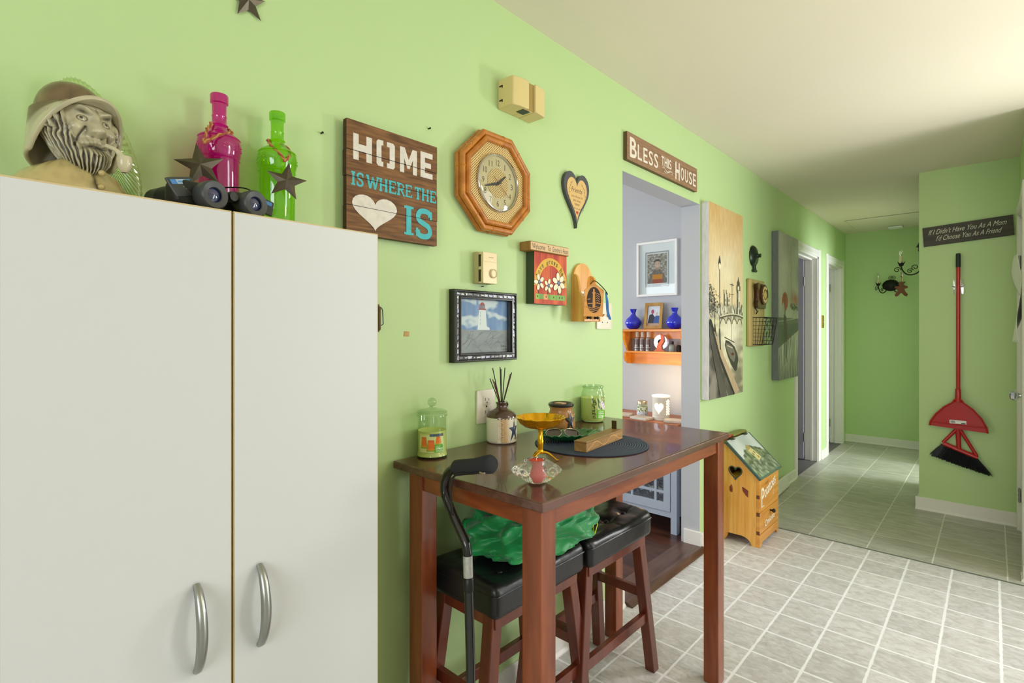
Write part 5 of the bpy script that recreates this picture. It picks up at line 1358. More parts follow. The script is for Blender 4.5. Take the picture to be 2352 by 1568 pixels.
# ================================================================== stools
m_stool = wood('stool_mahogany', '#532418', '#71321e', (24, 24, 3), 0.28, coat=0.2)
def make_stool():
    t = thing('counter_stool', '', 'stool', (0, 0, 0))
    # seat 0.29 (x) by 0.41 (y); top near 0.61
    W_, L_, Tk = 0.285, 0.405, 0.085; zc = 0.572
    tufts = [(x, y) for x in (-0.07, 0.07) for y in (-0.115, 0.0, 0.115)]
    def disp(q, n):
        if q.z > 0:
            k = 0
            for x, y in tufts: k += math.exp(-((q.x-x)**2+(q.y-y)**2)/0.0009)
            crown_ = 0.010*(1-(q.x/(W_/2))**2)+0.006*(abs(q.y)/(L_/2))**2
            seam = 0
            for x in (-0.07, 0.07): seam += math.exp(-((q.x-x)/0.003)**2)*0.0022
            for y in (-0.115, 0, 0.115): seam += math.exp(-((q.y-y)/0.003)**2)*0.0022
            edge = min(1, max(0, (min(W_/2-abs(q.x), L_/2-abs(q.y)))/0.03))
            wr = 0.0018*nz(q.x*30, q.y*22, 3)
            q = q+Vector((0, 0, (crown_-seam*1.5*edge-0.009*min(1, k)+wr)))
        else:
            q = q+Vector((0, 0, 0.0))
        b = 0.003*nz(q.x*12, q.y*12, q.z*12+4)
        return q+Vector((n.x*b, n.y*b, 0))
    mb = MB(); mb.rbox((0, 0, zc), (W_, L_, Tk), 0.022, 44, disp)
    seat = mb.build('seat_cushion', m_leather, t, ang=60, merge=1e-5)
    for x, y in tufts:
        mb = MB(); mb.sphere((x, y, zc+Tk/2+0.001), (0.009, 0.009, 0.004), 12, 8); mb.build('tuft_button', m_leather, seat)
    # welt round the top edge
    mb = MB(); rr = 0.012
    xs, ys = W_/2-0.001, L_/2-0.001; P_ = []
    for cx_, cy_, a0 in ((xs-rr, ys-rr, 0), (-xs+rr, ys-rr, 90), (-xs+rr, -ys+rr, 180), (xs-rr, -ys+rr, 270)):
        for k in range(6): a = R(a0+90*k/5); P_.append((cx_+rr*math.cos(a), cy_+rr*math.sin(a), zc+0.020+0.004*(abs(cy_)/(L_/2))))
    P_.append(P_[0]); mb.tube(P_, 0.0022, 6, cap=False); mb.build('welt', m_leather, seat)
    zt = 0.530
    # legs, square and splayed
    tops = [(sx*(W_/2-0.045), sy*(L_/2-0.035)) for sx in (1, -1) for sy in (-1, 1)]
    def legc(x, y, z):
        k = 1-z/zt; return (x+math.copysign(0.022, x)*k, y+math.copysign(0.075, y)*k, z)
    for x, y in tops:
        mb = MB(); h_ = 0.019
        V = []
        for z in (0.0, zt):
            c_ = legc(x, y, z)
            V += [(c_[0]-h_, c_[1]-h_, z), (c_[0]+h_, c_[1]-h_, z), (c_[0]+h_, c_[1]+h_, z), (c_[0]-h_, c_[1]+h_, z)]
        mb.add(V, [(0, 3, 2, 1), (4, 5, 6, 7), (0, 1, 5, 4), (1, 2, 6, 5), (2, 3, 7, 6), (3, 0, 4, 7)])
        mb.build('leg', m_stool, t, smooth=False, bevel=0.003)
    def bar(p, q, wd, hh, nm):
        p, q = Vector(p), Vector(q); d = (q-p).normalized(); s_ = Vector((-d.y, d.x, 0)).normalized()*wd/2; u_ = Vector((0, 0, hh/2))
        V = [p-s_-u_, p+s_-u_, p+s_+u_, p-s_+u_, q-s_-u_, q+s_-u_, q+s_+u_, q-s_+u_]
        mb = MB(); mb.add([tuple(v) for v in V], [(0, 3, 2, 1), (4, 5, 6, 7), (0, 1, 5, 4), (1, 2, 6, 5), (2, 3, 7, 6), (3, 0, 4, 7)]); mb.build(nm, m_stool, t, smooth=False, bevel=0.0015)
    mb = MB(); mb.box((-W_/2+0.02, -L_/2+0.02, 0.498), (W_/2-0.02, L_/2-0.02, 0.530)); mb.build('seat_rail', m_stool, t, smooth=False, bevel=0.002)
    X0, Y0 = tops[1]
    for sx in (1, -1):      # long stretchers, low
        a = legc(sx*abs(X0), -abs(Y0), 0.215); b = legc(sx*abs(X0), abs(Y0), 0.215); bar((a[0], a[1]+0.018, a[2]), (b[0], b[1]-0.018, b[2]), 0.02, 0.036, 'stretcher')
    for sy in (1, -1):      # short stretchers, higher
        a = legc(-abs(X0), sy*abs(Y0), 0.305); b = legc(abs(X0), sy*abs(Y0), 0.305); bar((a[0]+0.018, a[1], a[2]), (b[0]-0.018, b[1], b[2]), 0.02, 0.034, 'stretcher')
    return t
st1 = make_stool(); st1['label'] = 'black leather stool under near half of table, partly behind walking cane'
st1.location = (0.197, 1.158, 0); st1['group'] = 'stools pushed under the table'
st2 = copy_tree(st1); st2['label'] = 'black leather stool with mahogany legs under the far half of table, nearest the opening'
st2.location = (0.207, 1.576, 0)

# ================================================================== green cloth bag on the stools
bag = thing('green_cloth_bag', 'crumpled bright green cloth bag lying across both stool seats', 'bag', (0.20, 1.26, 0.66))
def bagf(u, v):
    az = u*2*PI; el = (v-0.5)*PI
    n = Vector((math.cos(el)*math.cos(az), math.cos(el)*math.sin(az), math.sin(el)))
    sg = lambda x, e: math.copysign(abs(x)**e, x)
    p = Vector((0.150*sg(n.x, 0.8), 0.225*sg(n.y, 0.85), 0.085*sg(n.z, 0.9)))
    f = noise.ridged_multi_fractal(n*1.5+Vector((3, 1, 2)), 0.9, 2.2, 3, 1.0, 2.0)
    w_ = 0.038*(f-1.0)+0.018*nz(n.x*3.2, n.y*3.2, n.z*3.2+5)
    f2_ = noise.ridged_multi_fractal(n*3.6+Vector((7, 4, 9)), 0.9, 2.2, 2, 1.0, 2.0)
    w_ += 0.011*(f2_-1.0)
    w_ += 0.010*math.sin(6*az+3*n.z+3*nz(n.x*2, n.y*2, n.z*2))*(1-abs(n.z))
    p = p+n*w_
    p.z += 0.02
    lo = -0.036+0.012*abs(p.y/0.2)**2
    if p.x > 0.150: lo = -0.036-0.4*(p.x-0.150)
    if p.z < lo: p.z = lo+0.12*(p.z-lo)*0
    p.z = min(p.z, 0.165)
    return p
m_bag = mat('green_nylon', '#17924a', 0.42, spec=0.5, bump=(34, 0.35, 0.004))
bg_ = bpy.data.materials['green_nylon'].node_tree.nodes['Principled BSDF']; bg_.inputs['Sheen Weight'].default_value = 0.3
mb = MB(); mb.grid(bagf, 130, 70); mb.build('bag_body', m_bag, bag, ang=180, merge=1e-5)
# folded handle band and hem
mb = MB()
def band(path, w0, off=0.004):
    sp = smooth_path(path, 8); n = len(sp)
    V = []; 
    for i, p_ in enumerate(sp):
        d = (sp[min(i+1, n-1)]-sp[max(i-1, 0)]).normalized(); s_ = d.cross(Vector((0.7, -0.5, 0.5))).normalized()*w0
        V += [tuple(p_-s_), tuple(p_+s_)]
    mb.add(V, [(2*i, 2*i+1, 2*i+3, 2*i+2) for i in range(n-1)])
def hem(u0, v0, v1, du, n=26):
    V = []
    for i in range(n+1):
        v = v0+(v1-v0)*i/n; uu = u0+0.012*math.sin(i*0.5)
        for k in (-1, 1):
            q = bagf(uu+k*du, v); nn_ = Vector((q.x, q.y, q.z*0.6)).normalized(); V.append(tuple(q+nn_*0.004))
    mb.add(V, [(2*i, 2*i+1, 2*i+3, 2*i+2) for i in range(n)])
hem(0.66, 0.16, 0.80, 0.018)
o = mb.build('hem_band', mat('green_band', '#22a558', 0.4), bag, ang=180); sm = o.modifiers.new('t', 'SOLIDIFY'); sm.thickness = 0.002
mb = MB(); q_ = [bagf(a, b)*1.012 for a, b in ((0.085, 0.40), (0.100, 0.47), (0.118, 0.54), (0.128, 0.50), (0.105, 0.42), (0.085, 0.40))]; mb.tube(q_, 0.0016, 5); mb.build('yellow_trim', mat('yellow_print', '#d8e02a', 0.5), bag)

# ================================================================== walking cane
cane = thing('walking_cane', 'black offset walking cane with foam grip leaning on the table corner', 'cane', (0.405, 0.845, 0))
path = [(0.0, -0.05, 0.02), (-0.012, -0.028, 0.25), (-0.032, -0.008, 0.50), (-0.051, 0.0, 0.752), (-0.054, 0.0, 0.765), (-0.062, 0.0, 0.782), (-0.100, 0.001, 0.825), (-0.132, 0.002, 0.868), (-0.140, 0.002, 0.892), (-0.136, 0.003, 0.918), (-0.118, 0.003, 0.940), (-0.090, 0.003, 0.951), (-0.03, 0.004, 0.966), (0.016, 0.005, 0.978)]
sp = [Vector(path[0]), Vector(path[1]), Vector(path[2]), Vector(path[3])]+smooth_path(path[4:], 6)
mb = MB(); mb.tube(sp, 0.0112, 16); mb.build('shaft', m_blkmetal, cane, ang=60)
gp = [Vector((-0.098, 0.003, 0.9495)), Vector((-0.094, 0.003, 0.9505)), Vector((-0.07, 0.003, 0.9565)), Vector((-0.03, 0.004, 0.966)), Vector((0.0, 0.004, 0.974)), Vector((0.022, 0.005, 0.9795)), Vector((0.028, 0.005, 0.981))]
mb = MB(); mb.tube(gp, [0.014, 0.0195, 0.0195, 0.0185, 0.0205, 0.022, 0.018], 24); mb.build('foam_grip', m_foam, cane, ang=60)
mb = MB(); d_ = (sp[3]-sp[2]).normalized(); c0 = Vector((-0.0475, 0.0, 0.695))
c0 = sp[2].lerp(sp[3], 0.955)
mb.tube([c0-d_*0.042, c0-d_*0.03, c0-d_*0.01, c0+d_*0.008], [0.0116, 0.0118, 0.0118, 0.0116], 16, cap=True); sl = mb.build('worn_silver_label', mat('worn_silver_sticker', '#b9b9b4', 0.35, metal=0.4, var=(140, 0.35)), cane, ang=60)
mb = MB(); mb.tube([c0-d_*0.075, c0-d_*0.073, c0-d_*0.046, c0-d_*0.044], [0.0115, 0.0128, 0.0128, 0.0115], 16); mb.build('adjust_collar', m_blk, cane)
mb = MB()
mb.tube(smooth_path([(-0.09, -0.016, 0.944), (-0.105, -0.022, 0.91), (-0.112, -0.020, 0.87), (-0.095, -0.016, 0.842), (-0.088, -0.018, 0.86), (-0.088, -0.022, 0.90), (-0.078, -0.018, 0.938), (-0.02, -0.014, 0.953), (0.022, -0.006, 0.964)], 6), 0.0028, 8, flat=0.5); mb.build('wrist_strap', m_blk, cane)
mb = MB(); mb.box((0.006, -0.016, 0.9595), (0.020, -0.010, 0.9635)); mb.build('strap_clip', m_chrome, cane, smooth=False)
mb = MB(); mb.lathe([(0.019, 0), (0.018, 0.02), (0.014, 0.045), (0.0125, 0.048)], (0.0, -0.05, 0), 20, close=True); mb.build('rubber_tip', m_blk, cane)

# ================================================================== things on the table
# papaya candle jar
cj = thing('candle_jar', 'lidded glass jar candle with papaya label on near left corner of table', 'candle', (0.050, 0.979, TZ))
mb = MB(); mb.lathe([(0, 0.001), (0.036, 0.001), (0.046, 0.002), (0.0475, 0.007), (0.045, 0.013), (0.0425, 0.016), (0.0425, 0.118), (0.0435, 0.120), (0.046, 0.122), (0.046, 0.126), (0.0435, 0.128)], (0, 0, 0), 40); mb.build('glass_jar', m_clear, cj, ang=50)
mb = MB(); mb.lathe([(0.0, 0.129), (0.030, 0.129), (0.0455, 0.1305), (0.0465, 0.134), (0.044, 0.137), (0.030, 0.142), (0.014, 0.145), (0.007, 0.147), (0.0065, 0.150)], (0, 0, 0), 40); mb.sphere((0, 0, 0.1615), 0.0135, 20, 14); mb.build('glass_lid', m_clear, cj, ang=50)
mb = MB(); mb.lathe([(0, 0.006), (0.044, 0.006), (0.0415, 0.017), (0.0415, 0.080), (0.040, 0.079), (0, 0.0775)], (0, 0, 0), 40); mb.build('wax', m_wax, cj, ang=40)
def curved_label(par, r, z0, z1, a0, a1, fn, nx=60, ny=30, nm='label'):
    mb = MB()
    def f(u, v): a = R(a0+(a1-a0)*u); return (r*math.cos(a), r*math.sin(a), z0+(z1-z0)*v)
    mb.grid(f, nx, ny, 0, colf=fn); return mb.build(nm, m_paintg, par, ang=180)
def inside(u, v, poly):
    c = False; n = len(poly); j = n-1
    for i in range(n):
        if ((poly[i][1] > v) != (poly[j][1] > v)) and (u < (poly[j][0]-poly[i][0])*(v-poly[i][1])/(poly[j][1]-poly[i][1]+1e-12)+poly[i][0]): c = not c
        j = i
    return c
def papaya(u, v):
    c = hx('#dbe39a')
    def pap(cx_, cy_, w_, h_):
        y = (v-cy_)/h_; x = (u-cx_)/(w_*(1-0.35*max(0, min(1, y))))
        return 0 <= y <= 1 and abs(x) < 0.5, y, x
    if v > 0.86 and u > 0.45: c = hx('#51646f')
    if v > 0.93 and u < 0.45: c = hx('#c9d877')
    for cx_, cy_, w_, h_ in ((0.78, 0.40, 0.26, 0.45), (0.22, 0.22, 0.30, 0.62), (0.50, 0.05, 0.36, 0.62)):
        k, y, x = pap(cx_, cy_, w_, h_)
        if k: c = mix(mix(hx('#e8b53a'), hx('#ee7a2e'), y*3), hx('#d9602a'), max(0, y-0.75)*3) if y > 0.12 and abs(x) < 0.42 else hx('#93ad38')
    if u > 0.63 and v < 0.42:
        c = hx('#5fae2c')
        for y0_, x1_ in ((0.34, 0.80), (0.27, 0.84), (0.19, 0.98), (0.12, 0.95), (0.05, 0.98)):
            if abs(v-y0_) < 0.016 and 0.67 < u < x1_: c = hx('#e8f2d8')
    return c
curved_label(cj, 0.0429, 0.020, 0.074, -95, 10, papaya, 84, 44)

# reed diffuser jug and its reeds
jg = thing('diffuser_jug', 'cream and brown stoneware jug with blue star, holding diffuser reeds', 'jug', (0.060, 1.268, TZ))
m_stone = mat('cream_stoneware', '#ddd6bf', 0.25, coat=0.4); m_brn = mat('brown_glaze', '#4a3428', 0.15, coat=0.6)
mb = MB(); mb.lathe([(0, 0.001), (0.046, 0.001), (0.0505, 0.005), (0.0515, 0.012), (0.0515, 0.084), (0.0505, 0.088)], (0, 0, 0), 48); mb.build('body', m_stone, jg, ang=50)
mb = MB(); mb.lathe([(0.0515, 0.0855), (0.0505, 0.092), (0.044, 0.101), (0.030, 0.109), (0.020, 0.114), (0.0165, 0.120), (0.0175, 0.128), (0.0195, 0.131), (0.0185, 0.1355), (0.0125, 0.1355), (0.0115, 0.12), (0, 0.12)], (0, 0, 0), 40); mb.build('shoulder', m_brn, jg, ang=50)
mb = MB(); mb.tube(smooth_path([(-0.006, 0.017, 0.128), (-0.008, 0.031, 0.130), (-0.009, 0.038, 0.118), (-0.008, 0.034, 0.106)], 6), 0.0045, 10); mb.build('handle', m_brn, jg)
st_poly = [(0.66+0.26*a, 0.52+0.47*b) for a, b in ((0.02, 0.98), (0.22, 0.28), (0.92, 0.32), (0.42, -0.18), (0.60, -1.0), (0.0, -0.42), (-0.72, -1.08), (-0.38, -0.16), (-0.95, 0.22), (-0.22, 0.26))]
def juglab(u, v):
    c = mix(hx('#ddd6bf'), hx('#c9a069'), 0.9*g2(u-0.25, 0.14)+0.5*max(0, nz(u*5, v*5, 4)))
    if inside(u, v, st_poly): c = hx('#3b4456')
    if abs(u-0.16-0.012*math.sin(v*60)) < 0.012 and math.sin(v*85) > -0.2: c = hx('#4f4634')
    if v > 0.955 and math.sin(u*50) > 0: c = hx('#6b5a3c')
    return c
curved_label(jg, 0.0518, 0.006, 0.085, -62, 42, juglab, 100, 76, 'painted_star')
mb = MB(); V, F = text_geo('Live'); V2, F2 = text_geo('Simply')
for (VV, FF, a0, z0, w_, h_) in ((V, F, 8, 0.024, 13, 0.008), (V2, F2, 6, 0.011, 22, 0.011)):
    mb.add([(0.0521*math.cos(R(a0+x*w_)), 0.0521*math.sin(R(a0+x*w_)), z0+y*h_) for x, y in VV], FF, 0, hx('#2f2a22'))
mb.build('lettering', m_paint, jg, smooth=False)
rd = mat('dark_red_reed', '#5a1c1c', 0.6); rk = mat('black_reed', '#1b1719', 0.6)
tops = [(-0.008, -0.048, 0.216, rk), (0.004, -0.047, 0.214, rd), (-0.012, -0.031, 0.250, rk), (0.006, -0.036, 0.202, rd), (-0.004, -0.030, 0.205, rd), (0.0, -0.003, 0.246, rk), (-0.010, 0.003, 0.252, rk), (0.008, 0.008, 0.250, rk), (0.006, 0.044, 0.232, rk), (-0.006, 0.050, 0.226, rd)]
rlab = 'thin diffuser reed standing in the cream and brown star jug'
for i, (dx, dy, h_, mm) in enumerate(tops):
    mb = MB(); k = 0.13/h_
    mb.tube([(dx*0.15, dy*0.08, 0.121), (dx, dy, h_)], 0.0016, 6)
    lab_ = ('dark red diffuser reed among those in the star jug' if mm is rd else 'black diffuser reed among those in the star jug')
    tag(mb.build('diffuser_reed', mm, loc=(0.060, 1.268, TZ)), lab_, 'reed', 'red diffuser reeds' if mm is rd else 'black diffuser reeds')

# gold compote
gc = thing('gold_compote', 'fluted gold glass pedestal dish on three slender feet', 'pedestal dish', (0.320, 1.160, TZ))
fl = lambda a, h: 1+0.045*math.cos(a*12)*max(0, min(1, (h-0.092)/0.028))
mb = MB(); mb.lathe([(0.005, 0.091), (0.020, 0.092), (0.045, 0.098), (0.060, 0.109), (0.067, 0.122), (0.071, 0.125), (0.0695, 0.1265), (0.0645, 0.124), (0.057, 0.112), (0.043, 0.102), (0.020, 0.0965), (0, 0.0955)], (0, 0, 0), 96, rad=fl); mb.build('bowl', m_gold, gc, ang=40)
mb = MB(); mb.lathe([(0.0, 0.018), (0.009, 0.020), (0.0105, 0.026), (0.0075, 0.032), (0.0085, 0.045), (0.0095, 0.055), (0.0075, 0.068), (0.006, 0.080), (0.007, 0.088), (0.018, 0.0915), (0.0, 0.0915)], (0, 0, 0), 12); mb.build('stem', m_gold, gc, ang=30)
for k in range(3):
    a = R(35+120*k); c_, s_ = math.cos(a), math.sin(a)
    mb = MB(); mb.tube(smooth_path([(0.004*c_, 0.004*s_, 0.024), (0.020*c_, 0.020*s_, 0.0225), (0.036*c_, 0.036*s_, 0.012), (0.047*c_, 0.047*s_, 0.003), (0.052*c_, 0.052*s_, 0.004)], 5), [0.006]*5+[0.005]*5+[0.0035]*5+[0.003]*6, 10, flat=0.55); mb.build('foot', m_gold, gc)

# cut crystal votive and its candle
cv = thing('crystal_votive', 'star-cut clear crystal votive near the front corner of the table', 'candle holder', (0.452, 0.985, TZ))
mb = MB()
prof_ = [(0.021, 0.0015), (0.036, 0.0085), (0.054, 0.0195), (0.0665, 0.030), (0.054, 0.041), (0.038, 0.050), (0.024, 0.057)]
def prof_at(t):
    k = t*(len(prof_)-1); a_ = min(int(k), len(prof_)-2); f_ = k-a_
    return tuple(prof_[a_][q]*(1-f_)+prof_[a_+1][q]*f_ for q in (0, 1))
NA, NT = 160, 24
def crys(u, v):
    a = 2*PI*u; r, z = prof_at(v)
    cell = (u*8) % 1-0.5; y_ = (v-0.5)*1.5
    pts8 = 1-0.16*(1-abs(math.cos(4*a)))*min(1, (r-0.02)/0.03)
    rho = math.hypot(cell, y_); ph2 = math.atan2(y_, cell)
    ridge = abs(((ph2*8/PI) % 2)-1)                      # star of eight rays
    d = 0.0045*ridge*min(1, rho*3.2)*max(0, 1-(rho/0.62)**4)*min(1, (r-0.02)/0.02)
    return (r*pts8-d, z)
V = []; F = []
for j_ in range(NT+1):
    for i_ in range(NA):
        r_, z_ = crys(i_/NA, j_/NT); a_ = 2*PI*i_/NA; V.append((r_*math.cos(a_), r_*math.sin(a_), z_))
for (r_, z_) in ((0.0205, 0.0560), (0.0205, 0.0090), (0.0001, 0.0085)):
    for i_ in range(NA): a_ = 2*PI*i_/NA; V.append((r_*math.cos(a_), r_*math.sin(a_), z_))
for i_ in range(NA): a_ = 2*PI*i_/NA; V.append((0.0001*math.cos(a_), 0.0001*math.sin(a_), 0.0015))
rows_ = NT+1+3
for j_ in range(rows_-1):
    for i_ in range(NA):
        i2 = (i_+1) % NA; a, b, c_, d_ = j_*NA+i_, j_*NA+i2, (j_+1)*NA+i2, (j_+1)*NA+i_; F += [(a, b, c_, d_)]
for i_ in range(NA): i2 = (i_+1) % NA; F.append((rows_*NA+i_, rows_*NA+i2, i2, i_))
mb.add(V, F)
mb.build('crystal', m_crystal, cv, ang=14)
rc = thing('red_votive_candle', 'short red candle sitting inside the star-cut crystal votive', 'candle', (0.452, 0.985, TZ+0.0092))
mb = MB(); mb.lathe([(0, 0), (0.0192, 0.0), (0.0192, 0.045), (0.016, 0.0465), (0, 0.0445)], (0, 0, 0), 32); mb.build('wax', m_redwax, rc, ang=40)
mb = MB(); mb.tube([(0, 0, 0.044), (0.001, -0.001, 0.052)], 0.0008, 6); mb.build('wick', m_white, rc)

# stoneware warmer pot with stars
wm = thing('wax_warmer_pot', 'tan stoneware warmer pot with black stars behind the gold dish', 'wax warmer', (0.135, 1.500, TZ))
m_tan = mat('tan_glaze', '#ad7b45', 0.25, coat=0.4)
mb = MB(); mb.lathe([(0, 0.0), (0.040, 0.0), (0.046, 0.006), (0.0505, 0.028), (0.050, 0.055), (0.046, 0.076), (0.0415, 0.086), (0.0405, 0.094), (0.044, 0.104)], (0, 0, 0), 48); mb.build('pot', m_tan, wm, ang=50)
mb = MB(); mb.lathe([(0.0435, 0.103), (0.0465, 0.107), (0.0465, 0.1135), (0.043, 0.116), (0.038, 0.114), (0.034, 0.108), (0, 0.106)], (0, 0, 0), 48); mb.build('rim_dish', mat('charcoal_glaze', '#35322e', 0.3, coat=0.3), wm, ang=50)
mb = MB(); mb.box((-0.02, -0.016, 0.107), (0.016, 0.012, 0.1165)); mb.build('wax_cube', mat('tan_wax', '#c2976b', 0.4), wm, smooth=False, bevel=0.003)
for a in (-88, 92):
    mb = MB(); c_, s_ = math.cos(R(a)), math.sin(R(a)); mb.M = Matrix.Rotation(R(a), 4, 'Z')
    mb.tube(smooth_path([(0.048, -0.016, 0.062), (0.060, -0.012, 0.072), (0.062, 0.004, 0.076), (0.056, 0.016, 0.068), (0.048, 0.018, 0.060)], 5), 0.0055, 10); mb.build('ear_handle', m_tan, wm)
mb = MB()
def starpatch(a0, z0, r, rr_, squeeze=1.0, rot=90):
    pts = star2(0, 0, r, r*0.4, 5, rot); o_ = []
    def PP(x, y): a = R(a0)+x/rr_; return ((rr_+0.0006)*math.cos(a), (rr_+0.0006)*math.sin(a), z0+y)
    n = 10
    for i in range(n):
        a_, b_ = pts[i], pts[(i+1) % n]
        for j in range(4):
            t0, t1 = j/4, (j+1)/4
            mb.add([PP(a_[0]*t0, a_[1]*t0*squeeze), PP(a_[0]*t1, a_[1]*t1*squeeze), PP(b_[0]*t1, b_[1]*t1*squeeze), PP(b_[0]*t0, b_[1]*t0*squeeze)], [(0, 1, 2, 3)], 0, hx('#262320'))
starpatch(-52, 0.070, 0.012, 0.0500); starpatch(-12, 0.056, 0.026, 0.0512, 1.5)
mb.build('painted_stars', m_paintg, wm, ang=180)

# tall green jar candle
gj = thing('candle_jar', 'tall open glass jar of lime green wax with orchid label near wall', 'candle', (0.053, 1.824, TZ))
mb = MB(); mb.lathe([(0, 0.001), (0.042, 0.001), (0.0485, 0.006), (0.0495, 0.014), (0.0495, 0.105), (0.047, 0.118), (0.0425, 0.128), (0.0415, 0.136), (0.0455, 0.139), (0.0460, 0.146), (0.0440, 0.149), (0.0400, 0.149), (0.039, 0.136)], (0, 0, 0), 44); mb.build('glass_jar', m_clear, gj, ang=50)
mb = MB(); mb.lathe([(0, 0.005), (0.045, 0.005), (0.0482, 0.014), (0.0482, 0.099), (0, 0.097)], (0, 0, 0), 44); mb.build('wax', m_wax, gj, ang=40)
def orchid(u, v):
    c = mix(hx('#3c5a20'), hx('#d9e69a'), 0.5+1.3*nz(u*9+v*5, v*3-u*6, 2))
    if u < 0.16: c = mix(hx('#27371a'), hx('#a9c04c'), 0.4+1.6*nz(u*20, v*14, 3))
    if v < 0.42 and u > 0.22: 
        c = hx('#74c028')
        for y0_ in (0.32, 0.24, 0.14, 0.07):
            if abs(v-y0_) < 0.018 and 0.32 < u < 0.75: c = hx('#e8f2d8')
    for a, b, r in ((0.70, 0.60, 0.15), (0.82, 0.50, 0.13), (0.60, 0.74, 0.12)):
        d = math.hypot((u-a), (v-b)*1.1)
        if d < r: c = mix(hx('#f3eef2'), hx('#c85a9c'), g2(d, 0.045))
    return c
curved_label(gj, 0.0499, 0.016, 0.100, -58, 30, orchid, 70, 60)

# placemat, leaf dish, sunglasses, incense box
pm = bpy.data.materials.new('woven_navy'); pm.use_nodes = True; nt = pm.node_tree; L = nt.links; b = nt.nodes['Principled BSDF']; b.inputs['Roughness'].default_value = 0.75
tc = nt.nodes.new('ShaderNodeTexCoord'); ln_ = nt.nodes.new('ShaderNodeVectorMath'); ln_.operation = 'LENGTH'; L.new(tc.outputs['Object'], ln_.inputs[0])
mu = nt.nodes.new('ShaderNodeMath'); mu.operation = 'MULTIPLY'; mu.inputs[1].default_value = 2*PI/0.0078; L.new(ln_.outputs['Value'], mu.inputs[0])
sn = nt.nodes.new('ShaderNodeMath'); sn.operation = 'SINE'; L.new(mu.outputs[0], sn.inputs[0])
mr = nt.nodes.new('ShaderNodeMapRange'); mr.inputs['From Min'].default_value = -1; L.new(sn.outputs[0], mr.inputs[0])
mx = nt.nodes.new('ShaderNodeMix'); mx.data_type = 'RGBA'; mx.inputs[6].default_value = hx('#1b2536'); mx.inputs[7].default_value = hx('#4c5d7d'); L.new(mr.outputs[0], mx.inputs[0]); L.new(mx.outputs[2], b.inputs['Base Color'])
bp = nt.nodes.new('ShaderNodeBump'); bp.inputs['Strength'].default_value = 1.0; bp.inputs['Distance'].default_value = 0.0015; L.new(sn.outputs[0], bp.inputs['Height']); L.new(bp.outputs[0], b.inputs['Normal'])
mb = MB(); mb.lathe([(0.0, 0.0), (0.183, 0.0), (0.186, 0.0015), (0.185, 0.0035), (0.0, 0.0035)], (0, 0, 0), 72)
tag(mb.build('placemat', pm, loc=(0.302, 1.444, TZ), ang=30), 'round navy blue woven placemat on the table', 'placemat')
gd = thing('leaf_dish', 'dark green glass leaf-shaped dish on the navy placemat holding sunglasses', 'dish', (0.228, 1.430, TZ+0.0037), R(52))
mb = MB()
def dish(u, v):
    a = u*2*PI; r = v
    rx, ry = 0.105, 0.062
    rib = 1+0.035*math.cos(a*26)*r**2
    z = 0.002+0.026*r**2.6+0.0025*math.cos(a*26)*r**3
    sq = 1/(abs(math.cos(a))**4+abs(math.sin(a))**4)**0.18
    return Vector((rx*math.cos(a)*r*rib*sq, ry*math.sin(a)*r*rib*sq, z))
mb.grid(dish, 156, 14)
o = mb.build('dish_body', m_greeng, gd, ang=60, merge=1e-5); s_ = o.modifiers.new('t', 'SOLIDIFY'); s_.thickness = 0.003; s_.offset = 1
sg = thing('sunglasses', 'brown tinted metal rimmed sunglasses lying in the green leaf dish', 'sunglasses', (0.228, 1.392, TZ+0.022), R(52))
m_tint = mat('brown_tinted_lens', '#3a2b28', 0.06, spec=0.9, coat=0.8)
m_sgm = mat('silver_rim', '#b5b0a6', 0.25, metal=1.0)
for nm, cx_ in (('l', -0.030), ('r', 0.034)):
    out = [(cx_+0.027*math.cos(t)*(1+0.10*math.sin(t)), 0.0, 0.019*math.sin(t)+0.018) for t in [2*PI*k/36 for k in range(36)]]
    tilt = Matrix.Rotation(R(-50), 4, 'X') @ Matrix.Rotation(R(-6 if nm == 'l' else 10), 4, 'Z')
    mb = MB(); mb.M = tilt
    V = [(p_[0], -0.0008+0.004*(1-((p_[0]-cx_)/0.027)**2), p_[2]) for p_ in out]; mb.add(V+[(cx_, 0.004, 0.018)], [(i, (i+1) % 36, 36) for i in range(36)]); mb.build('lens', m_tint, sg, ang=180)
    mb = MB(); mb.M = tilt; mb.tube([(p_[0], p_[1]-0.0006, p_[2]) for p_ in out]+[out[0], out[1]], 0.0014, 8, cap=False); mb.build('rim', m_sgm, sg)
mb = MB(); mb.M = Matrix.Rotation(R(-50), 4, 'X'); mb.tube(smooth_path([(-0.006, 0, 0.022), (0.002, -0.002, 0.027), (0.010, 0, 0.022)], 5), 0.0014, 8); mb.build('bridge', m_sgm, sg)
for x, e in ((-0.058, 0.012), (0.062, -0.006)):
    mb = MB(); mb.tube(smooth_path([(x, 0.010, 0.024), (x+e, 0.05, 0.014), (x+e*1.5, 0.085, 0.014), (x+e*1.5, 0.098, 0.008)], 5), 0.0016, 8, flat=0.6); mb.build('temple_arm', m_ph, sg)
ib = thing('incense_box', 'long carved wooden incense box with upright brass tab on the placemat', 'incense box', (0.372, 1.316, TZ+0.004), R(6.5))
IL = 0.262
m_inc = wood('incense_wood', '#8a6636', '#b48a52', (30, 4, 30), 0.5)
mb = MB(); mb.box((-0.043, 0, 0), (0, IL, 0.026)); mb.build('box_body', m_inc, ib, smooth=False, bevel=0.0008)
mb = MB(); mb.box((-0.0435, -0.0006, 0.0264), (0.0005, IL, 0.032)); mb.build('lid', wood('incense_lid', '#7e5d2e', '#a27c43', (30, 4, 30), 0.5), ib, smooth=False, bevel=0.001)
mb = MB(); p = Panel(mb, (0.0004, 0, 0), (0, 1, 0), (0, 0, 1), step=3e-5)
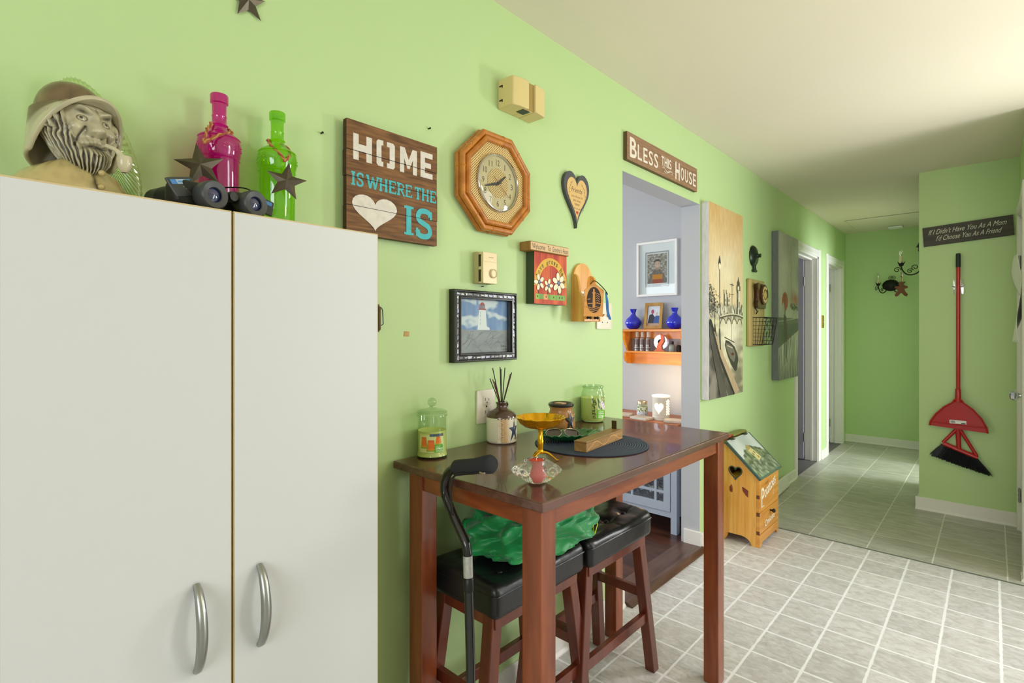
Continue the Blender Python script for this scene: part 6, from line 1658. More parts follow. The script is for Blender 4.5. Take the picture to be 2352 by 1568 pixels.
p.line([(0.008+IL*0.93*i/60, 0.0145+0.0095*math.sin(i/60*2*PI*2.0-1.2)) for i in range(61)], 0.0022, '#e2b06c')
for c0_ in (0.045, 0.170):
    for k in range(5): p.line([(c0_-0.015+k*0.011, 0.006+0.0*k), (c0_-0.005+k*0.011, 0.013), (c0_+0.002+k*0.011, 0.021)], 0.0016, '#e2b06c')
for k in range(5): p.line([(0.105+k*0.010, 0.021), (0.110+k*0.010, 0.013), (0.118+k*0.010, 0.006)], 0.0016, '#e2b06c')
mb.build('carving', m_paint, ib, smooth=False)
mb = MB(); mb.box((-0.036, IL-0.012, 0.032), (-0.017, IL-0.009, 0.060)); t_ = mb.build('brass_tab', mat('antique_brass', '#5e4a2c', 0.4, metal=0.7), ib, smooth=False, bevel=0.003)
# ================================================================== vegetable bin
vb = thing('vegetable_bin', 'honey pine potatoes and onions bin with painted sloping lid and heart cutout', 'bin', (0.0, 3.46, 0))
ya, yb = 3.268-3.46, 3.640-3.46
def sidepts():
    out = [(0.022, 0.0), (0.045, 0.0)]
    for i in range(0, 11):       # arched foot
        t = i/10; out.append((0.045+0.03*math.sin(t*PI/2), 0.0+0.048*(1-math.cos(t*PI/2))))
    for i in range(0, 11):
        t = i/10; out.append((0.150+0.065*math.sin(t*PI/2), 0.048-0.048*(1-math.cos(t*PI/2))))
    out += [(0.244, 0.0), (0.244, 0.425), (0.075, 0.592), (0.022, 0.592)]
    return out
hp_ = heart(0.122, 0.420, 0.078, 0.080, 36)
def side(y0, y1, hole):
    mb = MB(); out = sidepts()
    if hole:
        # outline with a slit to the heart-shaped hole
        i0 = min(range(len(hp_)), key=lambda i: hp_[i][0]); hh_ = hp_[i0:]+hp_[:i0]
        A = sum((out[i][0]*out[(i+1) % len(out)][1]-out[(i+1) % len(out)][0]*out[i][1]) for i in range(len(out)))
        B = sum((hh_[i][0]*hh_[(i+1) % len(hh_)][1]-hh_[(i+1) % len(hh_)][0]*hh_[i][1]) for i in range(len(hh_)))
        if A*B > 0: hh_ = [hh_[0]]+hh_[1:][::-1]
        sl = (0.022, hh_[0][1])
        pts = out+[sl]+hh_+[hh_[0], sl]
        pts = out[:]+[sl]+hh_+[(hh_[0][0], hh_[0][1])]+[sl]
        V = [(a, y0, b) for a, b in pts]+[(a, y1, b) for a, b in pts]; n = len(pts)
        bm = bmesh.new()
        # robust: triangle-fill the outline with hole on both faces
        for yy in (y0, y1):
            ev = []
            for loop in (out, hp_):
                vs = [bm.verts.new((a, yy, b)) for a, b in loop]
                for i in range(len(vs)): ev.append(bm.edges.new((vs[i], vs[(i+1) % len(vs)])))
            bmesh.ops.triangle_fill(bm, use_beauty=True, edges=ev)
        bm.verts.ensure_lookup_table(); n1 = len(out); n2 = len(hp_)
        for base, n in ((0, n1), (n1, n2)):
            for i in range(n):
                j = (i+1) % n; off = n1+n2
                bm.faces.new((bm.verts[base+i], bm.verts[base+j], bm.verts[off+base+j], bm.verts[off+base+i]))
        bmesh.ops.recalc_face_normals(bm, faces=bm.faces)
        me = bpy.data.meshes.new('side_panel'); bm.to_mesh(me); bm.free(); me.materials.append(m_pine)
        o = bpy.data.objects.new('side_panel', me); C.objects.link(o); o.parent = vb; return o
    mb.prism(out, 'y', y0, y1); return mb.build('side_panel', m_pine, vb, ang=30)
s1 = side(ya, ya+0.018, True); side(yb-0.018, yb, False)
mb = MB()
P_ = [(a, ya-0.0015, b) for a, b in hp_]; mb.tube(P_+[P_[0], P_[1]], 0.0035, 8, cap=False); mb.build('heart_rim', mat('dark_green_trim', '#33473e', 0.45), s1)
m_knot = mat('red_knot', '#7c3520', 0.4)
for pts in ([(0.085, 0.330), (0.100, 0.350), (0.106, 0.320), (0.104, 0.300), (0.090, 0.302), (0.086, 0.31)], [(0.160, 0.345), (0.172, 0.343), (0.198, 0.328), (0.197, 0.288), (0.185, 0.295), (0.166, 0.318)]):
    mb = MB(); mb.prism(pts, 'y', ya-0.0006, ya+0.001); mb.build('knot', m_knot, s1, smooth=False)
mb = MB(); mb.box((0.022, ya+0.018, 0.02), (0.030, yb-0.018, 0.59)); mb.box((0.03, ya+0.018, 0.05), (0.225, yb-0.018, 0.060)); mb.box((0.03, ya+0.018, 0.215), (0.225, yb-0.018, 0.225)); mb.build('back_and_shelves', m_pineh, vb, smooth=False)
mb = MB()      # base rail with cut foot
pts = [(ya, 0.0), (ya+0.03, 0.0), (ya+0.05, 0.022), (yb-0.05, 0.022), (yb-0.03, 0.0), (yb, 0.0), (yb, 0.074), (ya, 0.074)]
mb.prism(pts, 'x', 0.2442, 0.262); mb.build('base_rail', m_pineh, vb, smooth=False)
mb = MB(); mb.box((0.2442, ya, 0.078), (0.262, yb, 0.205)); dr = mb.build('drawer_front', m_pineh, vb, smooth=False, bevel=0.001)
mb = MB(); mb.lathe([(0.006, 0.262), (0.005, 0.272), (0.012, 0.280), (0.013, 0.286), (0.006, 0.292), (0, 0.292)], (0, 0.008, 0.178), 18, axis='x'); mb.build('knob', m_iron, dr)
CRM = '#efe6cf'
mb = MB(); p = Panel(mb, (0.2623, ya, 0)); p.text('Onions', 0.10, 0.098, 0.285, 0.135, CRM, slant=0.15, rot=R(6), bold=0.0012); mb.build('onions_lettering', m_paint, dr, smooth=False)
mb = MB(); mb.box((0.2442, ya, 0.208), (0.262, yb, 0.418)); pf = mb.build('flip_front', m_pineh, vb, smooth=False, bevel=0.001)
mb = MB(); p = Panel(mb, (0.2623, ya, 0)); p.text('P', 0.035, 0.235, 0.085, 0.345, CRM, bold=0.0015); p.text('otatoes', 0.095, 0.275, 0.315, 0.330, CRM, slant=0.1, rot=R(14), bold=0.0015)
p.line([(0.030, 0.232), (0.060, 0.236), (0.09, 0.232)], 0.004, CRM); p.line([(0.27, 0.262), (0.258, 0.275), (0.262, 0.29), (0.272, 0.292)], 0.004, CRM)
mb.build('potatoes_lettering', m_paint, pf, smooth=False)
for z in (0.075, 0.185, 0.29):
    mb = MB(); mb.box((0.2435, ya-0.0004, z), (0.2625, ya+0.0006, z+0.022)); mb.build('dovetail_end', MATS.get('dark_end_grain') or mat('dark_end_grain', '#6a3c1c', 0.6), vb, smooth=False)
# lid: slope with painted cottage garden, and flat top board
sl0, sl1 = Vector((0.072, 0, 0.612)), Vector((0.278, 0, 0.412)); dd = (sl1-sl0).normalized(); nn_ = Vector((-dd.z, 0, dd.x)); nn_ = -nn_ if nn_.z < 0 else nn_
mb = MB(); y0_, y1_ = ya-0.022, yb+0.022
def lidbox(a, b, t, mb):
    q = [a, b, b-nn_*t, a-nn_*t]; mb.prism([(v.x, v.z) for v in q], 'y', y0_, y1_)
lidbox(sl0, sl1, 0.014, mb); lid = mb.build('sloping_lid', mat('dark_green_edge', '#3c5350', 0.4), vb, smooth=False, bevel=0.003)
mb = MB(); LL = (sl1-sl0).length; o_ = sl0+nn_*0.0004; p = Panel(mb, (o_.x, y1_, o_.z), (0, -1, 0), (dd.x, 0, dd.z)); p.N = nn_; WL = y1_-y0_
def cott(u, v):
    # u from far side to near side; v from top to bottom
    n = nz(u*9, v*9, 3)+0.5*nz(u*25, v*25, 1)
    c = mix(hx('#b9c2bd'), hx('#d6dcd8'), 0.5+nz(u*3, v*3))
    g = 1 if (v > 0.30+0.30*abs(u-0.45)**1.0*1.3 or v > 0.62) else 0
    if v > 0.25+0.6*abs(u-0.5)**1.2+0.05*n: c = mix(hx('#4c553f'), hx('#8f9678'), 0.5+n*1.5)
    if n > 0.55 and v > 0.35: c = hx('#b99fb0')
    if v > 0.62: c = mix(hx('#38403a'), hx('#98a088'), 0.3+0.8*max(0, math.sin(18*math.hypot(u-0.3, v-0.85)*2)*math.sin(v*24+u*12))+n*0.5)
    e = min(u, 1-u, 1-v)
    if e < 0.035: c = hx('#3c5350')
    return c
p.raster(0.001, 0.001, WL-0.001, LL-0.001, 90, 60, cott)
p.poly([(WL*0.44, LL*0.30), (WL*0.36, LL*0.60), (WL*0.54, LL*0.66), (WL*0.60, LL*0.36)], '#d9c98c'); p.poly([(WL*0.40, LL*0.33), (WL*0.52, LL*0.22), (WL*0.64, LL*0.38)], '#b09a5f'); 
for a, b in ((0.44, 0.42), (0.52, 0.45), (0.43, 0.54)): p.rect(WL*a, LL*b, WL*(a+0.03), LL*(b+0.06), '#6b5a34')
mb.build('painted_scene', m_paintg, lid, smooth=False)
for y in (ya+0.05, yb-0.10):
    mb = MB(); mb.box((0.060, y, 0.613), (0.095, y+0.03, 0.6165)); mb.build('lid_hinge', m_iron, vb, smooth=False)
mb = MB(); mb.box((0.015, y0_, 0.594), (0.0715, y1_, 0.611)); mb.build('top_board', mat('brown_green_top', '#6d6238', 0.5), vb, smooth=False, bevel=0.003)
ld = thing('wooden_ladle', 'red-handled wooden utensil with green band lying on top of the potato bin', 'utensil', (0.0, 3.46, 0.6115))
mb = MB(); mb.tube([(0.050, -0.19, 0.012), (0.050, -0.10, 0.012), (0.048, -0.06, 0.012)], [0.008, 0.011, 0.009], 12); mb.build('red_handle', mat('red_lacquer', '#a3121c', 0.25, coat=0.4), ld)
mb = MB(); mb.rbox((0.040, 0.065, 0.010), (0.05, 0.24, 0.018), 0.008, 6); mb.build('green_brown_body', mat('olive_body', '#7b7a38', 0.4, var=(20, 0.4)), ld)
# yellow onion-bag seen through the heart
mb = MB(); mb.rbox((0.14, -0.01, 0.318), (0.13, 0.26, 0.180), 0.03, 8, disp=lambda q, n: q+n*0.008*nz(q.x*30, q.y*30, q.z*30))
tag(mb.build('yellow_food_bag', mat('yellow_bag', '#d8a91c', 0.5), loc=(0, 3.44, 0)), 'yellow food bag inside the potato bin, seen through the heart cutout', 'bag')
# loose piece of baseboard leaning out of line beyond the bin
mb = MB(); mb.M = Matrix.Translation((0.060, 3.74, 0.0)) @ Matrix.Rotation(R(2), 4, 'Z') @ Matrix.Rotation(R(-14), 4, 'Y')
mb.prism([(0, 0.005), (0.016, 0.005), (0.016, 0.085), (0.010, 0.095), (0, 0.095)], 'y', 0, 1.0)
lb = mb.build('loose_baseboard', m_trim, ang=30); tag(lb, 'loose white baseboard length leaning off the wall beyond the potato bin', 'baseboard')

# ================================================================== broom wall
mb = MB(); ms = thing('mom_sign', 'tilted dark wood sign with white script about Mom above the broom', 'sign', (1.145, 4.79, 1.98))
tl = Matrix.Rotation(R(-3.4), 4, 'Y')
mb.M = tl; mb.box((-0.236, -0.014, -0.068), (0.236, 0.0, 0.068)); mb.build('board', wood('dark_sign_wood', '#37322a', '#4a443a', (6, 10, 60), 0.6), ms, smooth=False, bevel=0.001)
mb = MB(); mb.M = tl; p = Panel(mb, (-0.236, -0.0144, -0.068), (1, 0, 0), (0, 0, 1))
p.text("If I Didn't Have You As A Mom", 0.030, 0.078, 0.435, 0.114, '#cfccb8', slant=0.35); p.text("I'd Choose You As A Friend", 0.070, 0.030, 0.405, 0.066, '#cfccb8', slant=0.35)
mb.build('lettering', m_paint, ms, smooth=False)
m_red = mat('red_plastic', '#b01418', 0.3, coat=0.2); m_redm = mat('red_painted_tube', '#b51c14', 0.3, coat=0.3)
br = thing('broom', 'red-handled broom hung upright on the green wall with black bristles down', 'broom', (1.103, 4.765, 0))
mb = MB(); mb.tube([(0, 0, 0.60), (0, 0, 1.74)], 0.0115, 16); mb.build('handle', m_redm, br, ang=50)
mb = MB(); mb.tube([(0, 0, 1.735), (0, 0, 1.74), (0, 0, 1.825), (0, 0, 1.831)], [0.0125, 0.0135, 0.0130, 0.0105], 16); mb.box((-0.004, -0.0138, 1.79), (0.004, -0.0128, 1.815)); mb.build('grip', mat('dark_green_grip', '#1d2a22', 0.5), br, ang=50)
mb = MB()
A_ = [(-0.030, 0.555), (0.018, 0.575), (0.10, 0.448), (0.092, 0.425), (-0.085, 0.488), (-0.092, 0.506)]
fr_ = [((-0.006, 0.612), (-0.082, 0.505)), ((-0.082, 0.505), (0.098, 0.432)), ((0.008, 0.610), (0.095, 0.440)), ((-0.002, 0.61), (0.004, 0.475))]
for a, b in fr_: mb.tube([(a[0], 0, a[1]), (b[0], 0, b[1])], 0.011 if a[0] != -0.002 else 0.014, 10, flat=1.0)
mb.tube([(-0.084, 0, 0.497), (0.100, 0, 0.425)], 0.015, 12); mb.build('head_frame', m_red, br, ang=50)
rnd = random.Random(9); mb = MB()
for k in range(1100):
    t = rnd.random(); x0 = -0.090+0.190*t; z0 = 0.497-0.074*t-0.004
    fx = (t-0.40)*0.165+rnd.uniform(-0.012, 0.012); ln_ = 0.085+0.02*t+rnd.uniform(-0.008, 0.010)
    x1 = x0-0.035+fx*0.75+0.028; z1 = z0-ln_*(1-0.10*abs(t-0.4))-(0.0)
    y0 = rnd.uniform(-0.012, 0.012)
    mb.tube([(x0, y0, z0), ((x0+x1)/2, y0*1.3, (z0+z1)/2+0.002), (x1, y0*1.6, z1)], [0.0018, 0.0020, 0.0013], 3, cap=False)
bb = mb.build('bristles', mat('black_bristle', '#24262a', 0.6), br, smooth=False); bb['kind'] = 'stuff'
dp = thing('dustpan', 'red plastic dustpan clipped on the broom handle with white bar-code label', 'dustpan', (1.103, 4.738, 0))
def dph(u):  # half outline
    return None
out = [(-0.154, 0.622), (-0.150, 0.650), (-0.120, 0.705), (-0.075, 0.760), (-0.030, 0.795), (-0.020, 0.815), (0.020, 0.815), (0.030, 0.795), (0.075, 0.757), (0.120, 0.698), (0.146, 0.640), (0.152, 0.603)]
mb = MB(); mb.prism(out[::-1], 'y', 0.0, 0.006)
mb.tube([(a, -0.004, b) for a, b in out], 0.0055, 8); mb.tube([(-0.140, -0.001, 0.665-0.015), (0.0, -0.006, 0.642), (0.142, -0.001, 0.640)], 0.004, 8)
mb.build('pan', m_red, dp, ang=40)
mb = MB(); mb.tube([(0, 0.004, 0.80), (0, 0.004, 0.82), (0, 0.006, 0.885), (0, 0.006, 0.890)], [0.024, 0.017, 0.0155, 0.0155], 16); mb.build('socket', m_red, dp, ang=50)
mb = MB(); p = Panel(mb, (-0.045, -0.0012, 0.640), (1, 0, 0), (0, 0, 1)); p.mb.M = Matrix.Identity(4); p.o = Vector((-0.045, -0.0075, 0.650))
p.rect(0, 0, 0.088, 0.024, '#eeeeec')
x = 0.004
rnd = random.Random(2)
while x < 0.030: w_ = rnd.choice([0.0007, 0.0012, 0.0018]); p.rect(x, 0.004, x+w_, 0.020, '#2a2a2a'); x += w_+rnd.choice([0.0007, 0.0012])
p.rect(0.062, 0.001, 0.084, 0.008, '#1b1b1b'); p.line([(0.036, 0.014), (0.080, 0.014)], 0.0012, '#9a9a9a'); p.line([(0.036, 0.018), (0.070, 0.018)], 0.0012, '#9a9a9a')
mb.build('label', m_paint, dp, smooth=False)
bk = thing('broom_clip', 'metal spring clip on a clear plate holding the red handle', 'clip', (1.103, 4.79, 1.60))
mb = MB(); mb.rbox((0, -0.003, 0), (0.055, 0.005, 0.10), 0.002, 4); mb.build('back_plate', thin_glass('clear_plate', '#dfe8d8', gloss=0.3), bk)
for s_ in (-1, 1): mb = MB(); mb.tube([(s_*0.034, -0.012, 0.004), (s_*0.016, -0.012, 0.0), (s_*0.0135, -0.022, 0.0)], 0.0035, 8); mb.build('spring_arm', m_nickel, bk)
mb = MB(); mb.box((-0.034, -0.0085, -0.006), (0.034, -0.006, 0.006)); mb.build('clip_bar', m_nickel, bk, smooth=False)
# calendar / papers hanging on the outside door
pp = thing('hanging_papers', 'white papers hanging on the outside door at the right edge', 'papers', (1.405, 4.35, 1.22))
mb = MB(); mb.grid(lambda u, v: (-0.004-0.018*math.sin(v*7+u*2)*(0.5+u)-0.01, -0.14+0.28*u, 0.52*v), 10, 30); o = mb.build('sheet', m_white, pp, ang=180); s_ = o.modifiers.new('t', 'SOLIDIFY'); s_.thickness = 0.001

# ================================================================== sconces, gingerbread ornament
def spiral(c, r, a0, turns, n=22, s=1):
    return [(c[0]+r*(1-0.75*i/n)*math.cos(a0+s*2*PI*turns*i/n), c[1]+r*(1-0.75*i/n)*math.sin(a0+s*2*PI*turns*i/n)) for i in range(n+1)]
def arm(parent, pl, s=1):
    """one scrolled arm in the vertical plane spanned by pl(a, z) -> xyz; a grows outward"""
    def M3(q): return [pl(a, z) for a, z in q]
    mb = MB()
    main = [(0.0, -0.03), (0.03, -0.075), (0.07, -0.095), (0.11, -0.085), (0.135, -0.050), (0.145, -0.015)]
    sp = [tuple(v)[:2] for v in smooth_path([(a, z, 0) for a, z in main], 5)]
    mb.tube(M3(sp), 0.0048, 8)
    for c_, r_, a_, sg_ in (((0.050, -0.030), 0.026, -1.2, 1), ((0.085, -0.060), 0.020, 2.5, -1), ((0.172, -0.045), 0.026, 3.3, -1)):
        mb.tube(M3(spiral(c_, r_, a_, 1.3, s=sg_)), 0.003, 6)
    mb.build('scroll_arm', m_iron, parent)
    mb = MB(); c = pl(0.145, -0.015); mb.lathe([(0.004, -0.004), (0.010, 0.008), (0.014, 0.022), (0.012, 0.026), (0, 0.024)], c, 12)
    for k in range(5):
        a = 2*PI*k/5; mb.tube([(c[0]+0.008*math.cos(a), c[1]+0.008*math.sin(a), c[2]+0.004), (c[0]+0.015*math.cos(a), c[1]+0.015*math.sin(a), c[2]+0.022), (c[0]+0.028*math.cos(a), c[1]+0.028*math.sin(a), c[2]+0.038)], [0.006, 0.006, 0.001], 6)
    mb.build('leaf_cup', m_iron, parent)
    mb = MB(); mb.lathe([(0, 0.022), (0.0115, 0.022), (0.0112, 0.080), (0, 0.081)], c, 14); mb.build('candle_sleeve', mat('cream_sleeve', '#d8cf9a', 0.5), parent)
    mb = MB(); mb.lathe([(0.006, 0.081), (0.010, 0.095), (0.013, 0.110), (0.010, 0.130), (0.004, 0.145), (0, 0.148)], c, 14); mb.build('bulb', thin_glass('bulb_glass', '#eef0de', gloss=0.4) if 'bulb_glass' not in MATS else MATS['bulb_glass'], parent)
sc1 = thing('candle_sconce', 'black iron two-arm candle sconce on the far hall wall', 'sconce', (0.435, 7.2, 1.81))
mb = MB(); mb.M = Matrix.Diagonal((1.15, 1, 0.95, 1)); mb.lathe([(0.0, -0.045), (0.03, -0.040), (0.055, -0.024), (0.068, -0.006), (0.068, 0)], (0, 0, 0), 32, axis='y'); mb.build('back_plate', m_iron, sc1)
arm(sc1, lambda a, z: (-0.02-a*0.62, -0.05-0.02*a, z+0.01)); arm(sc1, lambda a, z: (0.02+a*0.62, -0.05-0.02*a, z+0.01))
mb = MB(); mb.tube([(x, -0.03, z+0.08) for x, z in spiral((0, 0), 0.022, 0, 1.4)], 0.0025, 6); mb.tube([(x+0.03, -0.03, z+0.08) for x, z in spiral((0, 0), 0.022, PI, 1.4, s=-1)], 0.0025, 6); mb.build('top_scroll', m_iron, sc1)
sc2 = thing('candle_sconce', 'black iron candle sconce arm jutting past the corner of the broom wall', 'sconce', (0.885, 5.2, 1.815))
mb = MB(); mb.lathe([(0.0, -0.03), (0.03, -0.028), (0.05, -0.018), (0.060, -0.004), (0.060, 0)], (0, 0, 0.02), 28, axis='x'); mb.build('back_plate', m_iron, sc2)
arm(sc2, lambda a, z: (-0.01-a*0.95, 0.0, z*0.9+0.010)); 
mb = MB(); mb.lathe([(0.0, 0.19), (0.006, 0.175), (0.010, 0.165), (0.018, 0.150), (0.024, 0.140), (0.010, 0.138), (0.008, 0.12), (0.012, 0.115), (0.006, 0.10), (0.005, 0.0)], (-0.030, 0, 0), 14); mb.build('finial', m_iron, sc2)
gm = thing('gingerbread_ornament', 'brown gingerbread man ornament hanging from the near sconce scroll', 'ornament', (0.738, 5.2, 1.565), R(12))
mb = MB(); pts = [(0.0, 0.125), (0.014, 0.120), (0.018, 0.105), (0.012, 0.090), (0.040, 0.088), (0.044, 0.074), (0.020, 0.064), (0.026, 0.045), (0.044, 0.020), (0.036, 0.004), (0.020, 0.010), (0.0, 0.036)]
full = pts+[(-a, b) for a, b in pts[1:-1]][::-1]
mb.prism([(a, b) for a, b in full][::-1], 'y', -0.004, 0.004); mb.build('body', mat('gingerbread', '#7a4a26', 0.6), gm, smooth=False, bevel=0.002)
mb = MB(); mb.tube([(0.0, 0, 0.12), (0.002, 0, 0.16), (0.0, 0, 0.205)], 0.0012, 6); mb.sphere((0, 0, 0.165), 0.005, 8, 6); mb.build('ribbon', mat('dark_red_ribbon', '#6d1d1a', 0.6), gm)

# ================================================================== living room seen through the opening
ff = thing('framed_portrait', 'white framed portrait photo of a child in grey sweater on grey wall', 'picture frame', (-0.668, 3.5, 1.545))
FW, FH = 0.316, 0.398
mb = MB(); frm = 0.016
for a, b, c, d in ((0, 0, FW, frm), (0, FH-frm, FW, FH), (0, frm, frm, FH-frm), (FW-frm, frm, FW, FH-frm)): mb.box((a, -0.028, b), (c, 0, d))
mb.build('frame', m_white, ff, smooth=False, bevel=0.001)
mb = MB(); p = Panel(mb, (frm, -0.012, frm), (1, 0, 0), (0, 0, 1)); IW, IH = FW-2*frm, FH-2*frm
p.rect(0, 0, IW, IH, '#f1f2f2'); p.rect(0.048, 0.052, IW-0.050, IH-0.058, '#a9abab'); p.rect(0.058, 0.070, IW-0.060, IH-0.068, '#f0f0ee')
px0, py0, px1, py1 = 0.064, 0.077, IW-0.066, IH-0.075
def sst(a, b, x): t = max(0, min(1, (x-a)/(b-a))); return t*t*(3-2*t)
def boy(u, v):
    asp = 0.78; x = (u-0.52)*asp
    c = mix(hx('#86796a'), hx('#c9c3b8'), 0.45+1.5*nz(u*9, v*22, 2)+0.5*nz(u*20, v*40, 5))
    # body in a grey sweater
    top = 0.49-0.9*max(0, abs(x)-0.09)**1.3*2.2
    b = sst(top+0.015, top-0.015, v)*sst(0.40, 0.37, abs(x)); c = mix(c, mix(hx('#8c8276'), hx('#75695f'), 0.5+nz(u*14, v*9, 3)), b)
    pr = sst(0.30, 0.285, v)*sst(0.20+0.02, 0.20-0.02, abs(x)-0.02*v)*sst(0.10, 0.12, v+0.02)
    if v < 0.31 and abs(x) < 0.21*(1-0.6*max(0, v-0.20)): c = mix(c, hx('#d98f2a') if v > 0.135 else hx('#b2553a'), sst(0.31, 0.29, v)*sst(0.21, 0.19, abs(x)))
    nk = sst(0.075, 0.06, abs(x))*sst(0.44, 0.46, v)*sst(0.56, 0.54, v); c = mix(c, hx('#b8937c'), nk)
    e = (x/0.125)**2+((v-0.635)/0.135)**2
    sk = mix(hx('#dcbfa9'), hx('#b98f78'), sst(0.3, 1.1, e)+0.15*nz(u*9, v*9)); c = mix(c, sk, sst(1.06, 0.92, e))
    eh = (x/0.142)**2+((v-0.725)/0.095)**2; line_ = 0.685+0.10*math.sqrt(max(0, 1-(x/0.13)**2))*0.6
    c = mix(c, mix(hx('#4a3d34'), hx('#6d5c4e'), 0.5+nz(u*24, v*24, 7)), sst(1.05, 0.92, eh)*sst(line_-0.01, line_+0.015, v))
    for ex in (-0.048, 0.048):
        q = ((x-ex)/0.017)**2+((v-0.652)/0.011)**2; c = mix(c, hx('#4b382e'), 0.8*sst(1.3, 0.5, q))
        q = ((x-ex)/0.026)**2+((v-0.678)/0.006)**2; c = mix(c, hx('#7a6353'), 0.6*sst(1.3, 0.5, q))
    q = (x/0.014)**2+((v-0.617)/0.012)**2; c = mix(c, hx('#a97f6b'), 0.5*sst(1.4, 0.4, q))
    my = 0.575+1.4*x*x; q = (x/0.045)**2+((v-my)/0.008)**2; c = mix(c, hx('#c98d80'), 0.8*sst(1.3, 0.5, q)); q = (x/0.032)**2+((v-my)/0.004)**2; c = mix(c, hx('#f1e6df'), 0.8*sst(1.2, 0.5, q))
    return c
p.raster(px0, py0, px1, py1, 70, 90, boy)
p.rect(IW-0.11, 0.058, IW-0.055, 0.064, '#ececec')
mb.build('photo_and_mat', m_paint, ff, smooth=False)
mb = MB(); mb.box((frm, -0.0135, frm), (FW-frm, -0.013, FH-frm)); mb.build('glass_pane', m_pane, ff, smooth=False)

sf = thing('wall_shelf', 'orange pine two-tier wall shelf with shaped ends on the grey wall', 'shelf', (-0.53, 3.5, 1.05))
SX0, SX1 = -0.205, 0.26
mb = MB(); mb.box((SX0-0.03, -0.138, 0.238), (SX1+0.03, 0, 0.255)); mb.build('top_board', m_shelf, sf, smooth=False, bevel=0.003)
endp = [(0.0, 0.0), (-0.050, 0.0), (-0.085, 0.02), (-0.098, 0.055), (-0.085, 0.085), (-0.055, 0.095), (-0.075, 0.12), (-0.110, 0.185), (-0.115, 0.238), (0.0, 0.238)]
for x in (SX0, SX1-0.016):
    mb = MB(); mb.prism([(y, z) for y, z in endp][::-1], 'x', x, x+0.016); mb.build('end_bracket', m_shelf, sf, ang=30)
mb = MB(); mb.box((SX0+0.016, -0.095, 0.082), (SX1-0.016, -0.001, 0.096)); mb.build('lower_board', m_shelf, sf, smooth=False, bevel=0.002)
mb = MB(); mb.box((SX0+0.016, -0.014, 0.0), (SX1-0.016, 0, 0.082)); mb.box((SX0+0.016, -0.014, 0.185), (SX1-0.016, 0, 0.238)); mb.build('back_rail', m_shelf, sf, smooth=False)
def vase(x, lab):
    t = thing('blue_glass_vase', lab, 'vase', (x, 3.425, 1.305))
    mb = MB(); mb.lathe([(0, 0), (0.028, 0.0), (0.045, 0.012), (0.0600, 0.038), (0.060, 0.052), (0.050, 0.075), (0.026, 0.095), (0.0165, 0.108), (0.0165, 0.120), (0.024, 0.142), (0.026, 0.148), (0.023, 0.147), (0.014, 0.118), (0, 0.10)], (0, 0, 0), 36); mb.build('vase_body', m_cobalt, t, ang=60); return t
vase(-0.668, 'round cobalt blue glass vase at the left end of the pine shelf'); vase(-0.345, 'round cobalt blue glass vase at the right end of the pine shelf, behind the jamb')
tf = thing('wooden_photo_frame', 'small tan wooden photo frame leaning between the two blue vases', 'picture frame', (-0.512, 3.43, 1.305), R(6))
mb = MB(); tm = Matrix.Rotation(R(-11), 4, 'X'); mb.M = tm
fw_, fh_, q_ = 0.135, 0.190, 0.022
for a, b, c, d in ((-fw_/2, 0, fw_/2, q_), (-fw_/2, fh_-q_, fw_/2, fh_), (-fw_/2, q_, -fw_/2+q_, fh_-q_), (fw_/2-q_, q_, fw_/2, fh_-q_)): mb.box((a, -0.016, b), (c, 0, d))
mb.build('frame', m_shelf if False else wood('tan_frame_wood', '#a87a36', '#cfa45c', (20, 20, 4), 0.35), tf, smooth=False, bevel=0.001)
mb = MB(); mb.M = tm; p = Panel(mb, (-fw_/2+q_, -0.006, q_), (1, 0, 0), (0, 0, 1)); a_, b_ = fw_-2*q_, fh_-2*q_
p.rect(0, 0, a_, b_, '#d9e3ee'); p.poly([(0.004, 0.02), (a_*0.55, 0.02), (a_*0.6, b_*0.45), (a_*0.4, b_*0.62), (a_*0.15, b_*0.55)], '#3a3b46'); p.poly([(a_*0.5, 0.02), (a_-0.002, 0.02), (a_-0.002, b_*0.5), (a_*0.7, b_*0.55), (a_*0.55, b_*0.4)], '#3f62a0'); p.disc((a_*0.4, b_*0.72), 0.012, '#b0506a', 14, 0.016); p.disc((a_*0.76, b_*0.60), 0.011, '#cfc2c0', 14, 0.014); p.rect(0, 0, a_, 0.02, '#c0a48e')
mb.build('photo', m_paint, tf, smooth=False)
m_can = mat('silver_can', '#b9b6b4', 0.3, metal=0.6)
cl0 = None
cpos = (-0.653, -0.610, -0.562)
clabs = ('leftmost of three silver spray cans on the lower pine shelf', 'middle of three silver spray cans on the lower pine shelf', 'rightmost of three silver spray cans on the lower pine shelf')
for i, x in enumerate(cpos):
    if cl0 is None:
        cl0 = thing('spray_can', clabs[0], 'spray can', (x, 3.452, 1.1465), 0, 'spray cans on the lower pine shelf')
        mb = MB(); mb.lathe([(0, 0), (0.017, 0), (0.0175, 0.004), (0.0175, 0.088), (0.012, 0.099), (0.0105, 0.101)], (0, 0, 0), 24); mb.build('can_body', m_can, cl0, ang=40)
        mb = MB(); mb.lathe([(0.0105, 0.100), (0.0110, 0.138), (0.0, 0.139)], (0, 0, 0), 20); mb.build('cap', mat('pale_cap', '#c9c8c4', 0.35), cl0, ang=40)
        mb = MB()
        mb.grid(lambda u, v: (0.0178*math.cos(R(-170+160*u)), 0.0178*math.sin(R(-170+160*u)), 0.010+0.074*v), 30, 16, 0, colf=lambda u, v: hx('#e8e6e2') if (0.28 < v < 0.50 and math.sin(u*40) > 0.1 and 0.25 < u < 0.8) or abs(v-0.2) < 0.03 or abs(v-0.1) < 0.02 else hx('#67534e')); mb.build('label', m_paintg, cl0, ang=180)
    else:
        c = copy_tree(cl0); c.location = (x, 3.452, 1.1465); c['label'] = clabs[i]
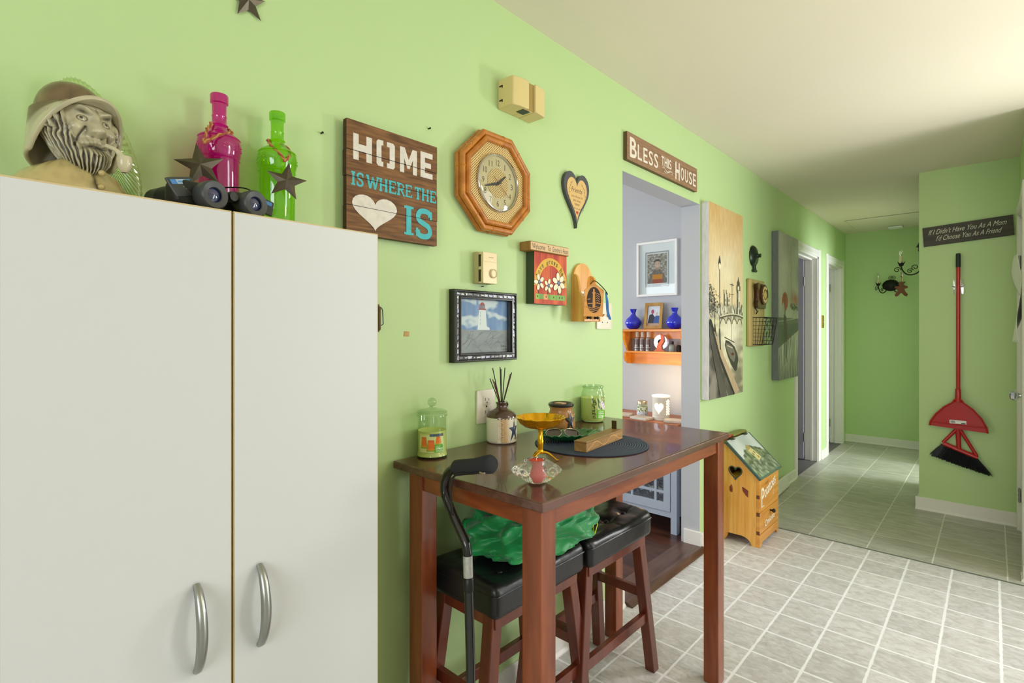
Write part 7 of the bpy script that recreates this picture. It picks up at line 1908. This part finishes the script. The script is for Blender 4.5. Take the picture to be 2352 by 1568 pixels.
td = thing('orange_tape_dispenser', 'orange and clear plastic tape dispenser on the lower pine shelf', 'tape dispenser', (-0.462, 3.435, 1.1465))
mb = MB(); mb.prism([(-0.045, 0), (0.045, 0), (0.020, 0.018), (0.016, 0.040), (0.036, 0.072), (0.030, 0.112), (0.010, 0.128), (0.014, 0.080), (-0.012, 0.050), (-0.020, 0.018)], 'y', -0.014, -0.002); mb.build('orange_body', mat('orange_plastic', '#d9672a', 0.35), td, ang=30)
mb = MB(); mb.lathe([(0.052, -0.012), (0.052, 0.008), (0.022, 0.008), (0.022, -0.012), (0.052, -0.012)], (0.006, 0.012, 0.066), 36, axis='y'); mb.build('tape_roll', thin_glass('clear_tape', '#d8cfd8', gloss=0.3), td, ang=40)
mb = MB(); mb.lathe([(0.0218, -0.012), (0.0218, 0.006), (0.019, 0.006), (0.019, -0.012)], (0.006, 0.012, 0.066), 24, axis='y'); mb.build('tape_core', mat('blue_core', '#2c3560', 0.5), td, ang=40)
sb = thing('small_bottle', 'small dark-capped lotion bottle beside the right shelf bracket', 'bottle', (-0.375, 3.445, 1.1465))
mb = MB(); mb.lathe([(0, 0), (0.020, 0), (0.022, 0.004), (0.022, 0.036), (0.016, 0.048), (0.010, 0.052)], (0, 0, 0), 24); mb.build('bottle_body', mat('grey_green_bottle', '#8f9b94', 0.25), sb, ang=40)
mb = MB(); mb.lathe([(0.0125, 0.050), (0.0125, 0.072), (0, 0.073)], (0, 0, 0), 20); mb.build('cap', m_blk, sb, ang=40)
st_ = thing('dark_jar', 'small dark jar at the right end of the lower pine shelf', 'jar', (-0.332, 3.462, 1.1465))
mb = MB(); mb.lathe([(0, 0), (0.016, 0), (0.017, 0.03), (0.013, 0.045), (0, 0.047)], (0, 0, 0), 20); mb.build('jar_body', m_iron, st_, ang=40)

# grey display cabinet
gcx0, gcx1, gy0, gy1, gz = -1.02, -0.184, 3.115, 3.47, 0.70
gcb = thing('grey_display_cabinet', 'pale blue-grey display cabinet with glass lattice doors beyond the opening', 'cabinet', ((gcx0+gcx1)/2, (gy0+gy1)/2, 0.0145*0))
def G(a): return (a[0]-(gcx0+gcx1)/2, a[1]-(gy0+gy1)/2, a[2])
m_gc = mat('blue_grey_paint', '#a9b4c2', 0.4)
for x in (gcx0, gcx1-0.042):
    for y in (gy0, gy1-0.042):
        mb = MB(); mb.box(G((x, y, 0)), G((x+0.042, y+0.042, gz-0.02))); mb.build('post', m_gc, gcb, smooth=False, bevel=0.002)
mb = MB()
mb.box(G((gcx0+0.042, gy0+0.006, 0.10)), G((gcx1-0.042, gy0+0.030, 0.135))); mb.box(G((gcx0+0.042, gy0+0.006, 0.64)), G((gcx1-0.042, gy0+0.030, 0.68)))
mb.box(G((gcx1-0.030, gy0+0.042, 0.10)), G((gcx1-0.010, gy1-0.042, 0.68))); mb.box(G((gcx0+0.010, gy0+0.042, 0.10)), G((gcx0+0.030, gy1-0.042, 0.68)))
mb.box(G((gcx0+0.03, gy1-0.03, 0.10)), G((gcx1-0.03, gy1-0.02, 0.68))); mb.box(G((gcx0+0.03, gy0+0.032, 0.10)), G((gcx1-0.03, gy1-0.03, 0.115))); mb.box(G((gcx0+0.03, gy0+0.05, 0.38)), G((gcx1-0.03, gy1-0.03, 0.392)))
mb.build('carcass', m_gc, gcb, smooth=False)
mb = MB(); mb.box(G((gcx0-0.015, gy0-0.015, gz-0.0195)), G((gcx1+0.015, gy1+0.01, gz))); mb.build('wood_top', mat('orange_brown_top', '#a9633a', 0.4, var=(12, 0.25)), gcb, smooth=False, bevel=0.002)
midx = (gcx0+gcx1)/2
for a, b in ((gcx0+0.045, midx-0.002), (midx+0.002, gcx1-0.045)):
    mb = MB(); z0, z1 = 0.138, 0.637; s_ = 0.045; yA, yB = gy0-0.002, gy0+0.018
    mb.box(G((a, yA, z0)), G((a+s_, yB, z1))); mb.box(G((b-s_, yA, z0)), G((b, yB, z1))); mb.box(G((a+s_, yA, z0)), G((b-s_, yB, z0+s_*1.2))); mb.box(G((a+s_, yA, z1-s_)), G((b-s_, yB, z1)))
    for x in (a+s_+0.045, b-s_-0.065): mb.box(G((x, yA+0.002, z0+s_)), G((x+0.015, yB-0.004, z1-s_)))
    for z in (z0+s_+0.065, z1-s_-0.08): mb.box(G((a+s_, yA+0.0032, z)), G((b-s_, yB-0.0052, z+0.016)))
    d = mb.build('door', m_gc, gcb, smooth=False, bevel=0.0008)
    g = MB(); g.box(G((a+s_, gy0+0.008, z0+s_)), G((b-s_, gy0+0.011, z1-s_))); g.build('glass_pane', m_pane, d, smooth=False)
rnd = random.Random(8)
m_gl = thin_glass('stemware', '#c9cedb', gloss=0.5)
g0 = None
for i in range(10):
    x = gcx1-0.075-0.072*(i % 5); y = gy0+(0.095 if i < 5 else 0.19)
    for zz_ in (0.1155,):
        if g0 is None:
            mb = MB(); mb.lathe([(0.03, 0.0), (0.03, 0.003), (0.004, 0.006), (0.004, 0.06), (0.025, 0.075), (0.032, 0.105), (0.028, 0.15), (0.027, 0.15), (0.030, 0.105), (0, 0.078)], (0, 0, 0), 20)
            g0 = mb.build('drinking_glass', m_gl, ang=40); o = g0
        else: o = g0.copy(); C.objects.link(o)
        o.location = (x, y, zz_); tag(o, 'stemmed drinking glass behind the lattice door of the grey cabinet', 'glass', 'glasses inside the grey cabinet')
# things on the grey cabinet
qj = thing('small_candle_jar', 'small lidded yellow-green candle jar beside the glowing tin warmer', 'candle', (-0.505, 3.262, gz))
mb = MB(); mb.lathe([(0, 0.0), (0.034, 0), (0.037, 0.006), (0.037, 0.078), (0.032, 0.088)], (0, 0, 0), 30); mb.build('glass_jar', m_clear, qj, ang=40)
mb = MB(); mb.lathe([(0, 0.004), (0.0355, 0.006), (0.0355, 0.07), (0, 0.07)], (0, 0, 0), 30); mb.build('wax', m_wax, qj, ang=40)
mb = MB(); mb.lathe([(0.0335, 0.086), (0.0335, 0.106), (0.031, 0.109), (0, 0.109)], (0, 0, 0), 30); mb.build('metal_lid', mat('gold_lid', '#b8a88a', 0.3, metal=0.9), qj, ang=40)
mb = MB(); mb.grid(lambda u, v: (0.0376*math.cos(R(-150+150*u)), 0.0376*math.sin(R(-150+150*u)), 0.012+0.058*v), 36, 20, 0, colf=lambda u, v: mix(hx('#e4e6d0'), hx('#5c7a2a'), 1.6*nz(u*9, v*6, 2)+0.3) if v > 0.4 else mix(hx('#dfe2e6'), hx('#3a3f6a'), 2*nz(u*14, v*6, 3))); mb.build('label', m_paintg, qj, ang=180)
tw = thing('glowing_tin_warmer', 'lit punched-tin wax warmer with glowing heart on the grey cabinet', 'wax warmer', (-0.352, 3.235, gz))
WR = 0.056
mb = MB()
def tin(u, v):
    a = R(-180+360*u); return (WR*math.cos(a)*(1+0.012*(math.sin(v*60) if v < 0.26 else 0)), WR*math.sin(a)*(1+0.012*(math.sin(v*60) if v < 0.26 else 0)), 0.155*v)
HA = -70.0
def holecol(u, v):
    a = -180+360*u; z = v*0.155; c = hx('#d8d4c8')
    return c
mb.grid(tin, 90, 50); mb.build('tin_body', mat('whitewashed_tin', '#d9d4c6', 0.5), tw, ang=50)
m_glow = mat('lit_opening', '#fff1cf', 0.5, emit='#ffe2a8', es=9.0)
mb = MB()
for pts, a0, z0 in [(heart(0, 0, 0.058, 0.068), -78, 0.078)]+[(heart(0, 0, 0.0085, 0.010, 14), -22+k2*11, 0.040+0.017*k1+0.008*(k2 % 2)) for k1 in range(6) for k2 in range(3)]:
    rr_ = WR+0.0012
    n = len(pts); V = []
    for t_ in (0.02, 0.25, 0.5, 0.75, 1.0): V += [(rr_*math.cos(R(a0)+x*t_/rr_), rr_*math.sin(R(a0)+x*t_/rr_), z0+z*t_) for x, z in pts]
    mb.add(V, [(r_*n+i, r_*n+(i+1) % n, (r_+1)*n+(i+1) % n, (r_+1)*n+i) for r_ in range(4) for i in range(n)])
mb.build('lit_cutouts', m_glow, tw, smooth=False)
mb = MB(); mb.lathe([(WR+0.002, 0.153), (WR+0.003, 0.160), (WR-0.004, 0.162), (WR-0.012, 0.155), (0, 0.152)], (0, 0, 0), 40); mb.build('top_dish', mat('lit_dish', '#f4ead2', 0.4, emit='#ffdf9e', es=2.0), tw, ang=40)
pl_ = bpy.data.lights.new('warmer_bulb', 'POINT'); pl_.energy = 2.2; pl_.color = (1, 0.72, 0.40); pl_.shadow_soft_size = 0.03
plo = bpy.data.objects.new('warmer_bulb', pl_); C.objects.link(plo); plo.location = (-0.352, 3.235, gz+0.20)
m_mar = mat('stone_coaster', '#cfc3b4', 0.5, var=(40, 0.25))
for i, (x, y, r_, lab_) in enumerate(((-0.625, 3.20, 12, 'pale stone coaster at the left end of the grey cabinet top'), (-0.448, 3.155, -8, 'pale stone coaster in front of the glowing warmer'), (-0.235, 3.19, 20, 'pale stone coaster at the right end of the grey cabinet top'))):
    mb = MB(); mb.rbox((0, 0, 0.009), (0.13, 0.10, 0.018), 0.004, 5); o = mb.build('stone_coaster', m_mar, loc=(x, y, gz)); o.rotation_euler = (0, 0, R(r_)); tag(o, lab_, 'coaster', 'stone coasters on the grey cabinet')
